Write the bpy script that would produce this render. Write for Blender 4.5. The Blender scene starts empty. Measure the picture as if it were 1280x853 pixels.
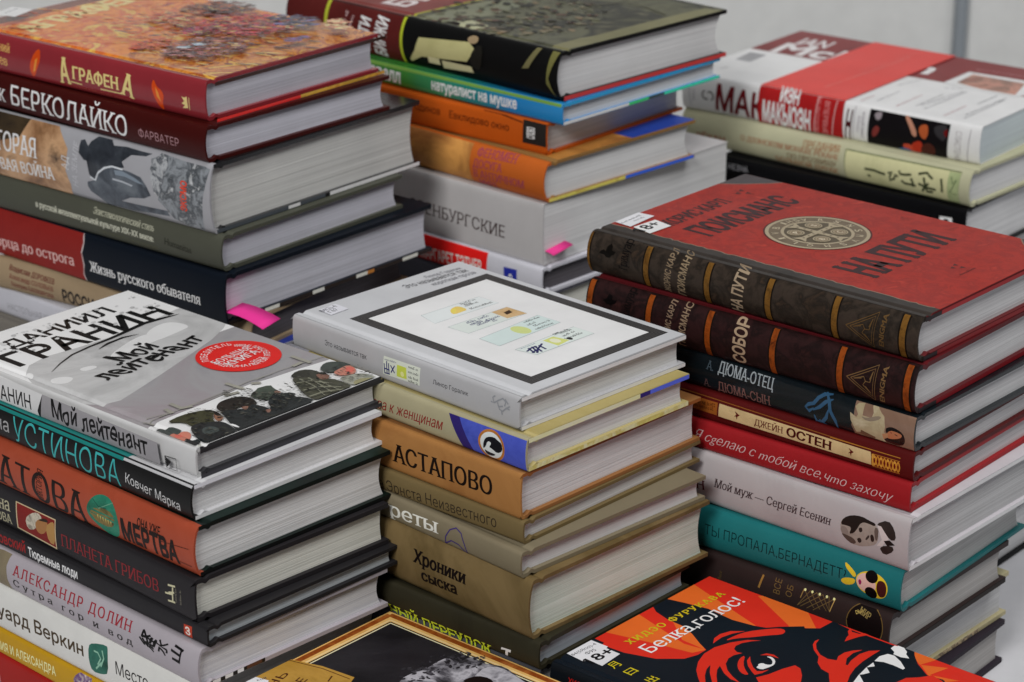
import bpy, bmesh, math, random
from mathutils import Vector, Matrix
from mathutils.geometry import tessellate_polygon
random.seed(7)
MM = 0.001
scene = bpy.context.scene
col = scene.collection

# ------------------------------------------------------------ camera
CAM_F, CAM_PITCH, CAM_ROLL, CAM_H = 3070.42, 0.360430, 0.003170, 659.26
cam = bpy.data.cameras.new('camera'); cam_o = bpy.data.objects.new('camera', cam); col.objects.link(cam_o)
cam.sensor_width = 36.0; cam.lens = CAM_F / 1280 * 36.0
cam.clip_start = 0.05; cam.clip_end = 50
fw = Vector((0, math.cos(CAM_PITCH), -math.sin(CAM_PITCH))); rt = Vector((1, 0, 0)); up = rt.cross(fw)
r2 = rt * math.cos(CAM_ROLL) + up * math.sin(CAM_ROLL); u2 = up * math.cos(CAM_ROLL) - rt * math.sin(CAM_ROLL)
M = Matrix((r2, u2, -fw)).transposed().to_4x4(); M.translation = Vector((0, 0, CAM_H * MM)); cam_o.matrix_world = M
cam.dof.use_dof = True; cam.dof.focus_distance = 1.26; cam.dof.aperture_fstop = 12.5
scene.camera = cam_o

# ------------------------------------------------------------ world, lamps, exposure
world = bpy.data.worlds.new('World'); scene.world = world; world.use_nodes = True
world.node_tree.nodes['Background'].inputs[0].default_value = (0.80, 0.86, 1.0, 1)
world.node_tree.nodes['Background'].inputs[1].default_value = 0.055
def area(name, loc, target, sx, sy, power, colour):
    l = bpy.data.lights.new(name, 'AREA'); l.shape = 'RECTANGLE'; l.size = sx; l.size_y = sy; l.energy = power; l.color = colour
    o = bpy.data.objects.new(name, l); col.objects.link(o); o.location = loc
    o.rotation_euler = (Vector(target) - Vector(loc)).to_track_quat('-Z', 'Y').to_euler()
area('ceiling_lamp', (-1.0, -1.0, 1.95), (0, 1.25, 0.15), 1.0, 0.8, 56, (1.0, 0.985, 0.965))
area('ceiling_lamp', (0.95, 0.55, 2.6), (0.1, 1.5, 0.1), 2.0, 1.2, 36, (1.0, 0.995, 0.99))
scene.view_settings.view_transform = 'Standard'; scene.view_settings.look = 'None'
scene.view_settings.exposure = 0.0; scene.view_settings.gamma = 1.0

# ------------------------------------------------------------ materials
_mats = {}
def principled(name):
    m = bpy.data.materials.new(name); m.use_nodes = True
    return m, m.node_tree, m.node_tree.nodes['Principled BSDF']
def ramp(nt, cols):
    r = nt.nodes.new('ShaderNodeValToRGB'); e = r.color_ramp.elements
    while len(e) < len(cols): e.new(0.5)
    n = len(cols)
    for i, c in enumerate(cols):
        e[i].position = 0.28 + 0.44 * i / (n - 1); e[i].color = (*c, 1)
    return r
def print_mat(c, rough, bump=0.03):
    """ink on paper or cloth: one colour or a mottled mix, with faint surface unevenness"""
    key = (str(c), rough, bump)
    if key in _mats: return _mats[key]
    m, nt, b = principled('printed_paper'); L = nt.links
    tc = nt.nodes.new('ShaderNodeTexCoord')
    n = nt.nodes.new('ShaderNodeTexNoise'); n.inputs['Detail'].default_value = 6; n.inputs['Roughness'].default_value = 0.62
    L.new(tc.outputs['Object'], n.inputs['Vector'])
    if c[0] == 'n':
        cols = c[1:-1]
        if len(cols) == 1: cols = cols * 2
        n.inputs['Scale'].default_value = abs(c[-1]); n.inputs['Distortion'].default_value = 0.6 if c[-1] > 0 else 2.2
        r = ramp(nt, cols); L.new(n.outputs['Fac'], r.inputs[0]); L.new(r.outputs[0], b.inputs['Base Color'])
    else:
        n.inputs['Scale'].default_value = 35
        r = ramp(nt, [tuple(x * 0.94 for x in c), tuple(min(1, x * 1.05) for x in c)])
        L.new(n.outputs['Fac'], r.inputs[0]); L.new(r.outputs[0], b.inputs['Base Color'])
    n2 = nt.nodes.new('ShaderNodeTexNoise'); n2.inputs['Scale'].default_value = 14; n2.inputs['Detail'].default_value = 5
    L.new(tc.outputs['Object'], n2.inputs['Vector'])
    mr = nt.nodes.new('ShaderNodeMapRange'); mr.inputs['To Min'].default_value = rough * 0.8; mr.inputs['To Max'].default_value = min(1, rough * 1.35)
    L.new(n2.outputs['Fac'], mr.inputs['Value']); L.new(mr.outputs[0], b.inputs['Roughness'])
    n3 = nt.nodes.new('ShaderNodeTexNoise'); n3.inputs['Scale'].default_value = 900; n3.inputs['Detail'].default_value = 2
    L.new(tc.outputs['Object'], n3.inputs['Vector'])
    bp = nt.nodes.new('ShaderNodeBump'); bp.inputs['Strength'].default_value = 0.12 if rough > 0.3 else 0.05; bp.inputs['Distance'].default_value = 0.0002
    L.new(n3.outputs['Fac'], bp.inputs['Height']); L.new(bp.outputs[0], b.inputs['Normal'])
    b.inputs['Specular IOR Level'].default_value = 0.4 if rough < .3 else 0.13
    _mats[key] = m
    return m
def gradient_mat(stops, rough):
    """a cover whose printed colour runs along the spine (metres from the tail)"""
    m, nt, b = principled('printed_paper'); L = nt.links
    tc = nt.nodes.new('ShaderNodeTexCoord'); sx = nt.nodes.new('ShaderNodeSeparateXYZ'); L.new(tc.outputs['Object'], sx.inputs[0])
    n = nt.nodes.new('ShaderNodeTexNoise'); n.inputs['Scale'].default_value = 30; n.inputs['Detail'].default_value = 5; L.new(tc.outputs['Object'], n.inputs[0])
    ad = nt.nodes.new('ShaderNodeMath'); ad.operation = 'MULTIPLY_ADD'; ad.inputs[1].default_value = 0.05; L.new(n.outputs['Fac'], ad.inputs[0]); L.new(sx.outputs[0], ad.inputs[2])
    mr = nt.nodes.new('ShaderNodeMapRange'); mr.inputs['From Min'].default_value = stops[0][0]; mr.inputs['From Max'].default_value = stops[-1][0]; L.new(ad.outputs[0], mr.inputs['Value'])
    r = nt.nodes.new('ShaderNodeValToRGB'); e = r.color_ramp.elements
    while len(e) < len(stops): e.new(0.5)
    for i, (x, c) in enumerate(stops):
        e[i].position = (x - stops[0][0]) / (stops[-1][0] - stops[0][0]); e[i].color = (*c, 1)
    L.new(mr.outputs[0], r.inputs[0]); L.new(r.outputs[0], b.inputs['Base Color']); b.inputs['Roughness'].default_value = rough
    return m
def page_mat(c, seed):
    """cut edges of a block of leaves: thin uneven lines parallel to the boards"""
    m, nt, b = principled('cut_pages'); L = nt.links
    tc = nt.nodes.new('ShaderNodeTexCoord'); mp = nt.nodes.new('ShaderNodeMapping'); mp.inputs['Scale'].default_value = (5, 5, 1900); mp.inputs['Location'].default_value = (seed * 1.7, seed, seed * 9.1)
    L.new(tc.outputs['Object'], mp.inputs[0])
    n = nt.nodes.new('ShaderNodeTexNoise'); n.inputs['Scale'].default_value = 1.0; n.inputs['Detail'].default_value = 3; L.new(mp.outputs[0], n.inputs[0])
    mp2 = nt.nodes.new('ShaderNodeMapping'); mp2.inputs['Scale'].default_value = (4, 4, 260); L.new(tc.outputs['Object'], mp2.inputs[0])
    n2 = nt.nodes.new('ShaderNodeTexNoise'); n2.inputs['Scale'].default_value = 1.0; n2.inputs['Detail'].default_value = 4; L.new(mp2.outputs[0], n2.inputs[0])
    n3 = nt.nodes.new('ShaderNodeTexNoise'); n3.inputs['Scale'].default_value = 16; n3.inputs['Detail'].default_value = 5; L.new(tc.outputs['Object'], n3.inputs[0])
    a = nt.nodes.new('ShaderNodeMath'); a.operation = 'MULTIPLY_ADD'; a.inputs[1].default_value = 0.4; L.new(n2.outputs['Fac'], a.inputs[0]); L.new(n.outputs['Fac'], a.inputs[2])
    a2 = nt.nodes.new('ShaderNodeMath'); a2.operation = 'MULTIPLY_ADD'; a2.inputs[1].default_value = 0.5; L.new(n3.outputs['Fac'], a2.inputs[0]); L.new(a.outputs[0], a2.inputs[2])
    mr = nt.nodes.new('ShaderNodeMapRange'); mr.inputs['From Min'].default_value = 0.6; mr.inputs['From Max'].default_value = 1.3; L.new(a2.outputs[0], mr.inputs['Value'])
    r = nt.nodes.new('ShaderNodeValToRGB'); r.color_ramp.elements[0].color = (*[x * 0.66 for x in c], 1); r.color_ramp.elements[1].color = (*[min(.9, x * 1.22) for x in c], 1)
    L.new(mr.outputs[0], r.inputs[0]); L.new(r.outputs[0], b.inputs['Base Color'])
    b.inputs['Roughness'].default_value = 0.75; b.inputs['Specular IOR Level'].default_value = 0.2
    bp = nt.nodes.new('ShaderNodeBump'); bp.inputs['Strength'].default_value = 0.6; bp.inputs['Distance'].default_value = 0.0003
    L.new(n.outputs['Fac'], bp.inputs['Height']); L.new(bp.outputs[0], b.inputs['Normal'])
    return m

# ------------------------------------------------------------ mesh helpers
def link(name, me, parent=None):
    o = bpy.data.objects.new(name, me); col.objects.link(o)
    if parent: o.parent = parent
    return o
def smooth(me, deg=38):
    for p in me.polygons: p.use_smooth = True
    me.set_sharp_from_angle(angle=math.radians(deg))
def prism(name, loop, x0, x1, mat, parent):
    """closed (y, z) outline in mm carried along x"""
    bm = bmesh.new()
    a = [bm.verts.new((x0 * MM, y * MM, z * MM)) for y, z in loop]; b = [bm.verts.new((x1 * MM, y * MM, z * MM)) for y, z in loop]
    n = len(loop)
    for i in range(n): bm.faces.new((a[i], a[(i + 1) % n], b[(i + 1) % n], b[i]))
    bm.faces.new(list(reversed(a))); bm.faces.new(b)
    bmesh.ops.recalc_face_normals(bm, faces=bm.faces)
    me = bpy.data.meshes.new(name); bm.to_mesh(me); bm.free(); me.materials.append(mat); smooth(me)
    return link(name, me, parent)

class Shape:
    """the cross-section of one book: y from the spine to the fore-edge, z up"""
    def __init__(s, kind, T, W, L, bulge, board):
        s.kind, s.T, s.W, s.L, s.b, s.t = kind, T, W, L, bulge, board
    def spine(s, z):
        q = max(-1, min(1, 2 * z / s.T - 1))
        e = 0.0
        edge = min(z, s.T - z)
        if edge < 1.2: e = (1.2 - max(edge, 0)) ** 2 * 0.5
        return -s.b * (1 - q * q) ** 0.8 + e
    def top(s, y):
        if s.kind == 'p': return s.T - (0.35 * (1 - y / 1.0) ** 2 if y < 1 else 0)
        g = 0.0
        d = abs(y - 6.2)
        if d < 2.6: g = 1.1 * (0.5 + 0.5 * math.cos(d / 2.6 * math.pi))
        if y < 1.2: g += (1.2 - y) ** 2 * 0.25
        return s.T - g
    def outer(s):
        ys = [s.W, s.W * .75, s.W * .5, s.W * .25, 14, 10, 8.8, 8.1, 7.4, 6.8, 6.2, 5.6, 5.0, 4.3, 3.6, 2.4, 1.2, .6] if s.kind == 'h' else [s.W, s.W * .5, 14, 4, 1, .5]
        bot = [(y, s.T - s.top(y)) for y in ys]; topp = [(y, s.top(y)) for y in reversed(ys)]
        n = 16
        zs = [0.35 + (s.T - 0.7) * i / n for i in range(n + 1)]
        return bot + [(s.spine(z), z) for z in zs] + topp, len(ys), n + 1
def cover(sh, mat, parent, board_mat=None):
    out, nb, ns = sh.outer(); t = sh.t; inn = []
    for i, (y, z) in enumerate(out):
        if i < nb: inn.append((max(y, 1.3) if sh.kind == 'h' else max(y, t), z + t if y > 8 or sh.kind == 'p' else t + 0.0 + (z if y > 4 else 0)))
        elif i < nb + ns:
            q = (i - nb) / (ns - 1); inn.append((y + min(1.3, t), min(max(z, t + .01), sh.T - t - .01) if sh.T > 2.2 * t else z))
        else: inn.append((max(y, 1.3) if sh.kind == 'h' else max(y, t), z - t if y > 8 or sh.kind == 'p' else sh.T - t - (sh.T - z if y > 4 else 0)))
    bm = bmesh.new(); X = (-sh.L, 0)
    cutx = [-sh.L + sh.L * i / 6 for i in range(7)]
    P = [[bm.verts.new((x * MM, y * MM, z * MM)) for y, z in out] for x in cutx]; Q = [[bm.verts.new((x * MM, y * MM, z * MM)) for y, z in inn] for x in cutx]
    n = len(out)
    for k in range(6):
        for i in range(n - 1):
            bm.faces.new((P[k][i], P[k][i + 1], P[k + 1][i + 1], P[k + 1][i])); bm.faces.new((Q[k][i], Q[k + 1][i], Q[k + 1][i + 1], Q[k][i + 1]))
        for i in (0, n - 1): bm.faces.new((P[k][i], P[k + 1][i], Q[k + 1][i], Q[k][i]))
    for k in (0, 6):
        for i in range(n - 1): bm.faces.new((P[k][i], P[k][i + 1], Q[k][i + 1], Q[k][i]))
    bmesh.ops.recalc_face_normals(bm, faces=bm.faces)
    me = bpy.data.meshes.new('cover')
    for f in bm.faces:
        if board_mat and all(v.co.y > 2.3 * MM for v in f.verts): f.material_index = 1
    bm.to_mesh(me); bm.free(); me.materials.append(mat); smooth(me, 50)
    if board_mat: me.materials.append(board_mat)
    o = link('cover', me, parent)
    if sh.kind == 'h':
        bv = o.modifiers.new('rounded_edges', 'BEVEL'); bv.width = 0.00045; bv.segments = 2; bv.limit_method = 'ANGLE'; bv.angle_limit = math.radians(55)
    return o
def pages(sh, mat, parent):
    o = 2.6 if sh.kind == 'h' else 0.25
    t = sh.t + 0.02
    n = 12; z0, z1 = t, sh.T - t
    lp = []
    for i in range(n + 1):
        z = z0 + (z1 - z0) * i / n; lp.append((sh.spine(z) + min(1.3, sh.t) + .05 if sh.t < z < sh.T - sh.t else 2.0, z))
    for i in range(n, -1, -1):
        z = z0 + (z1 - z0) * i / n; q = 2 * i / n - 1
        c = sh.b * 0.85 * (1 - q * q) if sh.kind == 'h' else 0
        lp.append((sh.W - o - 0.6 - c, z))
    return prism('page_block', lp, -sh.L + o, -o, mat, parent)

# ------------------------------------------------------------ lettering
_glyphs = {}
def contours(text, sp):
    c = bpy.data.curves.new('lettering', 'FONT'); c.body = text; c.resolution_u = 3; c.space_character = sp
    c.dimensions = '2D'; c.fill_mode = 'NONE'
    o = bpy.data.objects.new('lettering', c); col.objects.link(o)
    bpy.context.view_layer.update()
    me = o.to_mesh()
    nb = {}
    for e in me.edges:
        a, b = e.vertices; nb.setdefault(a, []).append(b); nb.setdefault(b, []).append(a)
    co = [(v.co.x, v.co.y) for v in me.vertices]
    nxt = [(e.vertices[0], e.vertices[1]) for e in me.edges]
    o.to_mesh_clear(); bpy.data.objects.remove(o); bpy.data.curves.remove(c)
    loops = []; seen = set()
    for a in range(len(co)):
        if a in seen or a not in nb: continue
        lp = [a]; seen.add(a); prev = None; cur = a
        while True:
            cand = [k for k in nb[cur] if k != prev and k not in seen]
            if not cand: break
            prev, cur = cur, cand[0]; lp.append(cur); seen.add(cur)
        # keep the drawing direction: the mesh stores vertices in curve order
        if len(lp) >= 3:
            lp.sort()
            loops.append([co[k] for k in lp])
    return loops
def sarea(p): return sum(p[i - 1][0] * p[i][1] - p[i][0] * p[i - 1][1] for i in range(len(p))) / 2
def inside(pt, poly):
    x, y = pt; r = False
    for i in range(len(poly)):
        (x0, y0), (x1, y1) = poly[i - 1], poly[i]
        if (y0 > y) != (y1 > y) and x < (x1 - x0) * (y - y0) / (y1 - y0) + x0: r = not r
    return r
def grow(p, d, sgn):
    n = len(p); out = []
    for i in range(n):
        a, b, c = p[i - 1], p[i], p[(i + 1) % n]
        e1 = Vector((b[0] - a[0], b[1] - a[1])); e2 = Vector((c[0] - b[0], c[1] - b[1]))
        if e1.length < 1e-6 or e2.length < 1e-6: out.append(b); continue
        e1.normalize(); e2.normalize(); n1 = Vector((e1.y, -e1.x)); n2 = Vector((e2.y, -e2.x)); m = n1 + n2
        if m.length < .35: m = n1
        else: m = m / max(m.length_squared / 2, .5)
        out.append((b[0] + m.x * d * sgn, b[1] + m.y * d * sgn))
    return out
def untangle(p, depth=0):
    """split an outline that crosses itself into simple outlines"""
    n = len(p)
    if depth > 40 or n < 4: return [p]
    for i in range(n):
        ax, ay = p[i]; bx, by = p[(i + 1) % n]
        for j in range(i + 2, n):
            if i == 0 and j == n - 1: continue
            cx, cy = p[j]; dx, dy = p[(j + 1) % n]
            den = (bx - ax) * (dy - cy) - (by - ay) * (dx - cx)
            if abs(den) < 1e-12: continue
            t = ((cx - ax) * (dy - cy) - (cy - ay) * (dx - cx)) / den; u = ((cx - ax) * (by - ay) - (cy - ay) * (bx - ax)) / den
            if 1e-6 < t < 1 - 1e-6 and 1e-6 < u < 1 - 1e-6:
                q = (ax + t * (bx - ax), ay + t * (by - ay))
                return untangle(p[:i + 1] + [q] + p[j + 1:], depth + 1) + untangle([q] + p[i + 1:j + 1], depth + 1)
    return [p]
def letter_tris(text, st):
    """triangles (in em units) for a line of text; serifs, weight and contrast are added to the plain letterforms"""
    key = (text, str(st))
    if key in _glyphs: return _glyphs[key]
    loops = contours(text, st.get('sp', 1.0))
    loops = [q for p in loops for q in untangle(p) if abs(sarea(q)) > 2e-4]
    d = st.get('w', 0)
    # a contour wound against the smallest contour around it is a hole; letterforms may overlap their own strokes
    ar = [sarea(p) for p in loops]; outs = []; holes = []; ref = {}
    for i, p in enumerate(loops):
        c = [(abs(ar[j]), j) for j in range(len(loops)) if j != i and abs(ar[j]) > abs(ar[i]) and inside(p[0], loops[j])]
        if c and ar[max(c)[1]] * ar[i] < 0: holes.append(p)
        else: outs.append(p)
    own = {i: [] for i in range(len(outs))}
    for h in holes:
        c = [(abs(sarea(outs[i])), i) for i in own if inside(h[0], outs[i]) and sarea(outs[i]) * sarea(h) < 0]
        if c: own[max(c)[1]].append(h)
    tris = []
    def fill(polys, lay):
        vs = [Vector((x, y, 0)) for p in polys for x, y in p]
        for t in tessellate_polygon([[Vector((x, y, 0)) for x, y in p] for p in polys]): tris.append(([(vs[k].x, vs[k].y) for k in t], lay))
    sf = st.get('sf', 0)
    rects = []
    for i, p in enumerate(outs):
        hs = own[i]; s0 = 1 if sarea(p) > 0 else -1
        if sf:
            for q in [p] + hs:
                for k in range(len(q)):
                    a, b = q[k - 1], q[k]
                    if abs(a[1] - b[1]) < .004 and min(abs(a[1] - q_) for q_ in (0, .546, .542, .728, -.205, -.14)) < .012 and .055 < abs(a[0] - b[0]) < .16:
                        inn = (b[0] - a[0]) * s0 > 0   # material lies above the edge
                        dy = .045 if inn else -.045
                        x0, x1 = min(a[0], b[0]) - sf, max(a[0], b[0]) + sf
                        rects.append([(x0, a[1]), (x1, a[1]), (x1 - sf * .5, a[1] + dy), (x0 + sf * .5, a[1] + dy)])
        if d:
            ps = [q for q in untangle(grow(p, d, s0)) if sarea(q) * s0 > 2e-4]; hs = [k for q in hs for k in untangle(grow(q, d, s0)) if sarea(k) * s0 < -2e-4]
            for q in ps: fill([q] + [k for k in hs if inside(k[0], q)], i % 2)
        else: fill([p] + hs, i % 2)
    for r in rects: fill([r], 2)
    ct = st.get('ct', 0); base = list(tris)
    for k in range(ct):
        for t, l in base: tris.append(([(x + .022 * (k + 1), y) for x, y in t], l + 3 * (k + 1)))
    shr = st.get('sh', 0); wob = st.get('wob', 0)
    def warp(x, y):
        if wob: y2 = y + wob * math.sin(x * 4.3) + wob * .6 * math.sin(x * 9.1 + 1); x2 = x + wob * .7 * math.sin(y * 7 + x * 2.2); x, y = x2, y2
        return x + shr * y, y
    tris = [([warp(*q) for q in t], l) for t, l in tris]
    _glyphs[key] = tris
    return tris
def decal_point(sh, face, u, v, off):
    if face == 'S': return (u, sh.spine(v) - off, v)
    if face == 'T': return (u, v, sh.top(v) + off)
    return (off, u, v)
class Print:
    """ink and labels lying on one book's cover: one mesh per name, one material slot per colour"""
    def __init__(s, sh, rough): s.sh, s.rough, s.parts, s.layer = sh, rough, {}, 0
    def poly(s, face, name, c, polys, lift=0.0):
        bm, mats = s.parts.setdefault(name, (bmesh.new(), []))
        m = print_mat(c, s.rough)
        if m not in mats: mats.append(m)
        k = mats.index(m); off0 = 0.05 + 0.006 * s.layer + lift
        s.layer += 1
        tmp = bmesh.new()
        lay = tmp.verts.layers.float.new('o')
        for pts, l in polys:
            if len(pts) > 3:
                tess = tessellate_polygon([[Vector((x, y, 0)) for x, y in pts]])
                vs = [tmp.verts.new((x, y, 0)) for x, y in pts]
                for v in vs: v[lay] = l
                for t in tess:
                    try: tmp.faces.new([vs[q] for q in t])
                    except ValueError: pass
            else:
                vs = [tmp.verts.new((x, y, 0)) for x, y in pts]
                for v in vs: v[lay] = l
                tmp.faces.new(vs)
        cuts = []
        sh = s.sh
        if face == 'S': n = 14; cuts = [sh.T * i / n for i in range(1, n)] + [.3, .6, .9, 1.2, sh.T - .3, sh.T - .6, sh.T - .9, sh.T - 1.2]
        elif face == 'T': cuts = [.3, .6, .9, 1.2] + ([3.6, 4.3, 5.0, 5.6, 6.2, 6.8, 7.4, 8.1, 8.8] if sh.kind == 'h' else [])
        if tmp.verts:
            lo, hi = min(v.co.y for v in tmp.verts), max(v.co.y for v in tmp.verts)
            for cy in cuts:
                if lo < cy < hi: bmesh.ops.bisect_plane(tmp, geom=tmp.verts[:] + tmp.edges[:] + tmp.faces[:], plane_co=(0, cy, 0), plane_no=(0, 1, 0))
        mp = {}
        for f in tmp.faces:
            vv = []
            for v in f.verts:
                if v not in mp:
                    p = decal_point(sh, face, v.co.x, v.co.y, off0 + .0022 * v[lay]); mp[v] = bm.verts.new([q * MM for q in p])
                vv.append(mp[v])
            try: g = bm.faces.new(vv); g.material_index = k; g.smooth = False
            except ValueError: pass
        tmp.free()
    def build(s, parent):
        for name, (bm, mats) in s.parts.items():
            bm.normal_update()
            me = bpy.data.meshes.new(name); bm.to_mesh(me); bm.free()
            for m in mats: me.materials.append(m)
            link(name.split('#')[0], me, parent)
def clip(poly, lo, hi):
    for ax in (0, 1):
        for lim, sg in ((lo[ax], 1), (hi[ax], -1)):
            out = []
            for i in range(len(poly)):
                p, q = poly[i - 1], poly[i]; ip = sg * (p[ax] - lim) >= 0; iq = sg * (q[ax] - lim) >= 0
                if ip != iq:
                    t = (lim - p[ax]) / (q[ax] - p[ax]); out.append(tuple(p[k] + t * (q[k] - p[k]) for k in (0, 1)))
                if iq: out.append(q)
            poly = out
            if not poly: return poly
    return poly
def rounded(pts, n):
    for _ in range(n):
        q = []
        for i in range(len(pts)):
            a, b = pts[i], pts[(i + 1) % len(pts)]
            q += [(a[0] * .75 + b[0] * .25, a[1] * .75 + b[1] * .25), (a[0] * .25 + b[0] * .75, a[1] * .25 + b[1] * .75)]
        pts = q
    return pts
def lay_art(pr, items):
    sh = pr.sh
    lim = {'S': ((-sh.L + .2, .4), (-.2, sh.T - .4)), 'T': ((-sh.L + .2, .9), (-.2, sh.W - .2)), 'E': ((.3, .2), (sh.W - .2, sh.T - .2))}
    for it in items:
        k = it[0]; f = it[1]
        if k == 'p':
            v = it[2]; pts = clip(rounded([(v[i], v[i + 1]) for i in range(0, len(v), 2)], it[5] if len(it) > 5 else 0), *lim[f])
            if len(pts) > 2: pr.poly(f, it[4], it[3], [(pts, 0)])
        elif k == 'm':
            _, _, ax, ay, bx, by, h, c, name, seed = it
            rg = random.Random(seed); a = Vector((ax, ay)); d = Vector((bx, by)) - a; Ln = d.length; e = d / Ln; nn = Vector((-e.y, e.x)); t = 0; q = []
            while t < Ln:
                w = min(rg.uniform(2, 5) * h, Ln - t); kx = t
                if w < h * .5: break
                while kx < t + w:
                    lw = rg.uniform(.35, .6) * h; hh = h * rg.choice((.65, .65, 1)); p = a + e * kx
                    form = rg.random()
                    if form < .5: rs = ((0, 0, .3, 1), (.7, 0, 1, 1), (.3, rg.choice((0, .38, .76)), .7, 0))
                    else: rs = ((0, 0, .32, 1), (.32, 0, 1, .24), (.32, .76, 1, 1))
                    for x0, y0, x1, y1 in rs:
                        if y1 == 0: y1 = y0 + .24
                        q.append(([tuple(p + e * lw * x + nn * hh * y) for x, y in ((x0, y0), (x1, y0), (x1, y1), (x0, y1))], 0))
                    kx += lw * 1.4
                t += w + h * .7
            if q: pr.poly(f, name, c, q)
        elif k == 'd':
            _, _, cx, cy, rx, ry, n, s0, s1, cols, name, el, a0, a1, fall, seed = it
            rg = random.Random(seed); by = {}
            for i in range(n):
                t = rg.uniform(0, 6.283); r = rg.random() ** (.5 if not fall else .8); x = cx + rx * r * math.cos(t); y = cy + ry * r * math.sin(t)
                s_ = rg.uniform(s0, s1); an = rg.uniform(a0, a1); ca, sa = math.cos(an), math.sin(an)
                pts = []
                for j in range(7):
                    u = j / 7 * 6.283; rr = rg.uniform(.6, 1.15); px, py = s_ * el * rr * math.cos(u), s_ * rr * math.sin(u); pts.append((x + px * ca - py * sa, y + px * sa + py * ca))
                pts = clip(rounded(pts, 1), *lim[f])
                ci = rg.randrange(len(cols)) if not fall else min(len(cols) - 1, max(0, int((1 - r + rg.uniform(-.25, .25)) * len(cols))))
                if len(pts) > 2: by.setdefault(ci, []).append((pts, i))
            lay = pr.layer
            for ci, pl in by.items(): pr.layer = lay; pr.poly(f, name, cols[ci], pl)
            pr.layer = lay + 1 + int(n * .0022 / .006)
        elif k == 's':
            r = it[2]; q = []
            for i in range(len(r) - 1):
                a, b = r[i], r[i + 1]; q.append(([(a[0], a[1]), (b[0], b[1]), (b[2], b[3])], 0)); q.append(([(a[0], a[1]), (b[2], b[3]), (a[2], a[3])], 0))
            q = [(p, l) for p, l in ((clip(p, *lim[f]), l) for p, l in q) if len(p) > 2]
            if q: pr.poly(f, it[4], it[3], q)
        else:
            _, _, text, x, z, w, h, ang, c, name, st = it
            tr = letter_tris(text, st)
            xs = [p[0] for t, _ in tr for p in t]; x0, x1 = min(xs), max(xs)
            ref = .546 if text[0].islower() else .727
            if '\u3000' < text[0] < '\uff00': ref = .84
            kx, ky = w / (x1 - x0), h / ref; ca, sa = math.cos(ang), math.sin(ang)
            pr.poly(f, name, c, [([(x + (px - x0) * kx * ca - py * ky * sa, z + (px - x0) * kx * sa + py * ky * ca) for px, py in t], l) for t, l in tr])

# ------------------------------------------------------------ the setting
def box(name, lo, hi, mat, parent=None, bev=0):
    bm = bmesh.new(); bmesh.ops.create_cube(bm, size=1)
    for v in bm.verts: v.co = Vector([lo[i] + (hi[i] - lo[i]) * (v.co[i] + .5) for i in range(3)])
    me = bpy.data.meshes.new(name); bm.to_mesh(me); bm.free(); me.materials.append(mat); o = link(name, me, parent)
    if bev: m = o.modifiers.new('rounded_edges', 'BEVEL'); m.width = bev; m.segments = 2
    return o
table_mat = print_mat((.60, .60, .625), .45)
wall_mat = print_mat((.78, .785, .77), .6); post_mat = print_mat((.30, .33, .36), .4)
t = bpy.data.objects.new('table', None); col.objects.link(t); t['label'] = 'long white table that carries all the book stacks'; t['category'] = 'table'
box('table_top', (-1.5, .55, -.028), (1.5, 2.15, 0), table_mat, t, .002)
for x in (-1.42, 1.42):
    for y in (.63, 2.07): box('leg', (x - .02, y - .02, -.74), (x + .02, y + .02, -.028), post_mat, t)
fl = box('floor', (-4, -2, -.80), (4, 5, -.74), print_mat((.30, .30, .31), .6)); fl['kind'] = 'structure'
PX = .444
for x0, x1, lab in ((-2.2, PX - .006, 'wide pale grey partition panel behind the tall back stacks'), (PX + .006, 2.2, 'pale grey partition panel behind the red banded book, beyond the metal post')):
    o = box('partition_panel', (x0, 2.4, -.74), (x1, 2.43, 1.3), wall_mat); o['label'] = lab; o['category'] = 'partition'; o['group'] = 'exhibition partition'
o = box('partition_post', (PX - .006, 2.385, -.74), (PX + .006, 2.445, 1.32), post_mat, None, .004); o['label'] = 'slim grey metal post between the two partition panels'; o['category'] = 'post'

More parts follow.
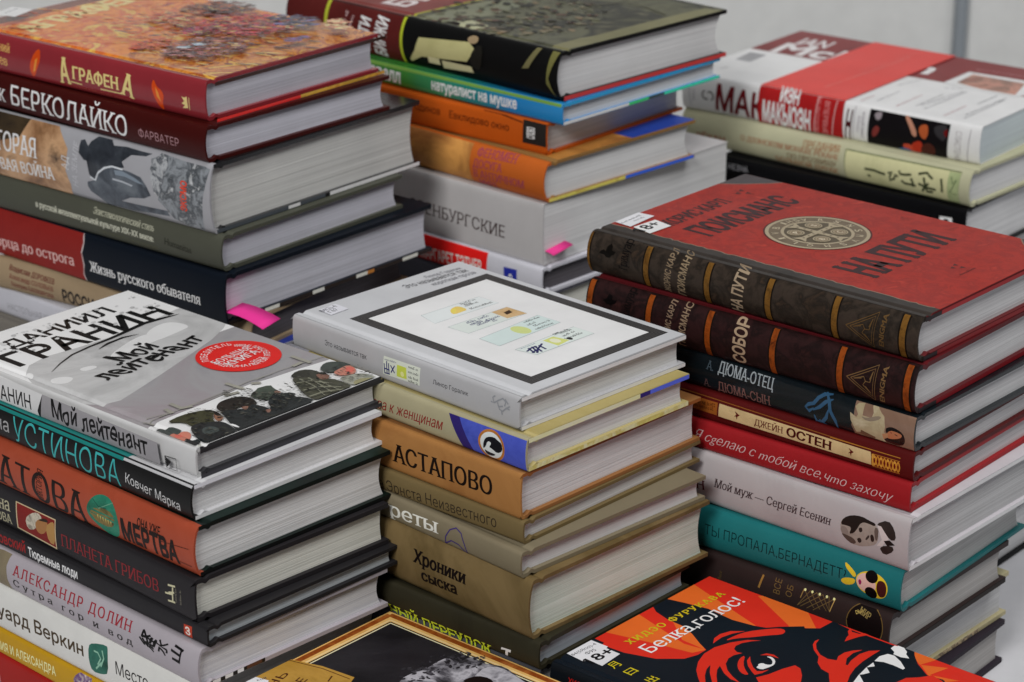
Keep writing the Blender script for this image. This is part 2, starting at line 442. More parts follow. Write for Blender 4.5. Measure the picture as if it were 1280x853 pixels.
# ------------------------------------------------------------ the books
# x, y (mm, tail corner of the spine), heading, thickness, height, width, base z, binding, spine rounding, board, cover, gloss, pages, group, label
BOOKS = [
('A1',-172.4,1345.6,-0.6703,23.74,210.2,145.9,284.45,'h',2.0,2.2,[0.273,0.026,0.034],0.18,[0.602,0.602,0.671],'books in the back left stack','glossy red book with a fiery orange painting on its cover and a gold spine title'),
('A2',-171.6,1335.1,-0.6952,21.36,222.0,151.1,262.98,'h',3.0,2.2,[0.05,0.005,0.004],0.35,[0.602,0.602,0.671],'books in the back left stack','dark maroon book with tall narrow white spine lettering under the glossy red book'),
('A3',-169.1,1333.0,-0.6724,41.6,248.0,179.0,221.26,'h',4.0,2.6,[0.381,0.381,0.406],0.15,[0.648,0.648,0.625],'books in the back left stack','very thick glossy book with grey war photograph of soldiers on its spine'),
('A4',-164.2,1330.4,-0.6677,21.43,222.0,155.6,199.71,'h',3.2,2.2,[0.079,0.082,0.062],0.45,[0.602,0.602,0.671],'books in the back left stack','olive green book with small white lettering under the thick soldier photograph book'),
('A5',-163.2,1324.2,-0.6888,30.79,248.0,177.5,168.8,'h',2.0,2.6,[0.005,0.008,0.014],0.4,[0.602,0.602,0.671],'books in the back left stack','thick navy and red book with a pink sticky note in its pages'),
('A6',-149.4,1337.2,-0.5777,20.57,205.0,153.0,148.11,'h',4.0,2.2,[0.334,0.246,0.15],0.5,[0.102,0.094,0.102],'books in the back left stack','tan book with bold black lettering below the navy and red book'),
('A7',-165.2,1315.2,-0.7187,17.44,227.7,146.3,130.55,'p',1.0,0.6,[0.542,0.542,0.591],0.4,[0.602,0.602,0.671],'books in the back left stack','white paperback with thin grey lettering,second lowest in view in the back left stack'),
('B1',30.7,1469.2,-0.7583,31.23,248.4,159.6,263.53,'h',6.0,2.6,[0.005,0.005,0.005],0.4,[0.8,0.8,0.8],'books in the back middle stack','thick book with a dark painting and a red-brown panel,top of the back middle stack'),
('B2',31.1,1463.3,-0.7284,13.97,248.4,158.9,249.44,'h',1.2,1.8,[0.026,0.213,0.146],0.25,[0.8,0.8,0.8],'books in the back middle stack','thin green to blue book with white lettering under the dark painting book'),
('B3',21.6,1469.0,-0.6971,20.53,248.4,142.0,228.8,'h',1.0,1.8,[0.555,0.099,0.009],0.35,[0.767,0.794,0.8],'books in the back middle stack','orange book with a black square at the end of its spine'),
('B4',22.3,1453.4,-0.769,25.85,248.4,139.8,202.82,'h',5.0,2.2,[0.555,0.125,0.019],0.4,[0.8,0.8,0.8],'books in the back middle stack','orange and parchment book with purple lettering and blue cover edges'),
('B5',19.3,1451.1,-0.7257,40.44,248.4,188.9,162.26,'p',0.6,0.7,[0.523,0.507,0.507],0.45,[0.8,0.8,0.8],'books in the back middle stack','very thick white paperback with black lettering and a pink page flag'),
('B6',19.3,1446.9,-0.7426,17.91,248.4,159.6,144.23,'h',1.5,2.2,[0.624,0.624,0.684],0.4,[0.103,0.095,0.107],'books in the back middle stack','red and white book with a small blue emblem under the thick white paperback'),
('C1',306.2,1546.5,-0.6573,25.88,233.4,155.9,200.68,'p',2.6,0.7,[0.8,0.8,0.8],0.3,[0.661,0.739,0.8],'books in the back right stack','white jacketed paperback wrapped in a bright red paper band'),
('C2',299.7,1532.2,-0.729,24.59,236.8,151.6,175.97,'h',5.0,2.2,[0.494,0.486,0.324],0.5,[0.8,0.8,0.8],'books in the back right stack','pale sage green book with brush calligraphy on its spine'),
('C3',296.0,1527.9,-0.6887,36.79,196.0,151.6,139.06,'h',0.8,2.2,[0.003,0.003,0.004],0.4,[0.8,0.8,0.8],'books in the back right stack','black book under the pale sage green book'),
('D1',206.4,1155.9,-0.7123,23.85,213.8,143.9,212.88,'h',5.0,2.6,['n',[0.028,0.019,0.017],[0.043,0.031,0.023],[0.017,0.013,0.01],[0.058,0.036,0.023],90],0.42,[0.8,0.8,0.8],'books in the front right stack','book with red cover,round tan medallion and dark brown leather spine,top of its stack'),
('D2',205.3,1150.5,-0.6947,26.05,209.9,133.0,186.71,'h',5.0,2.6,['n',[0.018,0.007,0.007],[0.028,0.01,0.01],[0.011,0.005,0.005],[0.042,0.014,0.013],90],0.4,[0.8,0.8,0.8],'books in the front right stack','dark maroon leather spine book with orange-brown bands,below the one with the medallion'),
('D3',204.8,1146.6,-0.7171,19.02,207.0,133.0,167.57,'h',2.0,2.2,['n',[0.003,0.004,0.005],[0.006,0.01,0.013],[0.002,0.003,0.003],18],0.2,[0.8,0.8,0.8],'books in the front right stack','dark teal glossy book with a woman in white on its spine'),
('D4',205.0,1146.2,-0.6936,16.31,207.0,133.0,151.13,'h',1.8,2.4,[0.088,0.006,0.006],0.4,[0.8,0.8,0.8],'books in the front right stack','dark red book with a cream title panel and gold ornament on its spine'),
('D5',204.0,1144.9,-0.6894,16.69,207.0,133.0,134.33,'h',1.6,2.4,[0.318,0.014,0.018],0.35,[0.8,0.8,0.8],'books in the front right stack','bright red book with white handwritten style lettering'),
('D6',203.8,1137.4,-0.7213,29.51,207.0,133.0,104.69,'h',2.4,2.4,['n',[0.426,0.391,0.403],[0.463,0.432,0.438],[0.38,0.347,0.358],12],0.35,[0.59,0.59,0.59],'books in the front right stack','thick white book with a grey portrait of a man on its spine'),
('D7',202.7,1140.7,-0.6754,24.59,207.0,133.0,79.98,'h',4.0,2.2,[0.014,0.162,0.17],0.4,[0.649,0.649,0.626],'books in the front right stack','turquoise book with a face in dark sunglasses on its spine'),
('D8',197.6,1138.6,-0.7052,25.58,207.0,118.2,54.28,'h',3.5,3.2,[0.028,0.017,0.016],0.4,[0.536,0.515,0.494],'books in the front right stack','dark brown book with gold lattice on its spine below the turquoise book'),
('D9',191.4,1142.7,-0.7186,27.0,207.0,133.0,27.16,'h',1.5,2.6,[0.528,0.47,0.277],0.5,[0.8,0.8,0.8],'books in the front right stack','cream bound book with a patterned cover edge near the bottom of the front right stack'),
('D10',194.7,1132.6,-0.6727,27.0,207.0,133.0,0.04,'h',1.5,3.0,[0.026,0.019,0.028],0.5,[0.536,0.515,0.494],'books in the front right stack','black book on the table under the front right stack'),
('E1',4.3,1127.1,-0.7713,17.96,170.6,125.4,186.6,'h',1.0,2.2,[0.449,0.449,0.462],0.42,[0.8,0.8,0.8],'books in the middle stack','white book with a black picture frame printed on its cover'),
('E2',8.1,1117.4,-0.766,17.95,170,123.4,168.53,'h',1.6,2.4,[0.397,0.361,0.227],0.35,[0.8,0.8,0.8],'books in the middle stack','cream and blue book with a small oval portrait on its spine'),
('E3',5.2,1115.2,-0.7495,25.08,170,140.9,143.32,'h',1.2,2.0,['n',[0.35,0.155,0.045],[0.397,0.185,0.056],[0.285,0.115,0.032],20],0.5,[0.8,0.8,0.8],'books in the middle stack','orange-brown book with large dark capitals on its spine,under the cream and blue book'),
('E4',6.5,1113.4,-0.7351,12.44,170,141.8,130.76,'h',1.2,1.8,[0.17,0.122,0.052],0.5,[0.8,0.8,0.8],'books in the middle stack','thin olive-tan book with dark handwritten style lettering'),
('E5',5.5,1104.2,-0.7961,14.11,170,137.3,116.53,'h',1.5,2.2,[0.212,0.178,0.114],0.5,[0.8,0.8,0.8],'books in the middle stack','beige book with white letters and a purple arc on its spine'),
('E6',11.0,1102.0,-0.772,32.89,170,136.3,83.52,'h',3.5,2.2,['n',[0.168,0.113,0.041],[0.198,0.137,0.059],[0.127,0.086,0.033],[0.226,0.156,0.073],14],0.5,[0.675,0.8,0.675],'books in the middle stack','thick brown book with short bold black words on its spine and brownish pages'),
('E7',14.8,1098.9,-0.721,15.43,170,122.7,67.97,'h',1.5,2.6,['n',[0.023,0.02,0.011],[0.03,0.027,0.015],[0.016,0.014,0.009],18],0.5,[0.432,0.476,0.522],'books in the middle stack','dark olive book with yellow-green lettering at the foot of the middle stack'),
('F1',-152.9,1095.3,-0.7218,15.39,201.6,128.1,174.8,'h',0.8,2.2,[0.571,0.571,0.571],0.3,[0.8,0.8,0.8],'books in the front left stack','grey-white book with painted soldiers and a red round sticker on its cover'),
('F2',-153.8,1086.4,-0.7356,18.78,200.8,128.4,155.9,'h',2.4,2.2,[0.012,0.012,0.012],0.35,[0.8,0.8,0.8],'books in the front left stack','black book with teal hand drawn letters under the soldiers cover book'),
('F3',-151.6,1079.6,-0.7512,26.75,200.8,129.6,129.03,'h',3.5,2.2,['n',[0.322,0.055,0.024],[0.367,0.07,0.034],[0.262,0.042,0.016],14],0.35,[0.761,0.761,0.746],'books in the front left stack','orange book with tall black letters and a green oval on its spine'),
('F4',-153.5,1075.7,-0.7715,23.21,200.8,128.2,105.7,'h',1.0,2.6,[0.02,0.018,0.02],0.4,[0.761,0.761,0.675],'books in the front left stack','black book with a small red framed picture and dark red title on its spine'),
('F5',-147.8,1071.3,-0.7493,11.02,200.8,129.1,94.56,'h',0.8,2.0,[0.019,0.018,0.02],0.35,[0.622,0.675,0.703],'books in the front left stack','thin black book with bold white and red lettering'),
('F6',-151.2,1069.9,-0.7599,22.04,200.8,125.4,72.4,'h',3.0,2.2,[0.399,0.367,0.399],0.35,[0.732,0.732,0.8],'books in the front left stack','pale lilac-white book with red title and black brush calligraphy'),
('F7',-155.2,1074.3,-0.7527,26.76,200.8,126.0,45.52,'h',1.5,2.2,[0.69,0.69,0.659],0.35,[0.8,0.8,0.8],'books in the front left stack','white book with olive lettering and a dark green emblem,third from the table'),
('F8',-158.1,1074.2,-0.762,15.64,200.8,129.0,29.76,'h',0.8,2.0,[0.516,0.288,0.012],0.35,[0.8,0.8,0.8],'books in the front left stack','yellow book with pale lettering,between a white and a red book'),
('G1',4.5,933.9,-0.7121,27.46,203.9,131.0,39.3,'h',1.2,2.2,[0.019,0.015,0.015],0.4,[0.8,0.8,0.8],'books in the low stack at the front middle','book with dark cloud photograph in a beige frame on its cover'),
('H1',173.4,966.7,-0.7234,27.46,203.9,131.0,43.95,'h',1.5,2.4,[0.005,0.007,0.01],0.42,[0.8,0.8,0.8],'books in the low stack at the front right','book with a red and black snarling animal head on its cover'),
('F9',-158.9,1074.9,-0.762,29.28,200.8,129.0,0.36,'h',1.0,2.2,[0.349,0.015,0.011],0.35,[0.8,0.8,0.8],'books in the front left stack','red book on the table at the bottom of the front left stack'),
('A8',-166.0,1305.2,-0.7187,35.88,227.7,160.0,94.55,'h',1.0,2.4,[0.17,0.156,0.135],0.5,[0.695,0.671,0.58],'books in the back left stack','plain grey book at the visible bottom of the back left stack'),
('A9',-169.6,1313.4,-0.6887,31.38,227.7,160.0,63.05,'h',1.5,2.4,[0.105,0.066,0.05],0.5,[0.695,0.671,0.58],'books in the back left stack','plain brown book third from the table in the back left stack'),
('A10',-166.6,1310.7,-0.7287,31.38,227.7,160.0,31.56,'h',1.5,2.4,[0.066,0.084,0.129],0.5,[0.695,0.671,0.58],'books in the back left stack','plain slate blue book second from the table in the back left stack'),
('A11',-166.6,1310.7,-0.7087,31.38,227.7,160.0,0.06,'h',1.5,2.4,[0.156,0.037,0.037],0.5,[0.695,0.671,0.58],'books in the back left stack','plain dark red book on the table under the back left stack'),
('B7',20.7,1448.4,-0.7226,35.92,248.4,165.0,108.19,'h',1.5,2.2,[0.082,0.082,0.105],0.5,[0.8,0.794,0.687],'books in the back middle stack','plain charcoal book directly under the red and white book'),
('B8',24.3,1445.0,-0.7526,35.92,248.4,165.0,72.15,'h',1.5,2.2,[0.273,0.232,0.146],0.5,[0.8,0.794,0.687],'books in the back middle stack','plain khaki book third from the table in the back middle stack'),
('B9',17.9,1446.9,-0.7526,35.92,248.4,165.0,36.1,'h',1.5,2.2,[0.046,0.105,0.093],0.5,[0.8,0.794,0.687],'books in the back middle stack','plain dark green book second from the table in the back middle stack'),
('B10',20.1,1444.9,-0.7226,35.92,248.4,165.0,0.06,'h',1.5,2.2,[0.161,0.062,0.082],0.5,[0.8,0.794,0.687],'books in the back middle stack','plain wine coloured book on the table under the back middle stack'),
('C4',294.9,1531.4,-0.6887,27.88,190.0,150.0,111.06,'h',1.0,2.2,[0.397,0.397,0.305],0.5,[0.8,0.8,0.8],'books in the back right stack','grey-cream book under the black book in the back right stack'),
('C5',297.3,1529.5,-0.6687,39.88,190.0,150.0,71.06,'h',1.5,2.2,[0.068,0.11,0.162],0.5,[0.8,0.794,0.687],'books in the back right stack','plain blue-grey book third from the table in the back right stack'),
('C6',293.4,1532.7,-0.6987,32.88,190.0,150.0,38.06,'h',1.5,2.2,[0.162,0.098,0.06],0.5,[0.8,0.794,0.687],'books in the back right stack','plain brown book second from the table in the back right stack'),
('C7',296.5,1530.2,-0.6987,37.88,190.0,150.0,0.06,'h',1.5,2.2,[0.088,0.045,0.06],0.5,[0.8,0.794,0.687],'books in the back right stack','plain plum book on the table under the back right stack'),
('C10',262.0,1316.0,-0.69,35.88,200.0,150.0,0.06,'h',1.5,2.6,[0.008,0.008,0.009],0.5,[0.8,0.8,0.8],'books in the back right stack','black book lying flat on the table behind the front right stack'),
('E8',15.2,1102.4,-0.701,36.83,170,122.7,31.01,'h',1.5,2.4,[0.068,0.068,0.078],0.5,[0.8,0.8,0.8],'books in the middle stack','plain grey book under the dark olive book in the middle stack'),
('E9',12.9,1104.4,-0.711,30.83,170,122.7,0.06,'h',1.5,2.4,[0.11,0.06,0.045],0.5,[0.8,0.8,0.8],'books in the middle stack','plain brown book on the table under the middle stack'),
('G2',-1.2,933.5,-0.7121,39.12,196.0,124.0,0.06,'h',1.5,2.2,[0.094,0.075,0.051],0.5,[0.8,0.8,0.8],'books in the low stack at the front middle','plain brown book on the table under the cloud photograph book'),
('H2',167.1,964.2,-0.7234,23.83,195.0,122.0,20.01,'h',1.5,2.2,[0.115,0.104,0.094],0.5,[0.8,0.8,0.8],'books in the low stack at the front right','plain grey book directly under the snarling animal cover book'),
('H3',170.0,964.4,-0.7234,19.83,195.0,122.0,0.06,'h',1.5,2.2,[0.051,0.033,0.045],0.5,[0.8,0.8,0.8],'books in the low stack at the front right','plain dark plum book on the table under the snarling animal cover book')]
# printed matter: millimetres on the spine ('S'), the upper board ('T') or the tail edges ('E')
ART = {
'A1':[
['t','S','ний',-176.03,14.3,10.55,4.04,-0.031,[0.753,0.443,0.136],'lettering',{'sf': 0.085,'ct': 2,'w': -0.004}],
['t','S','ев',-176.19,5.83,7.28,4.58,-0.08,[0.753,0.443,0.136],'lettering',{'sf': 0.085,'ct': 2,'w': -0.004}],
['p','S',[-143.1,18.5,-138.6,21.1,-138.2,13.9,-141.1,9,-145.4,1.9,-148.1,3.9,-148.2,9.8],[0.675,0.07,0.007],'flame_ornament',1],
['p','S',[-142.8,13.6,-140.6,14.9,-143.5,6.6,-145.8,5.3],[0.8,0.281,0.035],'flame_ornament'],
['p','S',[-41.7,18.8,-38.8,14.1,-34.9,12.9,-33.2,9.4,-34.8,5.3,-34.5,0.2,-38.9,3.2,-41.8,8.9,-43.4,13.4],[0.675,0.07,0.007],'flame_ornament',1],
['p','S',[-40.1,13.9,-37.7,11,-36.1,5.6,-39.2,8.4],[0.8,0.281,0.035],'flame_ornament'],
['t','S','А',-122.23,2.98,10.21,15.54,0.045,[0.8,0.638,0.25],'title_lettering',{'w': 0.012,'sf': 0.085,'ct': 2}],
['t','S','ГРАФЕН',-110.99,7.26,40.4,7.64,-0.014,[0.8,0.638,0.25],'title_lettering',{'w': 0.012,'sf': 0.085,'ct': 2}],
['t','S','А',-70.04,5.11,11.76,13.54,-0.16,[0.8,0.638,0.25],'title_lettering',{'w': 0.012,'sf': 0.085,'ct': 2}],
['s','S',[(-112.57,5.4,-112.59,4.71),(-102.86,5.06,-102.89,4.36)],[0.8,0.638,0.25],'title_lettering'],
['s','S',[(-87.05,5.02,-87.05,4.32),(-68.71,5.2,-68.71,4.5)],[0.8,0.638,0.25],'title_lettering'],
['m','S',-117.75,2.01,-61.59,1.26,1.7,[0.388,0.07,0.055],'small_print',1],
['p','S',[-18.8,11.8,-16.2,11.6,-14.5,12.5,-14,5.6,-18.5,5.1,-16.5,7.1,-19,7.8,-16.7,9.4],[0.8,0.638,0.25],'crown_emblem'],
['s','S',[(-12.57,12.13,-13.07,12.13),(-12.63,4.85,-13.13,4.85)],[0.8,0.638,0.25],'crown_emblem'],
['p','T',[-209,3,-1,3,-1,145,-209,145],['n',[0.079,0.007,0.003],[0.476,0.056,0.007],[0.8,0.267,0.024],[0.595,0.088,0.014],[0.8,0.533,0.088],[0.231,0.017,0.004],-22],'cover_painting'],
['p','T',[-80,3,-1,3,-1,145,-80,145],['n',[0.028,0.005,0.003],[0.231,0.038,0.009],[0.732,0.286,0.033],[0.328,0.049,0.009],[0.8,0.476,0.07],[0.049,0.007,0.004],-30],'cover_painting'],
['p','T',[-209,3,-196,3,-196,145,-209,145],['n',[0.046,0.007,0.004],[0.231,0.046,0.014],[0.079,0.014,0.005],60],'cover_painting'],
['t','T','АГРАФЕНА',-164.31,14.02,129.35,18.13,1.705,[0.8,0.661,0.248],'cover_lettering',{'w': 0.03,'sf': 0.085,'ct': 2}],
['d','T',-150,70,60,75,160,0.3,1,[[0.8,0.373,0.056],[0.732,0.129,0.017],[0.8,0.563,0.129],[0.476,0.043,0.009],[0.8,0.696,0.214],[0.286,0.033,0.005],[0.595,0.079,0.011]],'cover_painting',5.5,0.1,0.9,0,11],
['d','T',-50,75,52,72,150,0.3,1.1,[[0.8,0.476,0.088],[0.118,0.014,0.005],[0.8,0.595,0.155],[0.595,0.155,0.024],[0.028,0.005,0.003],[0.732,0.248,0.033]],'cover_painting',6,0.1,0.5,0,12],
['d','T',-82.7,38.3,11.3,15.1,118,0.5,1.5,[[0.385,0.046,0.011],[0.678,0.079,0.018],[0.8,0.124,0.028],[0.8,0.198,0.043]],'cover_painting',2.6,0.2,1.3,0,61],
['d','T',-121.7,122.1,18.9,14.5,176,0.5,1.5,[[0.033,0.006,0.003],[0.054,0.01,0.004],[0.085,0.015,0.006],[0.135,0.022,0.009],[0.11,0.022,0.011],[0.19,0.036,0.018],[0.301,0.056,0.028],[0.49,0.088,0.043],[0.151,0.038,0.014],[0.262,0.063,0.022],[0.416,0.097,0.034],[0.678,0.155,0.052]],'cover_painting',2.6,0.2,1.3,0,62],
['d','T',-115.5,89.8,20.6,14.9,194,0.5,1.5,[[0.239,0.016,0.003],[0.422,0.026,0.004],[0.678,0.04,0.006],[0.8,0.063,0.009],[0.469,0.065,0.014],[0.8,0.11,0.022],[0.8,0.172,0.034],[0.8,0.276,0.052],[0.518,0.138,0.052],[0.8,0.239,0.088],[0.8,0.385,0.138],[0.8,0.627,0.222]],'cover_painting',2.6,0.2,1.3,0,63],
['d','T',-83.5,76.5,12.1,10.2,92,0.5,1.5,[[0.11,0.005,0.022],[0.19,0.008,0.036],[0.301,0.011,0.056],[0.49,0.017,0.088],[0.239,0.014,0.042],[0.422,0.022,0.07],[0.678,0.034,0.11],[0.8,0.052,0.175],[0.077,0.006,0.029],[0.132,0.01,0.048],[0.21,0.015,0.074],[0.339,0.022,0.118]],'cover_painting',2.6,0.2,1.3,0,64],
['d','T',-48.9,49.1,21.9,28.3,366,0.5,1.5,[[0.052,0.014,0.016],[0.088,0.022,0.026],[0.138,0.034,0.04],[0.222,0.052,0.063],[0.151,0.046,0.046],[0.262,0.079,0.079],[0.416,0.124,0.124],[0.678,0.198,0.198],[0.239,0.092,0.085],[0.422,0.158,0.145],[0.678,0.253,0.231],[0.8,0.41,0.373],[0.033,0.01,0.014],[0.054,0.015,0.022],[0.085,0.023,0.034],[0.135,0.035,0.052]],'cover_painting',2.6,0.2,1.3,0,65],
['d','T',-57.5,39.1,2.5,2.5,27,0.5,1.5,[[0.239,0.307,0.385],[0.422,0.541,0.678],[0.678,0.8,0.8],[0.8,0.8,0.8]],'cover_painting',2.6,0.2,1.3,0,66],
['d','T',-55.8,49.3,2.8,2.9,28,0.5,1.5,[[0.239,0.307,0.385],[0.422,0.541,0.678],[0.678,0.8,0.8],[0.8,0.8,0.8]],'cover_painting',2.6,0.2,1.3,0,67],
['d','T',-110,128.9,18.4,15.5,182,0.5,1.5,[[0.019,0.005,0.003],[0.031,0.008,0.004],[0.048,0.011,0.006],[0.074,0.017,0.009],[0.11,0.025,0.011],[0.19,0.042,0.018],[0.301,0.065,0.028],[0.49,0.102,0.043],[0.052,0.011,0.005],[0.088,0.018,0.008],[0.138,0.028,0.011],[0.222,0.043,0.017]],'cover_painting',2.6,0.2,1.3,0,68],
['d','T',-66.5,101.4,29.2,28.6,486,0.5,1.5,[[0.214,0.01,0.016],[0.373,0.015,0.026],[0.595,0.023,0.04],[0.8,0.035,0.063],[0.385,0.038,0.038],[0.678,0.063,0.063],[0.8,0.097,0.097],[0.8,0.155,0.155],[0.151,0.01,0.033],[0.262,0.015,0.054],[0.416,0.023,0.085],[0.678,0.035,0.135]],'cover_painting',2.6,0.2,1.3,0,69],
['d','T',-49.9,124.2,17.8,13.4,155,0.5,1.5,[[0.014,0.014,0.038],[0.022,0.022,0.063],[0.034,0.034,0.097],[0.052,0.052,0.155],[0.046,0.042,0.102],[0.079,0.07,0.175],[0.124,0.11,0.276],[0.198,0.175,0.448],[0.01,0.008,0.022],[0.015,0.013,0.036],[0.023,0.018,0.056],[0.035,0.028,0.088]],'cover_painting',2.6,0.2,1.3,0,70],
['d','T',-15,90.2,4.7,8.8,47,0.5,1.5,[[0.052,0.019,0.077],[0.088,0.031,0.132],[0.138,0.048,0.21],[0.222,0.074,0.339]],'cover_painting',2.6,0.2,1.3,0,71],
['d','T',-26.2,138.4,6.8,6.1,46,0.5,1.5,[[0.469,0.151,0.077],[0.8,0.262,0.132],[0.8,0.416,0.21],[0.8,0.678,0.339]],'cover_painting',2.6,0.2,1.3,0,72],
['d','T',-16,128.2,10.4,4.7,51,0.5,1.5,[[0.469,0.161,0.077],[0.8,0.281,0.132],[0.8,0.448,0.21],[0.8,0.732,0.339]],'cover_painting',2.6,0.2,1.3,0,73],
['d','T',-80,70,75,62,110,0.15,0.45,[[0.014,0.003,0.001],[0.028,0.005,0.003],[0.056,0.005,0.003]],'cover_painting',9,0,0.9,0,14],
['d','T',-75,75,62,50,330,0.3,1,[[0.056,0.009,0.005],[0.8,0.448,0.107],[0.373,0.038,0.011],[0.732,0.231,0.056],[0.118,0.02,0.038],[0.028,0.014,0.038],[0.8,0.661,0.248]],'cover_painting',4.5,0,1,0,13],
['p','T',[-201.3,21.8,-205.9,36.1,-189.3,38.5,-183.4,18.6,-194.7,16.2],[0.8,0.8,0.8],'library_label'],
['m','T',-194.93,21.47,-198.71,34.99,1.6,[0.129,0.129,0.155],'library_label',2],
['p','E',[1,0.3,70,0.3,70,2.2,1,2.2],[0.8,0.029,0.023],'board_edge'],
['p','E',[70,0.3,144,0.3,144,2.2,70,2.2],['n',[0.408,0.071,0.018],[0.8,0.462,0.06],[0.082,0.043,0.018],40],'board_edge'],
['p','E',[0.2,21.5,145.9,21.5,145.9,23.7,0.2,23.7],[0.043,0.018,0.014],'board_edge']],
'A2':[
['t','S','К',-181.26,5.82,6.77,7.86,-0.047,[0.8,0.8,0.8],'lettering',{'sf': 0.085,'ct': 2,'w': -0.004}],
['t','S','БЕРКОЛАЙКО',-169.3,4.91,104.18,12.45,-0.013,[0.8,0.8,0.8],'author_lettering',{'sf': 0.085,'ct': 1,'w': -0.004}],
['t','S','ФАРВАТЕР',-55.35,5.86,34.01,5.09,0.004,[0.388,0.213,0.231],'title_lettering',{'sf': 0}]],
'A3':[
['p','T',[-247.8,9.2,-0.1,9.2,-0.1,178.9,-247.8,178.9],['n',[0.005,0.005,0.006],[0.014,0.013,0.013],[0.009,0.007,0.007],30],'upper_board_print'],
['p','S',[-227.4,40.6,-182.2,42.3,-144.5,41.9,-128.2,41.3,-118.7,29.7,-121.3,15.8,-118.6,7.4,-120,-1.4,-186.9,-1.7,-232.1,1.2],['n',[0.018,0.011,0.009],[0.292,0.149,0.07],[0.602,0.362,0.196],[0.062,0.035,0.021],22],'spine_photo'],
['p','S',[-227.4,40.6,-182.2,42.3,-153.1,41.9,-161.6,29.4,-184.3,22.8,-229.6,22.3],['n',[0.007,0.006,0.005],[0.062,0.041,0.021],[0.011,0.009,0.009],30],'spine_photo'],
['p','S',[-40.9,40.9,-31.7,40.3,-22.6,39.7,-5.6,39.5,-1.2,38.7,-5.6,20.4,-7.8,1.4,-20.4,1.4,-31.8,3.3,-38.4,9.7,-42.8,13,-39.9,21.3,-46.7,24.2,-48.5,31.5],['n',[0.013,0.014,0.018],[0.292,0.314,0.338],[0.062,0.07,0.079],[0.675,0.694,0.713],110],'spine_photo'],
['p','S',[-48.2,36.6,-41,39.6,-34.3,36.7,-37.3,25.1,-42.7,14.8,-46,17.5,-47.8,25.7],['n',[0.753,0.753,0.753],[0.07,0.079,0.094],[0.472,0.487,0.503],[0.164,0.179,0.204],160],'spine_photo'],
['p','S',[-107.9,36.8,-104.7,37.8,-101.3,34.5,-99.3,37.5,-92.8,42,-83.2,42.1,-79.9,38.4,-69.1,39.5,-57.3,39.1,-48,39.2,-52.8,37,-64.7,35.7,-72.2,30.4,-70,27.4,-77.3,25.2,-84.6,24.7,-92.1,21.6,-96.3,15.1,-100.3,17.4,-102.1,25.7,-104.5,25.7,-109.1,29.2,-108.8,33.1],['n',[0.013,0.014,0.018],[0.035,0.041,0.051],[0.062,0.07,0.084],70],'spine_photo'],
['p','S',[-102.6,12.6,-96.3,14.7,-90.9,20.9,-83.4,24.9,-74.9,26.1,-65.4,25.7,-56.1,24.1,-51.7,19.8,-48.5,14.5,-54.6,11.6,-66.6,9.6,-75.2,5.8,-59.7,6.3,-36.2,7.5,-35.2,4.3,-50.5,3,-67.2,1.3,-79.2,1.1,-88.9,0.5,-94.7,4.1,-101.2,6.8,-103,9.9],['n',[0.018,0.021,0.028],[0.07,0.084,0.105],[0.149,0.171,0.196],80],'spine_photo'],
['s','S',[(-99.41,16.76,-99.74,15.71),(-95.55,15.37,-95.05,14.39),(-93.25,20.05,-92.43,19.32),(-87.3,24.55,-86.79,23.57),(-80.33,26.74,-80.2,25.65),(-71.31,26.45,-71.34,25.35)],[0.675,0.713,0.753],'spine_photo'],
['s','S',[(-80.25,19.13,-80.26,18.13),(-71.85,19.01,-71.92,18.01),(-63.58,18.02,-63.69,17.03)],[0.472,0.503,0.551],'spine_photo'],
['p','S',[-78.6,24.5,-71.4,25,-60.9,22.8,-54,20.2,-58.7,20.2,-69.2,22,-77.6,21.7],[0.213,0.26,0.314],'spine_photo'],
['t','S','ТОРАЯ',-184.03,18.25,38.01,12.37,0.012,[0.8,0.8,0.8],'title_lettering',{'sf': 0.085,'ct': 2,'w': -0.004}],
['t','S','ОВАЯ ВОЙНА',-188.4,5.2,56.42,7.78,0.042,[0.8,0.8,0.8],'title_lettering',{'sf': 0.085,'ct': 2,'w': -0.004}],
['t','S','АД',-118.45,16.61,8.26,6.03,1.525,[0.713,0.713,0.733],'lettering',{'sh': 0.15}],
['t','S','НА ЗЕМЛЕ',-111.92,6.92,28.34,4.55,1.472,[0.567,0.567,0.602],'lettering',{'sh': 0.15}],
['t','S','ЭКСМО',-19.43,10.22,18.44,4.88,1.51,[0.8,0.055,0.014],'publisher_mark',{'w': 0.03}],
['p','E',[1,0.3,92,0.3,92,2.6,1,2.6],[0.071,0.082,0.095],'board_edge'],
['p','E',[96,0.3,178,0.3,178,2.6,96,2.6],[0.8,0.8,0.8],'board_edge'],
['p','E',[60,0.5,70,0.5,70,2.4,60,2.4],[0.8,0.8,0.8],'board_edge'],
['p','E',[0.2,39,178.9,39,178.9,41.6,0.2,41.6],[0.018,0.018,0.02],'board_edge']],
'A4':[
['t','S','Эпистемологический стиль',-106.24,14.56,51.62,4.06,-0.018,[0.472,0.472,0.362],'lettering',{'sf': 0.085,'sh': 0.12,'ct': 2,'w': -0.004}],
['t','S','в русской интеллектуальной культуре XIX–XX веков:',-157.07,8.75,102.01,2.91,-0.016,[0.638,0.638,0.518],'title_lettering',{'sf': 0.085,'w': 0.012,'ct': 2}],
['t','S','Тип,личность и традиция',-102.3,3.34,49.59,2.81,-0.018,[0.1,0.1,0.062],'lettering',{'sf': 0.085,'ct': 2,'w': -0.004}],
['t','S','Humanitas',-46.37,7.95,22.29,4.48,-0.065,[0.023,0.023,0.016],'series_lettering',{'sf': 0.085,'ct': 2,'w': -0.004}]],
'A5':[
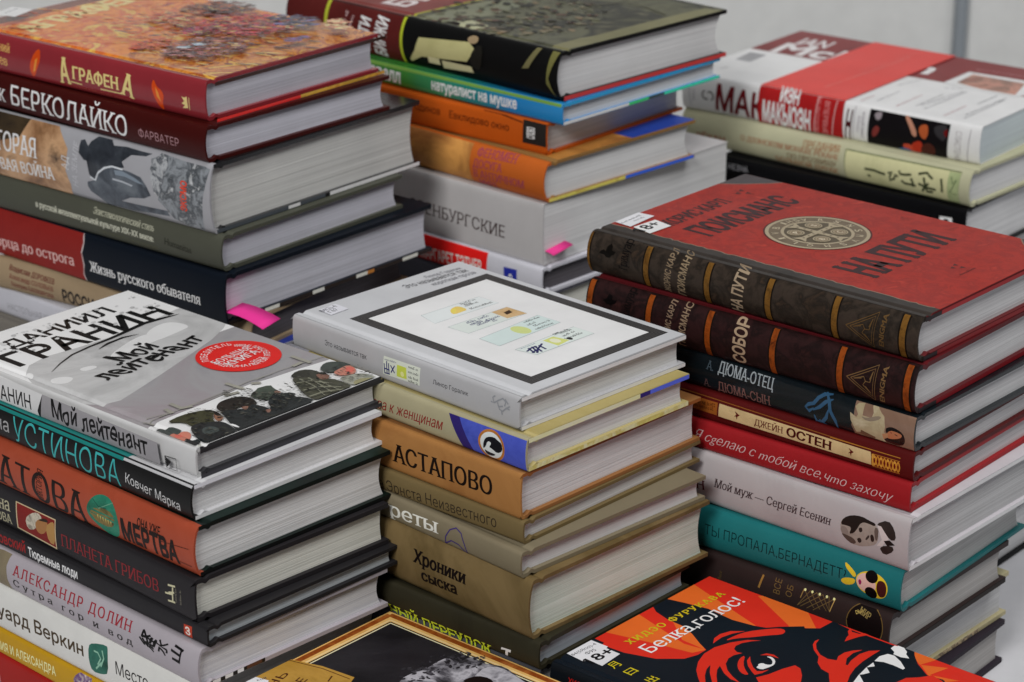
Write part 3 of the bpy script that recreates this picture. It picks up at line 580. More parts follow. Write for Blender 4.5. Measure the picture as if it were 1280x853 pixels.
['p','S',[-286.3,30.1,-121.3,32,-120.4,25.1,-122.5,18.6,-120.9,11.3,-122.2,4.9,-120.6,-1.9,-291,-5.3],['n',[0.227,0.016,0.013],[0.264,0.019,0.015],[0.193,0.012,0.01],12],'red_panel'],
['s','S',[(-120.84,32.05,-121.73,31.94),(-120,25.06,-120.9,25.14),(-122.01,18.58,-122.91,18.61),(-120.48,11.31,-121.38,11.29),(-121.76,4.91,-122.66,4.88),(-120.11,-0.74,-120.98,-0.99)],['n',[0.8,0.8,0.794],[0.292,0.111,0.111],200],'red_panel'],
['t','S','Из дворца до острога',-228.44,5.5,98.97,6.75,0.029,[0.753,0.487,0.457],'title_lettering',{'sf': 0.085,'ct': 2,'w': -0.004}],
['t','S','Жизнь русского обывателя',-116.15,8.28,96.1,6.47,0.003,[0.8,0.8,0.8],'title_lettering',{'sf': 0.085,'ct': 2,'w': -0.004}],
['p','E',[0.5,0.3,176,0.3,176,2.6,0.5,2.6],[0.032,0.023,0.02],'board_edge'],
['p','E',[30,0.3,42,0.3,42,2.5,30,2.5],[0.8,0.8,0.725],'board_edge'],
['p','E',[70,0.3,80,0.3,80,2.5,70,2.5],[0.8,0.8,0.725],'board_edge'],
['p','E',[108,0.3,118,0.3,118,2.5,108,2.5],[0.8,0.8,0.725],'board_edge'],
['p','E',[150,0.3,164,0.3,164,2.5,150,2.5],[0.8,0.8,0.725],'board_edge'],
['p','E',[118,0.3,124,0.3,124,2.5,118,2.5],[0.584,0.222,0.043],'board_edge']],
'A6':[
['t','S','Владислав ДОРОФЕЕВ',-191.56,15.04,37.97,3.21,-0.063,[0.122,0.017,0.016],'lettering',{'sf': 0.085,'w': 0.01,'ct': 2}],
['t','S','Александр СОЛОВЬЕВ',-191.37,9.82,36.69,3.22,-0.056,[0.182,0.031,0.026],'lettering',{'sf': 0.085,'ct': 2,'w': -0.004}],
['t','S','Валерия БАШКИРОВА',-190.14,4.8,35.04,3.23,-0.066,[0.182,0.031,0.026],'lettering',{'sf': 0.085,'ct': 2,'w': -0.004}],
['t','S','РОССИЯ',-147.87,2.88,30.57,8.13,-0.072,[0.019,0.016,0.016],'title_lettering',{'w': 0.03}]],
'A7':[
['t','S','НАСТОЛЬНАЯ КНИГА',-198.9,4.34,52.31,4.27,0.031,[0.306,0.306,0.331],'title_lettering',{}],
['p','T',[-23.2,47.9,-38.7,82.4,-43.8,100.9,-6,96.4,25.4,51.9,1.1,44.3],[0.033,0.056,0.328],'blue_panel'],
['p','T',[-27.9,60.2,-28.2,71,-14.8,68.1,-10.3,53.9],[0.769,0.769,0.8],'library_label'],
['m','T',-24.58,60.34,-23.37,69.74,1.6,[0.088,0.088,0.107],'library_label',3]],
'B1':[
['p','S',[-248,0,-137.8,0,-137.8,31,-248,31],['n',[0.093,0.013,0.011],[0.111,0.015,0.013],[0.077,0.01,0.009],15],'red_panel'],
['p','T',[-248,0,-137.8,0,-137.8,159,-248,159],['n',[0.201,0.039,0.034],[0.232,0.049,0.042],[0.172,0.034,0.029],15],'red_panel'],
['p','S',[-137.8,0,-135.6,0,-135.6,31,-137.8,31],[0.519,0.609,0.038],'green_line'],
['p','T',[-137.8,0,-135.6,0,-135.6,159,-137.8,159],[0.448,0.448,0.043],'green_line'],
['p','S',[-210.4,0,-207.4,0,-207.4,31,-210.4,31],[0.469,0.519,0.041],'green_line'],
['t','S','БИРЖИ',-153.09,1.61,25.85,10.54,1.448,[0.8,0.8,0.8],'title_lettering',{'w': 0.03}],
['t','S','НИТИ',-168.66,3.76,21.51,9.55,1.458,[0.8,0.8,0.8],'title_lettering',{'w': 0.03}],
['m','S',-191.14,15.12,-188.48,26.36,2.5,[0.668,0.485,0.485],'small_print',4],
['m','S',-184.93,15.06,-182.33,25.2,2.5,[0.668,0.485,0.485],'small_print',5],
['t','T','БИРЖИ',-156.57,17.05,122.09,19.52,1.715,[0.769,0.696,0.696],'cover_lettering',{'w': 0.03}],
['p','T',[-135.6,1.5,-0.5,1.5,-0.5,159,-135.6,159],['n',[0.046,0.046,0.033],[0.118,0.118,0.07],[0.026,0.026,0.02],[0.168,0.161,0.097],24],'cover_painting'],
['p','T',[-127,-2.1,-131.1,66.2,-110.6,91.6,-104,74.6,-99.2,38,-105.9,9.4],['n',[0.168,0.183,0.129],[0.231,0.231,0.142],20],'cover_painting'],
['p','T',[-15.3,5.8,-2.1,3.1,3.2,155.2,-12.7,152.1,-14.3,104.6,-13.8,44.6,-16.2,32.8],['n',[0.231,0.214,0.107],[0.168,0.161,0.079],25],'cover_painting'],
['p','T',[-104.8,9.5,-98.5,20.7,-80.9,17.9,-76.9,10.2,-88.1,3.1],[0.448,0.448,0.286],'cover_painting'],
['d','T',-84.9,51.5,55,62,330,0.6,2.6,[[0.231,0.168,0.097],[0.079,0.063,0.043],[0.02,0.016,0.013],[0.214,0.19,0.118],[0.118,0.049,0.035],[0.049,0.049,0.038],[0.014,0.014,0.011],[0.142,0.142,0.079]],'cover_painting',1.8,-0.5,0.9,0,21],
['s','T',[(-70.22,102.2,-68.78,101.77),(-62,129.29,-61,128.18),(-41.76,127.5,-42.08,126.03),(-17.72,119.94,-18.17,118.51)],[0.112,0.107,0.056],'cover_painting'],
['p','S',[-119.9,21.2,-76,25.3,-69.2,21.5,-76.1,12.8,-117.7,8.9,-128.4,3.6,-129.6,5.1,-123.6,12.1],['n',[0.453,0.422,0.187],[0.59,0.554,0.266],30],'cover_painting'],
['p','S',[-111.8,9.9,-101.3,10.1,-101.4,5.9,-111.9,5.7],[0.668,0.628,0.365],'cover_painting'],
['p','S',[-99,9.6,-72.7,10.1,-71.5,6.1,-99.1,4.2],[0.668,0.628,0.365],'cover_painting'],
['p','S',[-78.7,27.3,-73.7,29.8,-68.8,29,-68.8,25.7,-74.7,24.2],[0.365,0.266,0.153],'cover_painting',1],
['p','S',[-69.2,24.8,-62.5,24.3,-63.6,9.2,-71.5,9.5,-73.8,15.7],[0.014,0.013,0.01],'cover_painting',1],
['p','S',[-19.6,31.6,-15.3,31.9,-22.8,18.1,-28.2,17.1],[0.169,0.153,0.068],'cover_painting'],
['p','S',[-6.7,30.9,-0.6,31.1,-5.9,14.6,-1.9,2.4,-8,11],[0.169,0.161,0.051],'cover_painting'],
['p','E',[0.5,0.3,159,0.3,159,3,0.5,3],[0.626,0.053,0.051],'board_edge']],
'B2':[
['p','S',[-248,11.6,-1,11.6,-1,14,-248,14],[0.187,0.365,0.068],'spine_print'],
['t','S','Даррелл',-179.98,3.72,41.29,9.26,-0.028,[0.8,0.8,0.8],'lettering',{'w': 0.035}],
['t','S','натуралист на мушке',-110.68,3.82,73.43,5.3,0.003,[0.8,0.8,0.8],'title_lettering',{'w': 0.03}],
['p','E',[0.5,0.3,64,0.3,64,2.2,0.5,2.2],[0.8,0.8,0.8],'board_edge'],
['p','E',[64,0.3,84,0.3,84,2.2,64,2.2],[0.044,0.626,0.176],'board_edge'],
['p','E',[84,0.3,100,0.3,100,2.2,84,2.2],[0.04,0.064,0.064],'board_edge'],
['p','E',[100,0.3,158,0.3,158,2.2,100,2.2],[0.044,0.786,0.489],'board_edge'],
['p','E',[0.5,11.8,158,11.8,158,13.9,0.5,13.9],[0.017,0.373,0.73],'board_edge']],
'B3':[
['t','S','Родинов',-113.66,10.56,25.61,4.88,-0.009,[0.124,0.018,0.003],'lettering',{'w': 0.01}],
['t','S','Евклидово окно',-80.19,10.16,49.8,4.76,0.003,[0.099,0.014,0.003],'title_lettering',{'w': 0.01}],
['p','S',[-19,19.9,-0.4,19.7,-0.2,5.3,-19.3,5.1],[0.022,0.018,0.016],'black_panel'],
['t','S','СЛОВО',-9.57,8.72,7.46,6.15,1.579,[0.8,0.8,0.8],'publisher_mark',{'w': 0.04}],
['s','S',[(-51.87,20.71,-51.87,19.71),(-38.6,20.73,-38.67,19.73),(-19.61,18.45,-19.73,17.46)],[0.124,0.022,0.005],'printed_line#1']],
'B4':[
['p','S',[-248,0,-64.1,0,-64.1,26,-248,26],['n',[0.485,0.205,0.051],[0.709,0.338,0.088],[0.365,0.138,0.038],[0.59,0.244,0.068],18],'parchment_panel'],
['t','S','ФЕНОМЕН',-58.34,19.24,34.08,5.2,0.046,[0.365,0.059,0.111],'title_lettering',{'sf': 0.085,'sh': 0.1,'ct': 2,'w': -0.004}],
['t','S','ДОСУГА',-61.21,11.8,25.85,5.49,0.047,[0.365,0.059,0.111],'title_lettering',{'sf': 0.085,'sh': 0.1,'ct': 2,'w': -0.004}],
['t','S','В АНТИЧНОМ',-61.23,5.19,45.33,5.28,0.029,[0.365,0.059,0.111],'title_lettering',{'sf': 0.085,'sh': 0.1,'ct': 2,'w': -0.004}],
['t','S','МИРЕ',-58.38,0.51,17.05,3.84,0.029,[0.365,0.059,0.111],'title_lettering',{'sf': 0.085,'sh': 0.1,'ct': 2,'w': -0.004}],
['p','E',[0.5,0.3,71.7,0.3,71.7,2.4,0.5,2.4],['n',[0.8,0.489,0.103],[0.8,0.73,0.155],[0.373,0.155,0.036],40],'board_edge'],
['p','E',[71.7,0.3,139,0.3,139,2.4,71.7,2.4],[0.044,0.155,0.8],'board_edge'],
['p','T',[-247,77.7,-0.3,77.7,-0.3,139.5,-247,139.5],[0.02,0.056,0.328],'blue_panel'],
['p','T',[-247,9,-0.3,9,-0.3,77.7,-247,77.7],['n',[0.373,0.155,0.033],[0.533,0.231,0.049],[0.231,0.088,0.02],25],'parchment_panel']],
'B5':[
['t','S','ОРЕНБУРГСКИЕ',-115.27,13.25,83.55,8.2,-0.021,[0.044,0.022,0.02],'title_lettering',{'sf': 0.085,'ct': 1,'w': -0.004}]],
'B6':[
['p','S',[-218.3,19,-46.5,19.4,-47.2,-1.7,-219.3,-7],[0.8,0.015,0.013],'red_panel'],
['t','S','МАРГАРЕТ ТЭТЧЕР',-106.56,1.52,55.21,7.71,0.041,[0.8,0.773,0.725],'title_lettering',{'w': 0.02}],
['p','S',[-32.3,12,-21,12.5,-21,4.6,-31.9,4.1],[0.023,0.035,0.348],'emblem'],
['p','S',[-24.8,6.5,-24.9,6.9,-25,7.4,-25.2,7.8,-25.4,8.2,-25.7,8.4,-26.1,8.6,-26.4,8.7,-26.8,8.6,-27.1,8.4,-27.4,8.2,-27.7,7.8,-27.9,7.4,-28,6.9,-28,6.5,-28,6,-27.9,5.5,-27.7,5.1,-27.4,4.7,-27.1,4.5,-26.8,4.3,-26.4,4.3,-26.1,4.3,-25.7,4.5,-25.4,4.7,-25.2,5.1,-25,5.5,-24.9,6],[0.8,0.8,0.8],'emblem'],
['p','S',[-25.6,6.2,-25.7,6.5,-25.7,6.7,-25.8,6.9,-25.9,7.1,-26.1,7.3,-26.3,7.4,-26.4,7.4,-26.6,7.4,-26.8,7.3,-26.9,7.1,-27.1,6.9,-27.2,6.7,-27.2,6.5,-27.2,6.2,-27.2,5.9,-27.2,5.7,-27.1,5.4,-26.9,5.2,-26.8,5.1,-26.6,5,-26.4,5,-26.3,5,-26.1,5.1,-25.9,5.2,-25.8,5.4,-25.7,5.7,-25.7,5.9],[0.023,0.035,0.348],'emblem']],
'C1':[
['t','S','МАК',-205.7,3.62,41.11,17.74,-0.047,[0.171,0.007,0.011],'title_lettering',{'w': 0.03}],
['t','S','Н',-101.42,1.37,4.4,19.56,-0.079,[0.065,0.005,0.007],'title_lettering',{'w': 0.03}],
['p','T',[-233.1,85.2,-0.5,85.2,-0.5,155.6,-233.1,155.6],['n',[0.198,0.011,0.014],[0.231,0.017,0.018],[0.168,0.009,0.011],15],'red_panel'],
['t','T','IAN',-215.1,116.93,24.65,21.22,0.094,[0.769,0.732,0.732],'cover_lettering',{'w': 0.03}],
['t','T','McEwan',-217.73,86.91,123.97,30.56,0.096,[0.8,0.769,0.769],'cover_lettering',{'w': 0.03}],
['p','T',[-224,50.6,-227.1,75.7,-213.3,76.2,-211.1,50.6],[0.476,0.476,0.49],'barcode'],
['s','T',[(-223.83,52.57,-223.86,51.97),(-212.33,51.94,-212.36,51.34)],[0.198,0.198,0.222],'barcode'],
['s','T',[(-224.06,54.44,-224.09,53.84),(-212.46,53.89,-212.49,53.29)],[0.198,0.198,0.222],'barcode'],
['s','T',[(-224.3,56.32,-224.32,55.72),(-212.58,55.83,-212.61,55.23)],[0.198,0.198,0.222],'barcode'],
['s','T',[(-224.53,58.2,-224.55,57.6),(-212.71,57.78,-212.73,57.19)],[0.198,0.198,0.222],'barcode'],
['s','T',[(-224.77,60.09,-224.78,59.49),(-212.84,59.74,-212.86,59.14)],[0.198,0.198,0.222],'barcode'],
['s','T',[(-225,61.98,-225.02,61.38),(-212.97,61.7,-212.98,61.1)],[0.198,0.198,0.222],'barcode'],
['s','T',[(-225.24,63.87,-225.25,63.27),(-213.09,63.66,-213.1,63.06)],[0.198,0.198,0.222],'barcode'],
['s','T',[(-225.48,65.76,-225.48,65.16),(-213.22,65.62,-213.23,65.02)],[0.198,0.198,0.222],'barcode'],
['s','T',[(-225.71,67.66,-225.72,67.06),(-213.35,67.59,-213.35,66.99)],[0.198,0.198,0.222],'barcode'],
['s','T',[(-225.95,69.57,-225.95,68.97),(-213.48,69.56,-213.48,68.96)],[0.198,0.198,0.222],'barcode'],
['s','T',[(-226.19,71.47,-226.18,70.87),(-213.61,71.54,-213.6,70.94)],[0.198,0.198,0.222],'barcode'],
['s','T',[(-226.43,73.38,-226.42,72.78),(-213.73,73.52,-213.73,72.92)],[0.198,0.198,0.222],'barcode'],
['m','T',-217.49,21.82,-213.9,29.67,1.6,[0.129,0.129,0.142],'small_print',6],
['m','T',-94.31,7.73,-94.23,26.08,1.5,[0.422,0.129,0.155],'small_print',7],
['m','T',-85.75,13.14,-86.22,44.94,1.5,[0.231,0.231,0.248],'small_print',8],
['m','T',-94.83,58.35,-89.66,83.03,1.5,[0.231,0.231,0.248],'small_print',9],
['m','T',-68.7,10,-69.57,46.53,1.5,[0.422,0.129,0.155],'small_print',10],
['m','T',-58.56,18.02,-58.68,56.53,1.5,[0.198,0.198,0.222],'small_print',11],
['m','T',-56.15,22.15,-51.96,73.46,1.5,[0.198,0.198,0.222],'small_print',12],
['m','T',-50.45,15.54,-49.61,72.99,1.5,[0.198,0.198,0.222],'small_print',13],
['m','T',-66.62,71.23,-56.07,77.23,1.5,[0.198,0.198,0.222],'small_print',14],
['m','T',-32.05,8.17,-32.48,38.65,1.5,[0.422,0.129,0.155],'small_print',15],
['m','T',-18.46,10.27,-18.84,69.72,1.5,[0.198,0.198,0.222],'small_print',16],
['m','T',-21.78,18.46,-20.6,75.18,1.5,[0.198,0.198,0.222],'small_print',17],
['m','T',-28.44,48.56,-28.25,76,1.5,[0.198,0.198,0.222],'small_print',18],
['p','T',[-74.4,83.6,-74.6,122.3,-31.8,124,-13.6,89.9,-17.7,80.7],[0.8,0.8,0.8],'cover_photo'],
['p','T',[-67.1,89.9,-68.9,117.5,-28.4,117.2,-19.9,84.9,-46.4,84.9],['n',[0.118,0.063,0.043],[0.595,0.286,0.214],[0.231,0.142,0.107],[0.533,0.118,0.088],45],'cover_photo'],
['m','T',-73.75,130.94,-36.49,133.38,2.5,[0.595,0.286,0.286],'small_print',19],
['p','S',[-82.6,24.3,-22.4,23.8,-23.7,0.6,-83.9,-0.8],['n',[0.004,0.003,0.004],[0.009,0.007,0.008],20],'spine_photo'],
['p','S',[-56.7,24,-53.6,24.5,-46.9,16.3,-46.1,11.7,-49.1,11.2,-52.1,17.3],[0.557,0.261,0.171],'spine_photo',1],
['p','S',[-45,19.4,-39,21.4,-37.6,15.1,-40.3,9.9,-44.7,13.8],[0.492,0.104,0.031],'spine_photo',1],
['p','S',[-57.5,4.9,-50.3,5.7,-43.7,0.7,-44.6,-2.3,-54,-1.1],[0.557,0.073,0.037],'spine_photo',1],
['p','S',[-50.3,6.2,-43.3,9.8,-41,5,-43.7,-0.2,-49,1.7],[0.492,0.037,0.015],'spine_photo',1],
['p','S',[-43.1,5.6,-37.2,9.5,-32.3,6.6,-32.4,0.9,-38.4,-2.1,-42.7,0],[0.073,0.018,0.012],'spine_photo',1],
['p','S',[-62.4,0.2,-54.2,2.6,-46.7,-0.8,-51.8,-3.1],[0.037,0.155,0.377],'spine_photo',1],
['p','S',[-79.6,22,-73.4,24,-73.6,19.2,-77.1,17.2],[0.304,0.261,0.282],'spine_photo',1],
['p','S',[-79.9,10.5,-77,14.4,-73.7,12.5,-77,6.2,-80.1,5.7],[0.222,0.037,0.031],'spine_photo',1],
['p','S',[-33.9,21.4,-23.4,23.2,-25,10.7,-33.5,15.8],[0.037,0.034,0.037],'spine_photo',1],
['p','S',[-27.5,17.8,-23.7,21.2,-23.7,13.8],[0.141,0.007,0.007],'spine_photo',1],
['t','S','СЛАСТЕНА',-17.92,20.46,20.3,4.68,-1.598,[0.304,0.271,0.282],'title_lettering',{'w': -0.015}],
['s','S',[(-7.11,23.17,-7.46,23.2),(-8.76,-1.25,-9.11,-1.22)],[0.241,0.213,0.241],'printed_line#2'],
['s','S',[(-93.7,24.35,-94.05,24.37),(-95,-0.07,-95.35,-0.05)],[0.241,0.213,0.241],'printed_line#3'],
['m','S',-87.76,21.58,-88.41,2.78,2,[0.327,0.293,0.327],'small_print',20],
['m','S',-90.74,18.2,-91.89,7.46,2,[0.432,0.391,0.432],'small_print',21],
['s','S',[(-209.24,9.78,-208.84,8.97),(-208.79,10,-208.32,9.23),(-208.43,10.27,-207.83,9.6),(-208.12,10.6,-207.41,10.05),(-207.87,10.99,-207.07,10.57),(-207.69,11.41,-206.84,11.14),(-207.6,11.85,-206.7,11.74),(-207.58,12.31,-206.68,12.35),(-207.64,12.76,-206.77,12.97),(-207.79,13.19,-206.96,13.55),(-208.01,13.59,-207.26,14.09),(-208.29,13.95,-207.64,14.57),(-208.64,14.24,-208.11,14.97),(-209.03,14.48,-208.64,15.29),(-209.46,14.63,-209.22,15.5),(-209.91,14.71,-209.83,15.61),(-210.36,14.71,-210.44,15.61),(-210.81,14.63,-211.05,15.5),(-211.24,14.47,-211.63,15.28),(-211.66,14.21,-212.12,14.98)],[0.022,0.022,0.02],'emblem'],
['s','S',[(-214.11,15,-214.48,15.82),(-214.57,14.8,-215,15.59),(-214.94,14.54,-215.51,15.24),(-215.27,14.23,-215.95,14.81),(-215.53,13.85,-216.31,14.3),(-215.72,13.44,-216.57,13.75),(-215.84,13,-216.73,13.15),(-215.88,12.55,-216.78,12.54),(-215.83,12.09,-216.71,11.92),(-215.7,11.65,-216.54,11.33),(-215.5,11.24,-216.27,10.78),(-215.23,10.88,-215.9,10.28),(-214.9,10.57,-215.45,9.86),(-214.52,10.32,-214.94,9.52),(-214.1,10.14,-214.37,9.28),(-213.65,10.04,-213.77,9.15),(-213.2,10.03,-213.15,9.13),(-212.74,10.09,-212.54,9.21),(-212.31,10.23,-211.95,9.41),(-211.88,10.47,-211.45,9.68)],[0.022,0.022,0.02],'emblem'],
['s','S',[(-227.45,15.34,-227.85,15.29),(-225.85,2.6,-226.24,2.55)],[0.327,0.327,0.377],'printed_line#4'],
['m','S',-222.92,6.6,-223.01,15.57,1.6,[0.327,0.327,0.377],'small_print',22]],
'C2':[
['t','S','ПРЕДАНИЯ',-132.49,16.07,30.26,4.82,0.055,[0.334,0.114,0.035],'title_lettering',{'sf': 0.085,'ct': 2,'w': -0.004}],
['t','S','О ДЗЭНСКОМ МОНАХЕ РЁКАНЕ',-184.42,11.17,82.14,3.73,0.018,[0.334,0.091,0.029],'title_lettering',{'sf': 0.085,'ct': 2,'w': -0.004}],
['t','S','ПО ПРОЗВИЩУ',-145.12,6.17,41.85,3.69,0.036,[0.171,0.081,0.029],'title_lettering',{'sf': 0.085,'ct': 2,'w': -0.004}],
['t','S','БОЛЬШОЙ ДУРАК',-155.08,1.9,52.75,3.7,0.012,[0.387,0.127,0.041],'title_lettering',{'sf': 0.085,'ct': 2,'w': -0.004}],
['t','S','РЁКАН',-223.64,4.79,26.21,4.48,0.048,[0.334,0.081,0.047],'author_lettering',{'sf': 0.085,'w': 0.01,'ct': 2}],
['p','S',[-97.7,21,-7.7,22.6,-7.6,1.7,-96.8,0.7],['n',[0.541,0.524,0.287],[0.65,0.631,0.36],[0.445,0.445,0.224],14],'cartouche'],
['s','S',[(-97.69,21.36,-97.68,20.66),(-7.6,22.96,-7.75,22.27),(-7.51,1.38,-7.68,2.06),(-96.84,0.35,-96.69,1.03),(-98.03,21,-97.33,21.03)],[0.081,0.114,0.041],'cartouche'],
['p','S',[-16.3,21.8,-7.8,22,-7.7,2.2,-16,2.1],['n',[0.244,0.31,0.141],[0.415,0.475,0.244],[0.155,0.224,0.081],40],'cartouche'],
['s','S',[(-13.92,19.25,-14.48,19.03),(-12.16,14.66,-12.35,14.1),(-9.61,17.6,-10.18,17.76),(-13.59,8.42,-14.19,8.39),(-9.35,7.75,-9.47,7.16)],[0.047,0.081,0.029],'cartouche'],
['s','S',[(-20.52,16.48,-22.17,16.08),(-19.42,11.9,-21.1,11.68),(-19.27,7.13,-20.96,7.08)],[0.035,0.047,0.02],'calligraphy'],
['s','S',[(-39.1,16.83,-38.6,15.21),(-32.59,18.8,-32.6,17.1),(-29.34,16.69,-30.24,15.25),(-27.19,15.57,-27.97,14.06)],[0.035,0.047,0.02],'calligraphy'],
['s','S',[(-38.19,10.31,-38.57,8.65),(-31.75,8.82,-31.96,7.14),(-24.91,8.66,-24.95,6.96)],[0.035,0.047,0.02],'calligraphy'],
['s','S',[(-33.65,14.77,-35.29,14.32),(-32.19,9.4,-33.83,8.93),(-30.79,4.77,-32.41,4.28)],[0.035,0.047,0.02],'calligraphy'],
['s','S',[(-36.57,4.77,-35.15,3.84),(-33.64,9.22,-32.31,8.17),(-31.08,11.71,-29.9,10.49)],[0.035,0.047,0.02],'calligraphy'],
['s','S',[(-27.34,4.74,-27.5,6.43),(-31.57,4.33,-31.73,6.03)],[0.035,0.047,0.02],'calligraphy'],
['s','S',[(-53.14,15.78,-54.61,14.93),(-52.3,14,-52.98,12.45),(-49.53,14.24,-49.29,12.56),(-44.27,15.31,-43.93,13.65)],[0.035,0.047,0.02],'calligraphy'],
['s','S',[(-51.37,9.66,-52.22,8.18),(-48.82,8.14,-49.14,6.47),(-44.7,8.37,-44.66,6.67),(-40.36,8.31,-40.39,6.61)],[0.035,0.047,0.02],'calligraphy'],
['s','S',[(-43.39,12.48,-44.91,11.72),(-41.81,9.25,-43.47,8.92),(-42.12,6.07,-43.81,6.25)],[0.035,0.047,0.02],'calligraphy'],
['s','S',[(-62.63,12.72,-62.02,11.14),(-58.54,13.75,-59.74,12.54),(-59.75,9.95,-61.39,10.42),(-60.61,7.85,-61.19,6.26),(-57.85,9.53,-56.6,8.38),(-56.82,12.7,-55.88,11.29),(-53.77,11.8,-54.45,10.24)],[0.035,0.047,0.02],'calligraphy'],
['s','S',[(-80.98,12.19,-80.92,10.49),(-73.22,12.49,-73.28,10.79),(-68.71,11.75,-68.92,10.06),(-64.34,11.4,-64.48,9.7)],[0.035,0.047,0.02],'calligraphy'],
['s','S',[(-78.15,8.28,-78.83,6.72),(-75.88,7.3,-76.56,5.74)],[0.035,0.047,0.02],'calligraphy']],
'C3':[
['p','S',[-19.4,28.6,-10,29.2,-9.5,23.1,-19,23],[0.8,0.8,0.8],'emblem'],
['p','S',[-11.8,25.3,-11.9,25.8,-12.1,26.3,-12.4,26.8,-12.7,27.2,-13.2,27.5,-13.7,27.6,-14.2,27.7,-14.8,27.6,-15.3,27.5,-15.7,27.2,-16.1,26.8,-16.4,26.3,-16.6,25.8,-16.6,25.3,-16.6,24.8,-16.4,24.3,-16.1,23.8,-15.7,23.4,-15.3,23.1,-14.8,23,-14.2,22.9,-13.7,23,-13.2,23.1,-12.7,23.4,-12.4,23.8,-12.1,24.3,-11.9,24.8],[0.005,0.005,0.007],'emblem'],
['t','S','НЕЗНА',-187.8,28.55,16.17,4.04,0.014,[0.475,0.475,0.507],'lettering',{}]],
'D1':[
['p','S',[-216.4,0,-211.2,0,-211.2,24,-216.4,24],[0.006,0.004,0.003],'spine_band#0'],
['p','S',[-215.5,0,-212.1,0,-212.1,24,-215.5,24],['n',[0.052,0.021,0.004],[0.177,0.083,0.015],[0.029,0.012,0.003],120],'spine_band#0'],
['p','S',[-175.1,0,-169.9,0,-169.9,24,-175.1,24],[0.006,0.004,0.003],'spine_band#1'],
['p','S',[-174.2,0,-170.8,0,-170.8,24,-174.2,24],['n',[0.052,0.021,0.004],[0.177,0.083,0.015],[0.029,0.012,0.003],120],'spine_band#1'],
['p','S',[-134,0,-128.8,0,-128.8,24,-134,24],[0.006,0.004,0.003],'spine_band#2'],
['p','S',[-133.1,0,-129.7,0,-129.7,24,-133.1,24],['n',[0.052,0.021,0.004],[0.177,0.083,0.015],[0.029,0.012,0.003],120],'spine_band#2'],
['p','S',[-94.3,0,-89.1,0,-89.1,24,-94.3,24],[0.006,0.004,0.003],'spine_band#3'],
['p','S',[-93.4,0,-90,0,-90,24,-93.4,24],['n',[0.052,0.021,0.004],[0.177,0.083,0.015],[0.029,0.012,0.003],120],'spine_band#3'],
['p','S',[-52.6,0,-47.4,0,-47.4,24,-52.6,24],[0.006,0.004,0.003],'spine_band#4'],
['p','S',[-51.7,0,-48.3,0,-48.3,24,-51.7,24],['n',[0.052,0.021,0.004],[0.177,0.083,0.015],[0.029,0.012,0.003],120],'spine_band#4'],
['p','S',[-11.6,0,-6.4,0,-6.4,24,-11.6,24],[0.006,0.004,0.003],'spine_band#5'],
['p','S',[-10.7,0,-7.3,0,-7.3,24,-10.7,24],['n',[0.052,0.021,0.004],[0.177,0.083,0.015],[0.029,0.012,0.003],120],'spine_band#5'],
['t','S','ЖОРИС КАРЛ',-156.77,1.05,24.66,4.07,1.449,[0.243,0.177,0.113],'author_lettering',{'w': 0.02}],
['t','S','ГЮИСМАНС',-146.73,1.34,25.21,4.85,1.457,[0.281,0.209,0.13],'author_lettering',{'w': 0.02}],
['t','S','НА ПУТИ',-108.72,0.8,25.54,7.03,1.484,[0.346,0.262,0.177],'title_lettering',{'w': 0.03}],
['t','S','Гримуар',-185.41,7.4,16.89,5.88,1.514,[0.003,0.002,0.002],'series_lettering',{'sf': 0.085,'ct': 2,'w': -0.004}],
['p','S',[-204.2,15.2,-202.1,16.5,-200.7,15.6,-200,18.4,-197.9,20.4,-196.5,19.2,-196.4,16.9,-194,16.6,-194.6,15,-196.4,14.2,-197.8,12.5,-200.2,12.5,-201.3,13.5,-204.9,13.9],[0.003,0.002,0.001],'silhouette_emblem'],
['s','S',[(-42.74,11.45,-42.47,10.98),(-24.28,21.93,-24.55,21.45),(-26.35,1.83,-26.63,2.31),(-42.74,10.97,-42.47,11.45)],[0.124,0.07,0.025],'triangle_emblem'],
['s','S',[(-40.22,11.53,-39.97,11.1),(-25.78,19.7,-26.03,19.27),(-27.4,3.96,-27.65,4.4),(-40.21,11.09,-39.97,11.53)],[0.124,0.07,0.025],'triangle_emblem'],
['s','S',[(-31.4,11.55,-30.95,11.77),(-32.25,13.64,-32.27,14.14),(-38.1,11.2,-38.43,11.57),(-33.6,13.02,-33.45,12.54)],[0.124,0.07,0.025],'triangle_emblem'],
['s','S',[(-31.18,11.91,-31.16,11.41),(-28.72,11.9,-28.31,11.62),(-27.23,17.85,-26.74,17.91),(-28.47,13.18,-28.94,13.36)],[0.124,0.07,0.025],'triangle_emblem'],
['s','S',[(-30.96,11.52,-31.38,11.8),(-32.52,9.44,-32.97,9.22),(-28.2,5.96,-28.34,5.47),(-31.47,8.76,-31.1,9.1)],[0.124,0.07,0.025],'triangle_emblem'],
['t','S','ENIGMA',-20.14,4.1,18.15,2.89,1.493,[0.124,0.07,0.025],'publisher_mark',{'w': 0.01,'sf': 0.085,'ct': 2}],
['p','T',[-213.6,14.8,-0.4,14.8,-0.4,143.7,-213.6,143.7],['n',[0.208,0.01,0.006],[0.382,0.025,0.014],[0.274,0.017,0.012],[0.474,0.041,0.022],95],'red_cloth'],
['p','T',[-213.6,0.6,-0.4,0.6,-0.4,15.8,-213.6,15.8],['n',[0.028,0.024,0.022],[0.043,0.035,0.03],[0.02,0.017,0.015],30],'leather_spine_strip'],
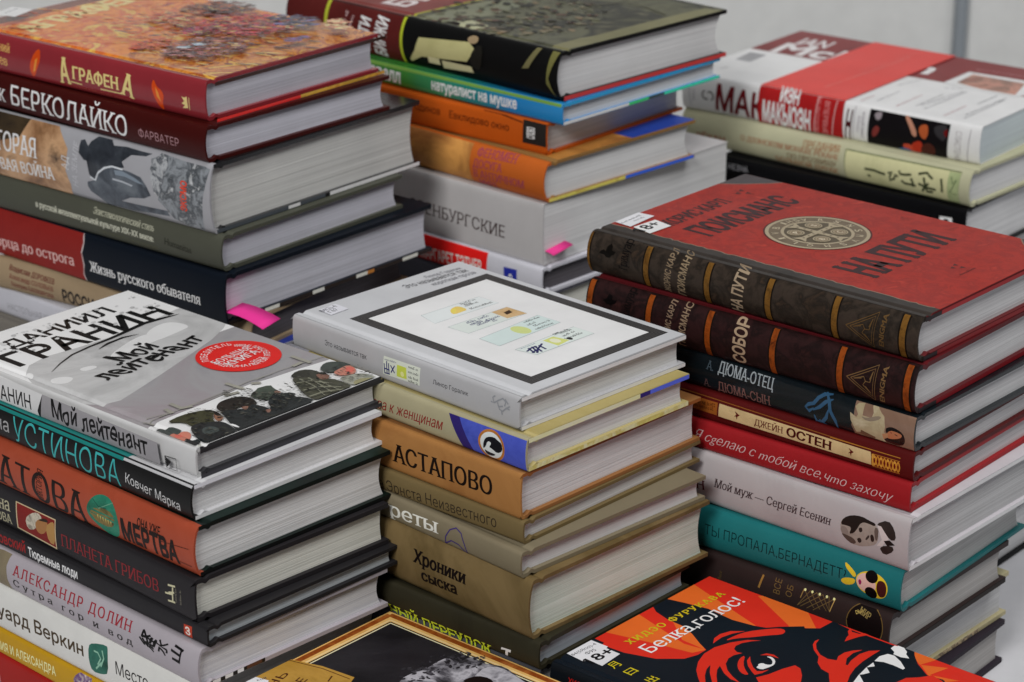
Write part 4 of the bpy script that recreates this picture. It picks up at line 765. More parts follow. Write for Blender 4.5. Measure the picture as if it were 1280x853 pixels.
['s','T',[(-213.5,15.73,-213.5,14.93),(-209.78,15.7,-209.74,14.9),(-205.97,16.15,-205.87,15.36),(-202.68,16.6,-202.72,15.8),(-199.58,15.84,-199.74,15.05),(-197.3,15.5,-197.27,14.7),(-193.89,16.07,-193.72,15.29),(-191.49,16.78,-191.5,15.98),(-188.91,16.03,-188.98,15.24),(-186.37,16.38,-186.33,15.58),(-183.15,16.33,-183.23,15.53),(-180.63,15.83,-180.69,15.03),(-178.14,15.9,-178.17,15.1),(-175.93,15.63,-175.8,14.84),(-171.92,16.91,-171.95,16.11),(-169.53,15.41,-169.59,14.61),(-167.15,16.49,-167.15,15.69),(-163.53,15.4,-163.66,14.61),(-160.5,15.37,-160.37,14.58),(-157.43,16.39,-157.38,15.6),(-153.45,15.79,-153.42,14.99),(-149.81,16.76,-149.85,15.96),(-145.99,15.37,-145.97,14.58),(-143.13,16.93,-142.96,16.15),(-140.22,16.67,-140.27,15.87),(-137.07,16.6,-137.24,15.81),(-134.1,15.41,-134.26,14.63),(-132.13,15.53,-131.89,14.77),(-129.59,16.91,-129.43,16.12),(-126.21,16.68,-126.28,15.88),(-123.12,16.39,-123.1,15.59),(-119.51,16.85,-119.47,16.05),(-115.6,16.69,-115.72,15.9),(-113.43,15.95,-113.52,15.15),(-111.37,16.24,-111.44,15.45),(-107.79,15.45,-107.83,14.65),(-105.53,15.94,-105.34,15.17),(-102.98,16.64,-102.91,15.84),(-100.22,16.39,-100.27,15.59),(-97.28,16.3,-97.23,15.51),(-93.4,16.88,-93.35,16.08),(-91.05,16.71,-91.26,15.94),(-88.42,15.53,-88.5,14.73),(-85.72,16.19,-85.67,15.39),(-81.81,15.96,-81.73,15.17),(-79.76,16.75,-79.73,15.95),(-77.49,16.13,-77.56,15.34),(-73.86,16.19,-73.79,15.4),(-70.94,16.65,-70.92,15.85),(-68.92,16.29,-68.87,15.49),(-66.02,16.94,-66.12,16.15),(-62.41,15.45,-62.52,14.66),(-60.12,16.09,-60.05,15.3),(-56.73,15.9,-56.63,15.11),(-53.97,16.85,-53.95,16.05),(-50,16.02,-50.1,15.23),(-46.27,15.9,-46.24,15.1),(-44.15,16.21,-44.02,15.42),(-40.79,16.8,-40.75,16),(-36.82,16.6,-36.85,15.8),(-33.32,16.51,-33.32,15.71),(-29.89,16.6,-29.95,15.8),(-25.91,15.97,-26.02,15.17),(-23.8,15.75,-23.8,14.95),(-21.34,15.95,-21.38,15.15),(-17.78,15.47,-17.69,14.67),(-14.84,16.67,-14.84,15.87),(-12.22,15.46,-12.4,14.68),(-9.84,15.51,-9.81,14.71),(-6.29,15.64,-6.13,14.85),(-3.98,16.64,-3.66,15.91)],[0.231,0.168,0.118],'leather_spine_strip'],
['p','T',[-213.6,143.6,-186.6,143.6,-193.6,134.9,-204.6,123.9,-213.6,116.9],['n',[0.049,0.04,0.043],[0.07,0.059,0.063],[0.038,0.03,0.033],30],'leather_corner#1'],
['s','T',[(-186.28,143.19,-186.92,143.68),(-191.3,136.68,-191.9,137.2),(-195.32,132.66,-195.88,133.22),(-203.33,124.64,-203.87,125.24),(-213.35,116.63,-213.85,117.25)],[0.231,0.168,0.129],'leather_corner#1'],
['p','T',[-0.4,143.6,-27.4,143.6,-20.4,134.9,-9.4,123.9,-0.4,116.9],['n',[0.049,0.04,0.043],[0.07,0.059,0.063],[0.038,0.03,0.033],30],'leather_corner#-1'],
['s','T',[(-27.08,143.68,-27.72,143.19),(-22.1,137.2,-22.7,136.68),(-18.12,133.22,-18.68,132.66),(-10.13,125.24,-10.67,124.64),(-0.15,117.25,-0.65,116.63)],[0.231,0.168,0.129],'leather_corner#-1'],
['t','T','ЖОРИС КАРЛ',-184.67,31.17,62.75,10.5,1.6,[0.038,0.011,0.013],'author_lettering',{'w': 0.02,'sf': 0.085,'ct': 2}],
['t','T','ГЮИСМАНС',-158.2,32.72,87.99,18.74,1.56,[0.038,0.011,0.013],'cover_lettering',{'w': 0.03,'sf': 0.085,'ct': 2}],
['t','T','НА ПУТИ',-51.79,33.76,86.26,25.89,1.595,[0.038,0.011,0.013],'cover_lettering',{'w': 0.03,'sf': 0.085,'ct': 2}],
['p','T',[-24.1,80.3,-27.6,81.2,-26.6,77.7],[0.079,0.017,0.017],'small_emblem#1196'],
['p','T',[-32.6,82.3,-31.5,78.8,-29.1,81.5],[0.079,0.017,0.017],'small_emblem#1196'],
['p','T',[-30,73.9,-27.6,76.6,-31.1,77.4],[0.079,0.017,0.017],'small_emblem#1196'],
['p','T',[-187.1,113.9,-191.3,114.8,-190.1,110.7],[0.079,0.017,0.017],'small_emblem#928'],
['p','T',[-197.2,116.2,-196,112,-193,115.2],[0.079,0.017,0.017],'small_emblem#928'],
['p','T',[-194.2,106.2,-191.2,109.4,-195.5,110.4],[0.079,0.017,0.017],'small_emblem#928'],
['m','T',-19.82,67.87,-19.93,85.03,1.8,[0.079,0.017,0.017],'small_print',23],
['p','T',[-87.2,78.2,-87.5,82.1,-88.2,86,-89.5,89.7,-91.2,93.2,-93.4,96.5,-96,99.5,-99,102.1,-102.3,104.2,-105.8,106,-109.5,107.2,-113.4,108,-117.3,108.3,-121.2,108,-125.1,107.2,-128.8,106,-132.3,104.2,-135.6,102.1,-138.6,99.5,-141.2,96.5,-143.4,93.2,-145.1,89.7,-146.4,86,-147.1,82.1,-147.4,78.2,-147.1,74.3,-146.4,70.4,-145.1,66.7,-143.4,63.1,-141.2,59.9,-138.6,56.9,-135.6,54.3,-132.3,52.1,-128.8,50.4,-125.1,49.1,-121.2,48.4,-117.3,48.1,-113.4,48.4,-109.5,49.1,-105.8,50.4,-102.3,52.1,-99,54.3,-96,56.9,-93.4,59.9,-91.2,63.1,-89.5,66.7,-88.2,70.4,-87.5,74.3],[0.079,0.011,0.01],'medallion'],
['p','T',[-88.2,78.2,-88.4,81.4,-88.9,84.7,-89.8,87.8,-91.1,90.8,-92.7,93.7,-94.6,96.3,-96.7,98.8,-99.2,100.9,-101.8,102.8,-104.7,104.4,-107.7,105.6,-110.8,106.5,-114,107.1,-117.3,107.3,-120.6,107.1,-123.8,106.5,-126.9,105.6,-129.9,104.4,-132.8,102.8,-135.4,100.9,-137.9,98.8,-140,96.3,-141.9,93.7,-143.5,90.8,-144.8,87.8,-145.7,84.7,-146.2,81.4,-146.4,78.2,-146.2,74.9,-145.7,71.7,-144.8,68.6,-143.5,65.6,-141.9,62.7,-140,60.1,-137.9,57.6,-135.4,55.4,-132.8,53.6,-129.9,52,-126.9,50.7,-123.8,49.8,-120.6,49.3,-117.3,49.1,-114,49.3,-110.8,49.8,-107.7,50.7,-104.7,52,-101.8,53.6,-99.2,55.4,-96.7,57.6,-94.6,60.1,-92.7,62.7,-91.1,65.6,-89.8,68.6,-88.9,71.7,-88.4,74.9],[0.404,0.335,0.224],'medallion'],
['p','T',[-90.3,78.2,-90.4,81.2,-90.9,84.2,-91.8,87.1,-92.9,89.9,-94.4,92.6,-96.2,95.1,-98.2,97.3,-100.4,99.3,-102.9,101.1,-105.6,102.6,-108.4,103.7,-111.3,104.6,-114.3,105.1,-117.3,105.2,-120.3,105.1,-123.3,104.6,-126.2,103.7,-129,102.6,-131.7,101.1,-134.2,99.3,-136.4,97.3,-138.5,95.1,-140.2,92.6,-141.7,89.9,-142.8,87.1,-143.7,84.2,-144.2,81.2,-144.4,78.2,-144.2,75.2,-143.7,72.2,-142.8,69.3,-141.7,66.4,-140.2,63.8,-138.5,61.3,-136.4,59.1,-134.2,57,-131.7,55.3,-129,53.8,-126.2,52.7,-123.3,51.8,-120.3,51.3,-117.3,51.1,-114.3,51.3,-111.3,51.8,-108.4,52.7,-105.6,53.8,-102.9,55.3,-100.4,57,-98.2,59.1,-96.2,61.3,-94.4,63.8,-92.9,66.4,-91.8,69.3,-90.9,72.2,-90.4,75.2],['n',[0.123,0.092,0.059],[0.172,0.129,0.083],[0.102,0.074,0.049],80],'medallion'],
['p','T',[-96.9,78.2,-97.1,80.8,-97.6,83.5,-98.5,86,-99.7,88.4,-101.1,90.6,-102.9,92.6,-104.9,94.3,-107.1,95.8,-109.5,97,-112,97.9,-114.6,98.4,-117.3,98.5,-120,98.4,-122.6,97.9,-125.1,97,-127.5,95.8,-129.7,94.3,-131.7,92.6,-133.5,90.6,-134.9,88.4,-136.1,86,-137,83.5,-137.5,80.8,-137.7,78.2,-137.5,75.5,-137,72.9,-136.1,70.4,-134.9,68,-133.5,65.8,-131.7,63.8,-129.7,62,-127.5,60.6,-125.1,59.4,-122.6,58.5,-120,58,-117.3,57.8,-114.6,58,-112,58.5,-109.5,59.4,-107.1,60.6,-104.9,62,-102.9,63.8,-101.1,65.8,-99.7,68,-98.5,70.4,-97.6,72.9,-97.1,75.5],[0.404,0.335,0.224],'medallion'],
['p','T',[-98.7,78.2,-98.8,80.6,-99.3,83,-100.1,85.3,-101.2,87.5,-102.5,89.5,-104.1,91.3,-106,93,-108,94.3,-110.2,95.4,-112.5,96.2,-114.9,96.6,-117.3,96.8,-119.7,96.6,-122.1,96.2,-124.4,95.4,-126.6,94.3,-128.6,93,-130.5,91.3,-132.1,89.5,-133.4,87.5,-134.5,85.3,-135.3,83,-135.8,80.6,-135.9,78.2,-135.8,75.8,-135.3,73.4,-134.5,71.1,-133.4,68.9,-132.1,66.9,-130.5,65,-128.6,63.4,-126.6,62.1,-124.4,61,-122.1,60.2,-119.7,59.7,-117.3,59.6,-114.9,59.7,-112.5,60.2,-110.2,61,-108,62.1,-106,63.4,-104.1,65,-102.5,66.9,-101.2,68.9,-100.1,71.1,-99.3,73.4,-98.8,75.8],[0.102,0.079,0.049],'medallion'],
['t','T','V',-135.42,89.65,3.38,4.36,0.928,[0.551,0.474,0.33],'medallion',{'sf': 0.05}],
['t','T','R',-129.43,95.87,3.38,4.36,0.522,[0.551,0.474,0.33],'medallion',{'sf': 0.05}],
['t','T','S',-121.48,99.22,3.38,4.36,0.117,[0.551,0.474,0.33],'medallion',{'sf': 0.05}],
['t','T','N',-112.84,99.16,3.38,4.36,-0.288,[0.551,0.474,0.33],'medallion',{'sf': 0.05}],
['t','T','S',-104.93,95.71,3.38,4.36,-0.694,[0.551,0.474,0.33],'medallion',{'sf': 0.05}],
['t','T','M',-99.03,89.41,3.38,4.36,-1.099,[0.551,0.474,0.33],'medallion',{'sf': 0.05}],
['t','T','V',-96.08,81.29,3.38,4.36,-1.504,[0.551,0.474,0.33],'medallion',{'sf': 0.05}],
['t','T','S',-96.58,72.67,3.38,4.36,-1.91,[0.551,0.474,0.33],'medallion',{'sf': 0.05}],
['t','T','M',-100.43,64.95,3.38,4.36,-2.315,[0.551,0.474,0.33],'medallion',{'sf': 0.05}],
['t','T','Q',-107.02,59.37,3.38,4.36,-2.72,[0.551,0.474,0.33],'medallion',{'sf': 0.05}],
['t','T','L',-115.27,56.84,3.38,4.36,-3.126,[0.551,0.474,0.33],'medallion',{'sf': 0.05}],
['t','T','I',-123.86,57.77,3.38,4.36,2.752,[0.551,0.474,0.33],'medallion',{'sf': 0.05}],
['t','T','V',-131.38,62.01,3.38,4.36,2.347,[0.551,0.474,0.33],'medallion',{'sf': 0.05}],
['t','T','B',-136.62,68.87,3.38,4.36,1.941,[0.551,0.474,0.33],'medallion',{'sf': 0.05}],
['t','T','I',-138.73,77.24,3.38,4.36,1.536,[0.551,0.474,0.33],'medallion',{'sf': 0.05}],
['t','T','H',-138.48,81.58,3.38,4.36,1.333,[0.551,0.474,0.33],'medallion',{'sf': 0.05}],
['t','T','S',-137.36,85.77,3.38,4.36,1.131,[0.551,0.474,0.33],'medallion',{'sf': 0.05}],
['p','T',[-117.3,79.8,-104.2,79.8,-99,83.1,-100.4,78.2,-99,73.2,-104.2,76.6,-117.3,76.6],[0.404,0.335,0.224],'medallion'],
['p','T',[-112.5,78.2,-112.7,78.7,-113.2,78.9,-113.7,78.7,-113.9,78.2,-113.7,77.7,-113.2,77.5,-112.7,77.7],[0.102,0.079,0.049],'medallion'],
['p','T',[-107.9,78.2,-108.1,78.7,-108.6,78.9,-109.1,78.7,-109.3,78.2,-109.1,77.7,-108.6,77.5,-108.1,77.7],[0.102,0.079,0.049],'medallion'],
['p','T',[-103.2,78.2,-103.4,78.7,-103.9,78.9,-104.4,78.7,-104.6,78.2,-104.4,77.7,-103.9,77.5,-103.4,77.7],[0.102,0.079,0.049],'medallion'],
['p','T',[-103.7,86.8,-104,88.4,-104.7,89.7,-105.8,90.8,-107.1,91.5,-108.7,91.8,-110.2,91.5,-111.6,90.8,-112.7,89.7,-113.4,88.4,-113.6,86.8,-113.4,85.3,-112.7,83.9,-111.6,82.8,-110.2,82.1,-108.7,81.9,-107.1,82.1,-105.8,82.8,-104.7,83.9,-104,85.3],[0.404,0.335,0.224],'medallion'],
['p','T',[-104.4,86.8,-104.7,88.1,-105.3,89.3,-106.2,90.2,-107.4,90.8,-108.7,91,-110,90.8,-111.1,90.2,-112.1,89.3,-112.7,88.1,-112.9,86.8,-112.7,85.5,-112.1,84.3,-111.1,83.4,-110,82.8,-108.7,82.6,-107.4,82.8,-106.2,83.4,-105.3,84.3,-104.7,85.5],[0.168,0.129,0.074],'medallion'],
['p','T',[-105.2,86.8,-105.3,87.9,-105.8,88.9,-106.6,89.6,-107.6,90.1,-108.7,90.3,-109.7,90.1,-110.7,89.6,-111.5,88.9,-112,87.9,-112.2,86.8,-112,85.7,-111.5,84.8,-110.7,84,-109.7,83.5,-108.7,83.3,-107.6,83.5,-106.6,84,-105.8,84.8,-105.3,85.7],[0.404,0.335,0.224],'medallion'],
['p','T',[-105.8,86.8,-105.9,87.7,-106.3,88.5,-107,89.2,-107.8,89.6,-108.7,89.7,-109.6,89.6,-110.4,89.2,-111,88.5,-111.4,87.7,-111.6,86.8,-111.4,85.9,-111,85.1,-110.4,84.5,-109.6,84.1,-108.7,83.9,-107.8,84.1,-107,84.5,-106.3,85.1,-105.9,85.9],[0.231,0.168,0.102],'medallion'],
['t','T','C',-106.92,85.66,2.62,3.49,1.571,[0.8,0.714,0.533],'medallion',{}],
['p','T',[-118.9,78.2,-118.9,91.3,-122.2,96.5,-117.3,95.1,-112.4,96.5,-115.7,91.3,-115.7,78.2],[0.404,0.335,0.224],'medallion'],
['p','T',[-116.6,82.3,-116.8,82.8,-117.3,83,-117.8,82.8,-118,82.3,-117.8,81.8,-117.3,81.6,-116.8,81.8],[0.102,0.079,0.049],'medallion'],
['p','T',[-116.6,86.9,-116.8,87.4,-117.3,87.6,-117.8,87.4,-118,86.9,-117.8,86.4,-117.3,86.2,-116.8,86.4],[0.102,0.079,0.049],'medallion'],
['p','T',[-116.6,91.6,-116.8,92.1,-117.3,92.3,-117.8,92.1,-118,91.6,-117.8,91.1,-117.3,90.9,-116.8,91.1],[0.102,0.079,0.049],'medallion'],
['p','T',[-121,86.8,-121.2,88.4,-121.9,89.7,-123,90.8,-124.4,91.5,-125.9,91.8,-127.5,91.5,-128.8,90.8,-129.9,89.7,-130.6,88.4,-130.9,86.8,-130.6,85.3,-129.9,83.9,-128.8,82.8,-127.5,82.1,-125.9,81.9,-124.4,82.1,-123,82.8,-121.9,83.9,-121.2,85.3],[0.404,0.335,0.224],'medallion'],
['p','T',[-121.7,86.8,-121.9,88.1,-122.5,89.3,-123.5,90.2,-124.6,90.8,-125.9,91,-127.2,90.8,-128.4,90.2,-129.4,89.3,-130,88.1,-130.2,86.8,-130,85.5,-129.4,84.3,-128.4,83.4,-127.2,82.8,-125.9,82.6,-124.6,82.8,-123.5,83.4,-122.5,84.3,-121.9,85.5],[0.168,0.129,0.074],'medallion'],
['p','T',[-122.4,86.8,-122.6,87.9,-123.1,88.9,-123.9,89.6,-124.9,90.1,-125.9,90.3,-127,90.1,-128,89.6,-128.8,88.9,-129.3,87.9,-129.4,86.8,-129.3,85.7,-128.8,84.8,-128,84,-127,83.5,-125.9,83.3,-124.9,83.5,-123.9,84,-123.1,84.8,-122.6,85.7],[0.404,0.335,0.224],'medallion'],
['p','T',[-123,86.8,-123.2,87.7,-123.6,88.5,-124.2,89.2,-125,89.6,-125.9,89.7,-126.8,89.6,-127.6,89.2,-128.3,88.5,-128.7,87.7,-128.8,86.8,-128.7,85.9,-128.3,85.1,-127.6,84.5,-126.8,84.1,-125.9,83.9,-125,84.1,-124.2,84.5,-123.6,85.1,-123.2,85.9],[0.231,0.168,0.102],'medallion'],
['t','T','S',-124.19,85.66,2.62,3.49,1.571,[0.8,0.714,0.533],'medallion',{}],
['p','T',[-117.3,76.6,-130.4,76.6,-135.6,73.2,-134.2,78.2,-135.6,83.1,-130.4,79.8,-117.3,79.8],[0.404,0.335,0.224],'medallion'],
['p','T',[-120.7,78.2,-120.9,78.7,-121.4,78.9,-121.9,78.7,-122.1,78.2,-121.9,77.7,-121.4,77.5,-120.9,77.7],[0.102,0.079,0.049],'medallion'],
['p','T',[-125.3,78.2,-125.5,78.7,-126,78.9,-126.5,78.7,-126.7,78.2,-126.5,77.7,-126,77.5,-125.5,77.7],[0.102,0.079,0.049],'medallion'],
['p','T',[-130,78.2,-130.2,78.7,-130.7,78.9,-131.2,78.7,-131.4,78.2,-131.2,77.7,-130.7,77.5,-130.2,77.7],[0.102,0.079,0.049],'medallion'],
['p','T',[-121,69.5,-121.2,71.1,-121.9,72.5,-123,73.5,-124.4,74.3,-125.9,74.5,-127.5,74.3,-128.8,73.5,-129.9,72.5,-130.6,71.1,-130.9,69.5,-130.6,68,-129.9,66.6,-128.8,65.5,-127.5,64.8,-125.9,64.6,-124.4,64.8,-123,65.5,-121.9,66.6,-121.2,68],[0.404,0.335,0.224],'medallion'],
['p','T',[-121.7,69.5,-121.9,70.9,-122.5,72,-123.5,73,-124.6,73.6,-125.9,73.8,-127.2,73.6,-128.4,73,-129.4,72,-130,70.9,-130.2,69.5,-130,68.2,-129.4,67.1,-128.4,66.1,-127.2,65.5,-125.9,65.3,-124.6,65.5,-123.5,66.1,-122.5,67.1,-121.9,68.2],[0.168,0.129,0.074],'medallion'],
['p','T',[-122.4,69.5,-122.6,70.6,-123.1,71.6,-123.9,72.4,-124.9,72.9,-125.9,73,-127,72.9,-128,72.4,-128.8,71.6,-129.3,70.6,-129.4,69.5,-129.3,68.5,-128.8,67.5,-128,66.7,-127,66.2,-125.9,66.1,-124.9,66.2,-123.9,66.7,-123.1,67.5,-122.6,68.5],[0.404,0.335,0.224],'medallion'],
['p','T',[-123,69.5,-123.2,70.4,-123.6,71.3,-124.2,71.9,-125,72.3,-125.9,72.5,-126.8,72.3,-127.6,71.9,-128.3,71.3,-128.7,70.4,-128.8,69.5,-128.7,68.6,-128.3,67.8,-127.6,67.2,-126.8,66.8,-125.9,66.6,-125,66.8,-124.2,67.2,-123.6,67.8,-123.2,68.6],[0.231,0.168,0.102],'medallion'],
['t','T','P',-124.19,68.38,2.62,3.49,1.571,[0.8,0.714,0.533],'medallion',{}],
['p','T',[-115.7,78.2,-115.7,65.1,-112.4,59.9,-117.3,61.3,-122.2,59.9,-118.9,65.1,-118.9,78.2],[0.404,0.335,0.224],'medallion'],
['p','T',[-116.6,74.1,-116.8,74.6,-117.3,74.8,-117.8,74.6,-118,74.1,-117.8,73.6,-117.3,73.4,-116.8,73.6],[0.102,0.079,0.049],'medallion'],
['p','T',[-116.6,69.5,-116.8,70,-117.3,70.2,-117.8,70,-118,69.5,-117.8,69,-117.3,68.8,-116.8,69],[0.102,0.079,0.049],'medallion'],
['p','T',[-116.6,64.8,-116.8,65.3,-117.3,65.5,-117.8,65.3,-118,64.8,-117.8,64.3,-117.3,64.1,-116.8,64.3],[0.102,0.079,0.049],'medallion'],
['p','T',[-103.7,69.5,-104,71.1,-104.7,72.5,-105.8,73.5,-107.1,74.3,-108.7,74.5,-110.2,74.3,-111.6,73.5,-112.7,72.5,-113.4,71.1,-113.6,69.5,-113.4,68,-112.7,66.6,-111.6,65.5,-110.2,64.8,-108.7,64.6,-107.1,64.8,-105.8,65.5,-104.7,66.6,-104,68],[0.404,0.335,0.224],'medallion'],
['p','T',[-104.4,69.5,-104.7,70.9,-105.3,72,-106.2,73,-107.4,73.6,-108.7,73.8,-110,73.6,-111.1,73,-112.1,72,-112.7,70.9,-112.9,69.5,-112.7,68.2,-112.1,67.1,-111.1,66.1,-110,65.5,-108.7,65.3,-107.4,65.5,-106.2,66.1,-105.3,67.1,-104.7,68.2],[0.168,0.129,0.074],'medallion'],
['p','T',[-105.2,69.5,-105.3,70.6,-105.8,71.6,-106.6,72.4,-107.6,72.9,-108.7,73,-109.7,72.9,-110.7,72.4,-111.5,71.6,-112,70.6,-112.2,69.5,-112,68.5,-111.5,67.5,-110.7,66.7,-109.7,66.2,-108.7,66.1,-107.6,66.2,-106.6,66.7,-105.8,67.5,-105.3,68.5],[0.404,0.335,0.224],'medallion'],
['p','T',[-105.8,69.5,-105.9,70.4,-106.3,71.3,-107,71.9,-107.8,72.3,-108.7,72.5,-109.6,72.3,-110.4,71.9,-111,71.3,-111.4,70.4,-111.6,69.5,-111.4,68.6,-111,67.8,-110.4,67.2,-109.6,66.8,-108.7,66.6,-107.8,66.8,-107,67.2,-106.3,67.8,-105.9,68.6],[0.231,0.168,0.102],'medallion'],
['t','T','B',-106.92,68.38,2.62,3.49,1.571,[0.8,0.714,0.533],'medallion',{}],
['p','T',[-212.7,18.5,-213.8,40.6,-202.9,41.8,-200.9,17.3],[0.769,0.769,0.8],'library_label'],
['p','T',[-199.3,17.8,-198.3,36.5,-184.8,33.5,-185.4,14.9],[0.8,0.8,0.8],'library_label'],
['t','T','18+',-189.73,15.29,17.79,7.87,1.62,[0.004,0.004,0.005],'library_label',{'w': 0.02}],
['p','T',[-197.61,15.37,-195.6,12.95,-194.5,13.01,-196.04,15.45],[0.004,0.004,0.005],'library_label'],
['m','T',-207.79,18.48,-209.06,37.84,1.5,[0.056,0.056,0.07],'library_label',24],
['m','T',-205.29,26.49,-205.44,36.12,1.5,[0.056,0.056,0.07],'library_label',25],
['p','E',[1,21.4,16,21.4,16,23.8,1,23.8],[0.026,0.019,0.021],'board_edge'],
['p','E',[1,0.2,14,0.2,14,2.6,1,2.6],[0.026,0.019,0.021],'board_edge'],
['p','E',[16,21.4,143.5,21.4,143.5,23.7,16,23.7],[0.355,0.029,0.032],'board_edge'],
['p','E',[14,0.2,143.5,0.2,143.5,2.6,14,2.6],[0.249,0.021,0.024],'board_edge']],
'D2':[
['p','S',[-210,0,-204.8,0,-204.8,26.2,-210,26.2],[0.006,0.004,0.003],'spine_band#0'],
['p','S',[-209.1,0,-205.7,0,-205.7,26.2,-209.1,26.2],['n',[0.083,0.015,0.003],[0.281,0.059,0.007],[0.052,0.01,0.002],120],'spine_band#0'],
['p','S',[-169.6,0,-164.4,0,-164.4,26.2,-169.6,26.2],[0.006,0.004,0.003],'spine_band#1'],
['p','S',[-168.7,0,-165.3,0,-165.3,26.2,-168.7,26.2],['n',[0.083,0.015,0.003],[0.281,0.059,0.007],[0.052,0.01,0.002],120],'spine_band#1'],
['p','S',[-130.2,0,-125,0,-125,26.2,-130.2,26.2],[0.006,0.004,0.003],'spine_band#2'],
['p','S',[-129.3,0,-125.9,0,-125.9,26.2,-129.3,26.2],['n',[0.083,0.015,0.003],[0.281,0.059,0.007],[0.052,0.01,0.002],120],'spine_band#2'],
['p','S',[-88.5,0,-83.3,0,-83.3,26.2,-88.5,26.2],[0.006,0.004,0.003],'spine_band#3'],
['p','S',[-87.6,0,-84.2,0,-84.2,26.2,-87.6,26.2],['n',[0.083,0.015,0.003],[0.281,0.059,0.007],[0.052,0.01,0.002],120],'spine_band#3'],
['p','S',[-46.9,0,-41.7,0,-41.7,26.2,-46.9,26.2],[0.006,0.004,0.003],'spine_band#4'],
['p','S',[-46,0,-42.6,0,-42.6,26.2,-46,26.2],['n',[0.083,0.015,0.003],[0.281,0.059,0.007],[0.052,0.01,0.002],120],'spine_band#4'],
['p','S',[-7.2,0,-2,0,-2,26.2,-7.2,26.2],[0.006,0.004,0.003],'spine_band#5'],
['p','S',[-6.3,0,-2.9,0,-2.9,26.2,-6.3,26.2],['n',[0.083,0.015,0.003],[0.281,0.059,0.007],[0.052,0.01,0.002],120],'spine_band#5'],
['t','S','ЖОРИС КАРЛ',-152.53,2.74,23.22,3.76,1.477,[0.243,0.163,0.108],'author_lettering',{'w': 0.02}],
['t','S','ГЮИСМАНС',-142.87,2.32,24.64,4.3,1.466,[0.281,0.193,0.124],'author_lettering',{'w': 0.02}],
['t','S','СОБОР',-103.54,1.74,24.98,7.75,1.523,[0.393,0.281,0.185],'title_lettering',{'w': 0.03}],
['t','S','Гримуар',-179.93,9.19,17.24,5.44,1.469,[0.003,0.002,0.002],'series_lettering',{'sf': 0.085,'ct': 2,'w': -0.004}],
['p','S',[-198.4,16.8,-195.9,18.3,-194.6,21,-192.2,20.3,-192,18.3,-188.7,18.5,-189.8,16.7,-192.8,15.1,-195.6,15.4],[0.002,0.001,0.001],'silhouette_emblem'],
['s','S',[(-39.86,12.46,-39.59,11.98),(-21.78,22.43,-22.07,21.96),(-23.35,2.03,-23.61,2.51),(-39.87,11.99,-39.58,12.45)],[0.177,0.102,0.042],'triangle_emblem'],
['s','S',[(-37.35,12.44,-37.11,12),(-23.21,20.21,-23.47,19.79),(-24.43,4.25,-24.68,4.68),(-37.36,12.01,-37.1,12.43)],[0.177,0.102,0.042],'triangle_emblem'],
['s','S',[(-28.6,12.12,-28.15,12.34),(-29.51,14.29,-29.51,14.79),(-35.25,12.04,-35.58,12.41),(-30.81,13.7,-30.68,13.22)],[0.177,0.102,0.042],'triangle_emblem'],
['s','S',[(-28.38,12.48,-28.38,11.98),(-25.95,12.37,-25.53,12.1),(-24.62,18.37,-24.13,18.44),(-25.73,13.69,-26.2,13.86)],[0.177,0.102,0.042],'triangle_emblem'],
['s','S',[(-28.17,12.09,-28.59,12.36),(-29.65,10.02,-30.1,9.8),(-25.26,6.3,-25.42,5.82),(-28.6,9.28,-28.23,9.62)],[0.177,0.102,0.042],'triangle_emblem'],
['t','S','ENIGMA',-17.78,2.45,20.63,2.86,1.488,[0.177,0.102,0.042],'publisher_mark',{'w': 0.01,'sf': 0.085,'ct': 2}],
['p','E',[1,0.2,18,0.2,18,2.6,1,2.6],[0.026,0.019,0.021],'board_edge'],
['p','E',[18,0.2,132.5,0.2,132.5,2.6,18,2.6],[0.249,0.013,0.019],'board_edge']],
'D3':[
['p','S',[-36.4,18.9,0.8,19.4,0.5,-0.5,-35.9,0.7,-38,5.1,-36.5,11.1],['n',[0.177,0.102,0.066],[0.243,0.149,0.102],[0.124,0.07,0.045],25],'portrait_print'],
['p','S',[-38.9,12.1,-35,10.3,-34,12.1,-36.3,15.9,-34.4,18,-31,18.6,-31.3,12.2,-25.8,12.2,-25,15.2,-26.3,18.9,-23.6,19.3,-20.6,16.4,-18.5,14.8,-17.5,9.8,-17.9,6.6,-15.8,4.7,-17.6,0.7,-23.7,1.2,-32.1,2.6,-35.1,1.8,-36.7,5.1,-38.3,7.8],['n',[0.502,0.445,0.281],[0.393,0.323,0.193],[0.627,0.562,0.393],60],'portrait_print'],
['p','S',[-32.6,11.6,-28.5,11.4,-22.5,14.3,-19.8,14.1,-22.4,11.6,-28.4,9.6],[0.243,0.193,0.136],'portrait_print',1],
['p','S',[-32.1,3.9,-23.1,2,-24.4,0.7,-32.7,1.5],[0.124,0.066,0.04],'portrait_print'],
['p','S',[-36.1,1.5,-31.3,1.3,-21.6,0.5,-29.8,0.1,-36.4,0.2],[0.243,0.124,0.074],'portrait_print'],
['p','S',[-17.7,8.5,-14.2,10.7,-10.1,10.3,-6.6,8.8,-5.2,5.8,-6.2,2.4,-9.4,1,-13.5,1,-17.2,1.1,-18.4,2.7,-15.1,4.3],[0.006,0.003,0.003],'portrait_print',1],
['p','S',[-16.6,6,-14.4,8.5,-10.7,8.7,-7.2,8,-7.5,6.4,-9.7,5,-13.4,3.8,-16.1,3.7],[0.445,0.163,0.074],'portrait_print',1],
['p','S',[-19.2,5.3,-15.9,6.5,-15.4,4.2,-18.4,2.4],[0.445,0.225,0.113],'portrait_print'],
['s','S',[(-11.49,7.35,-11.62,6.86),(-9.78,6.89,-9.9,6.41)],[0.034,0.008,0.006],'portrait_print'],
['s','S',[(-13.78,7.85,-14.14,7.5),(-13.2,7.27,-13.56,6.92)],[0.193,0.015,0.012],'portrait_print'],
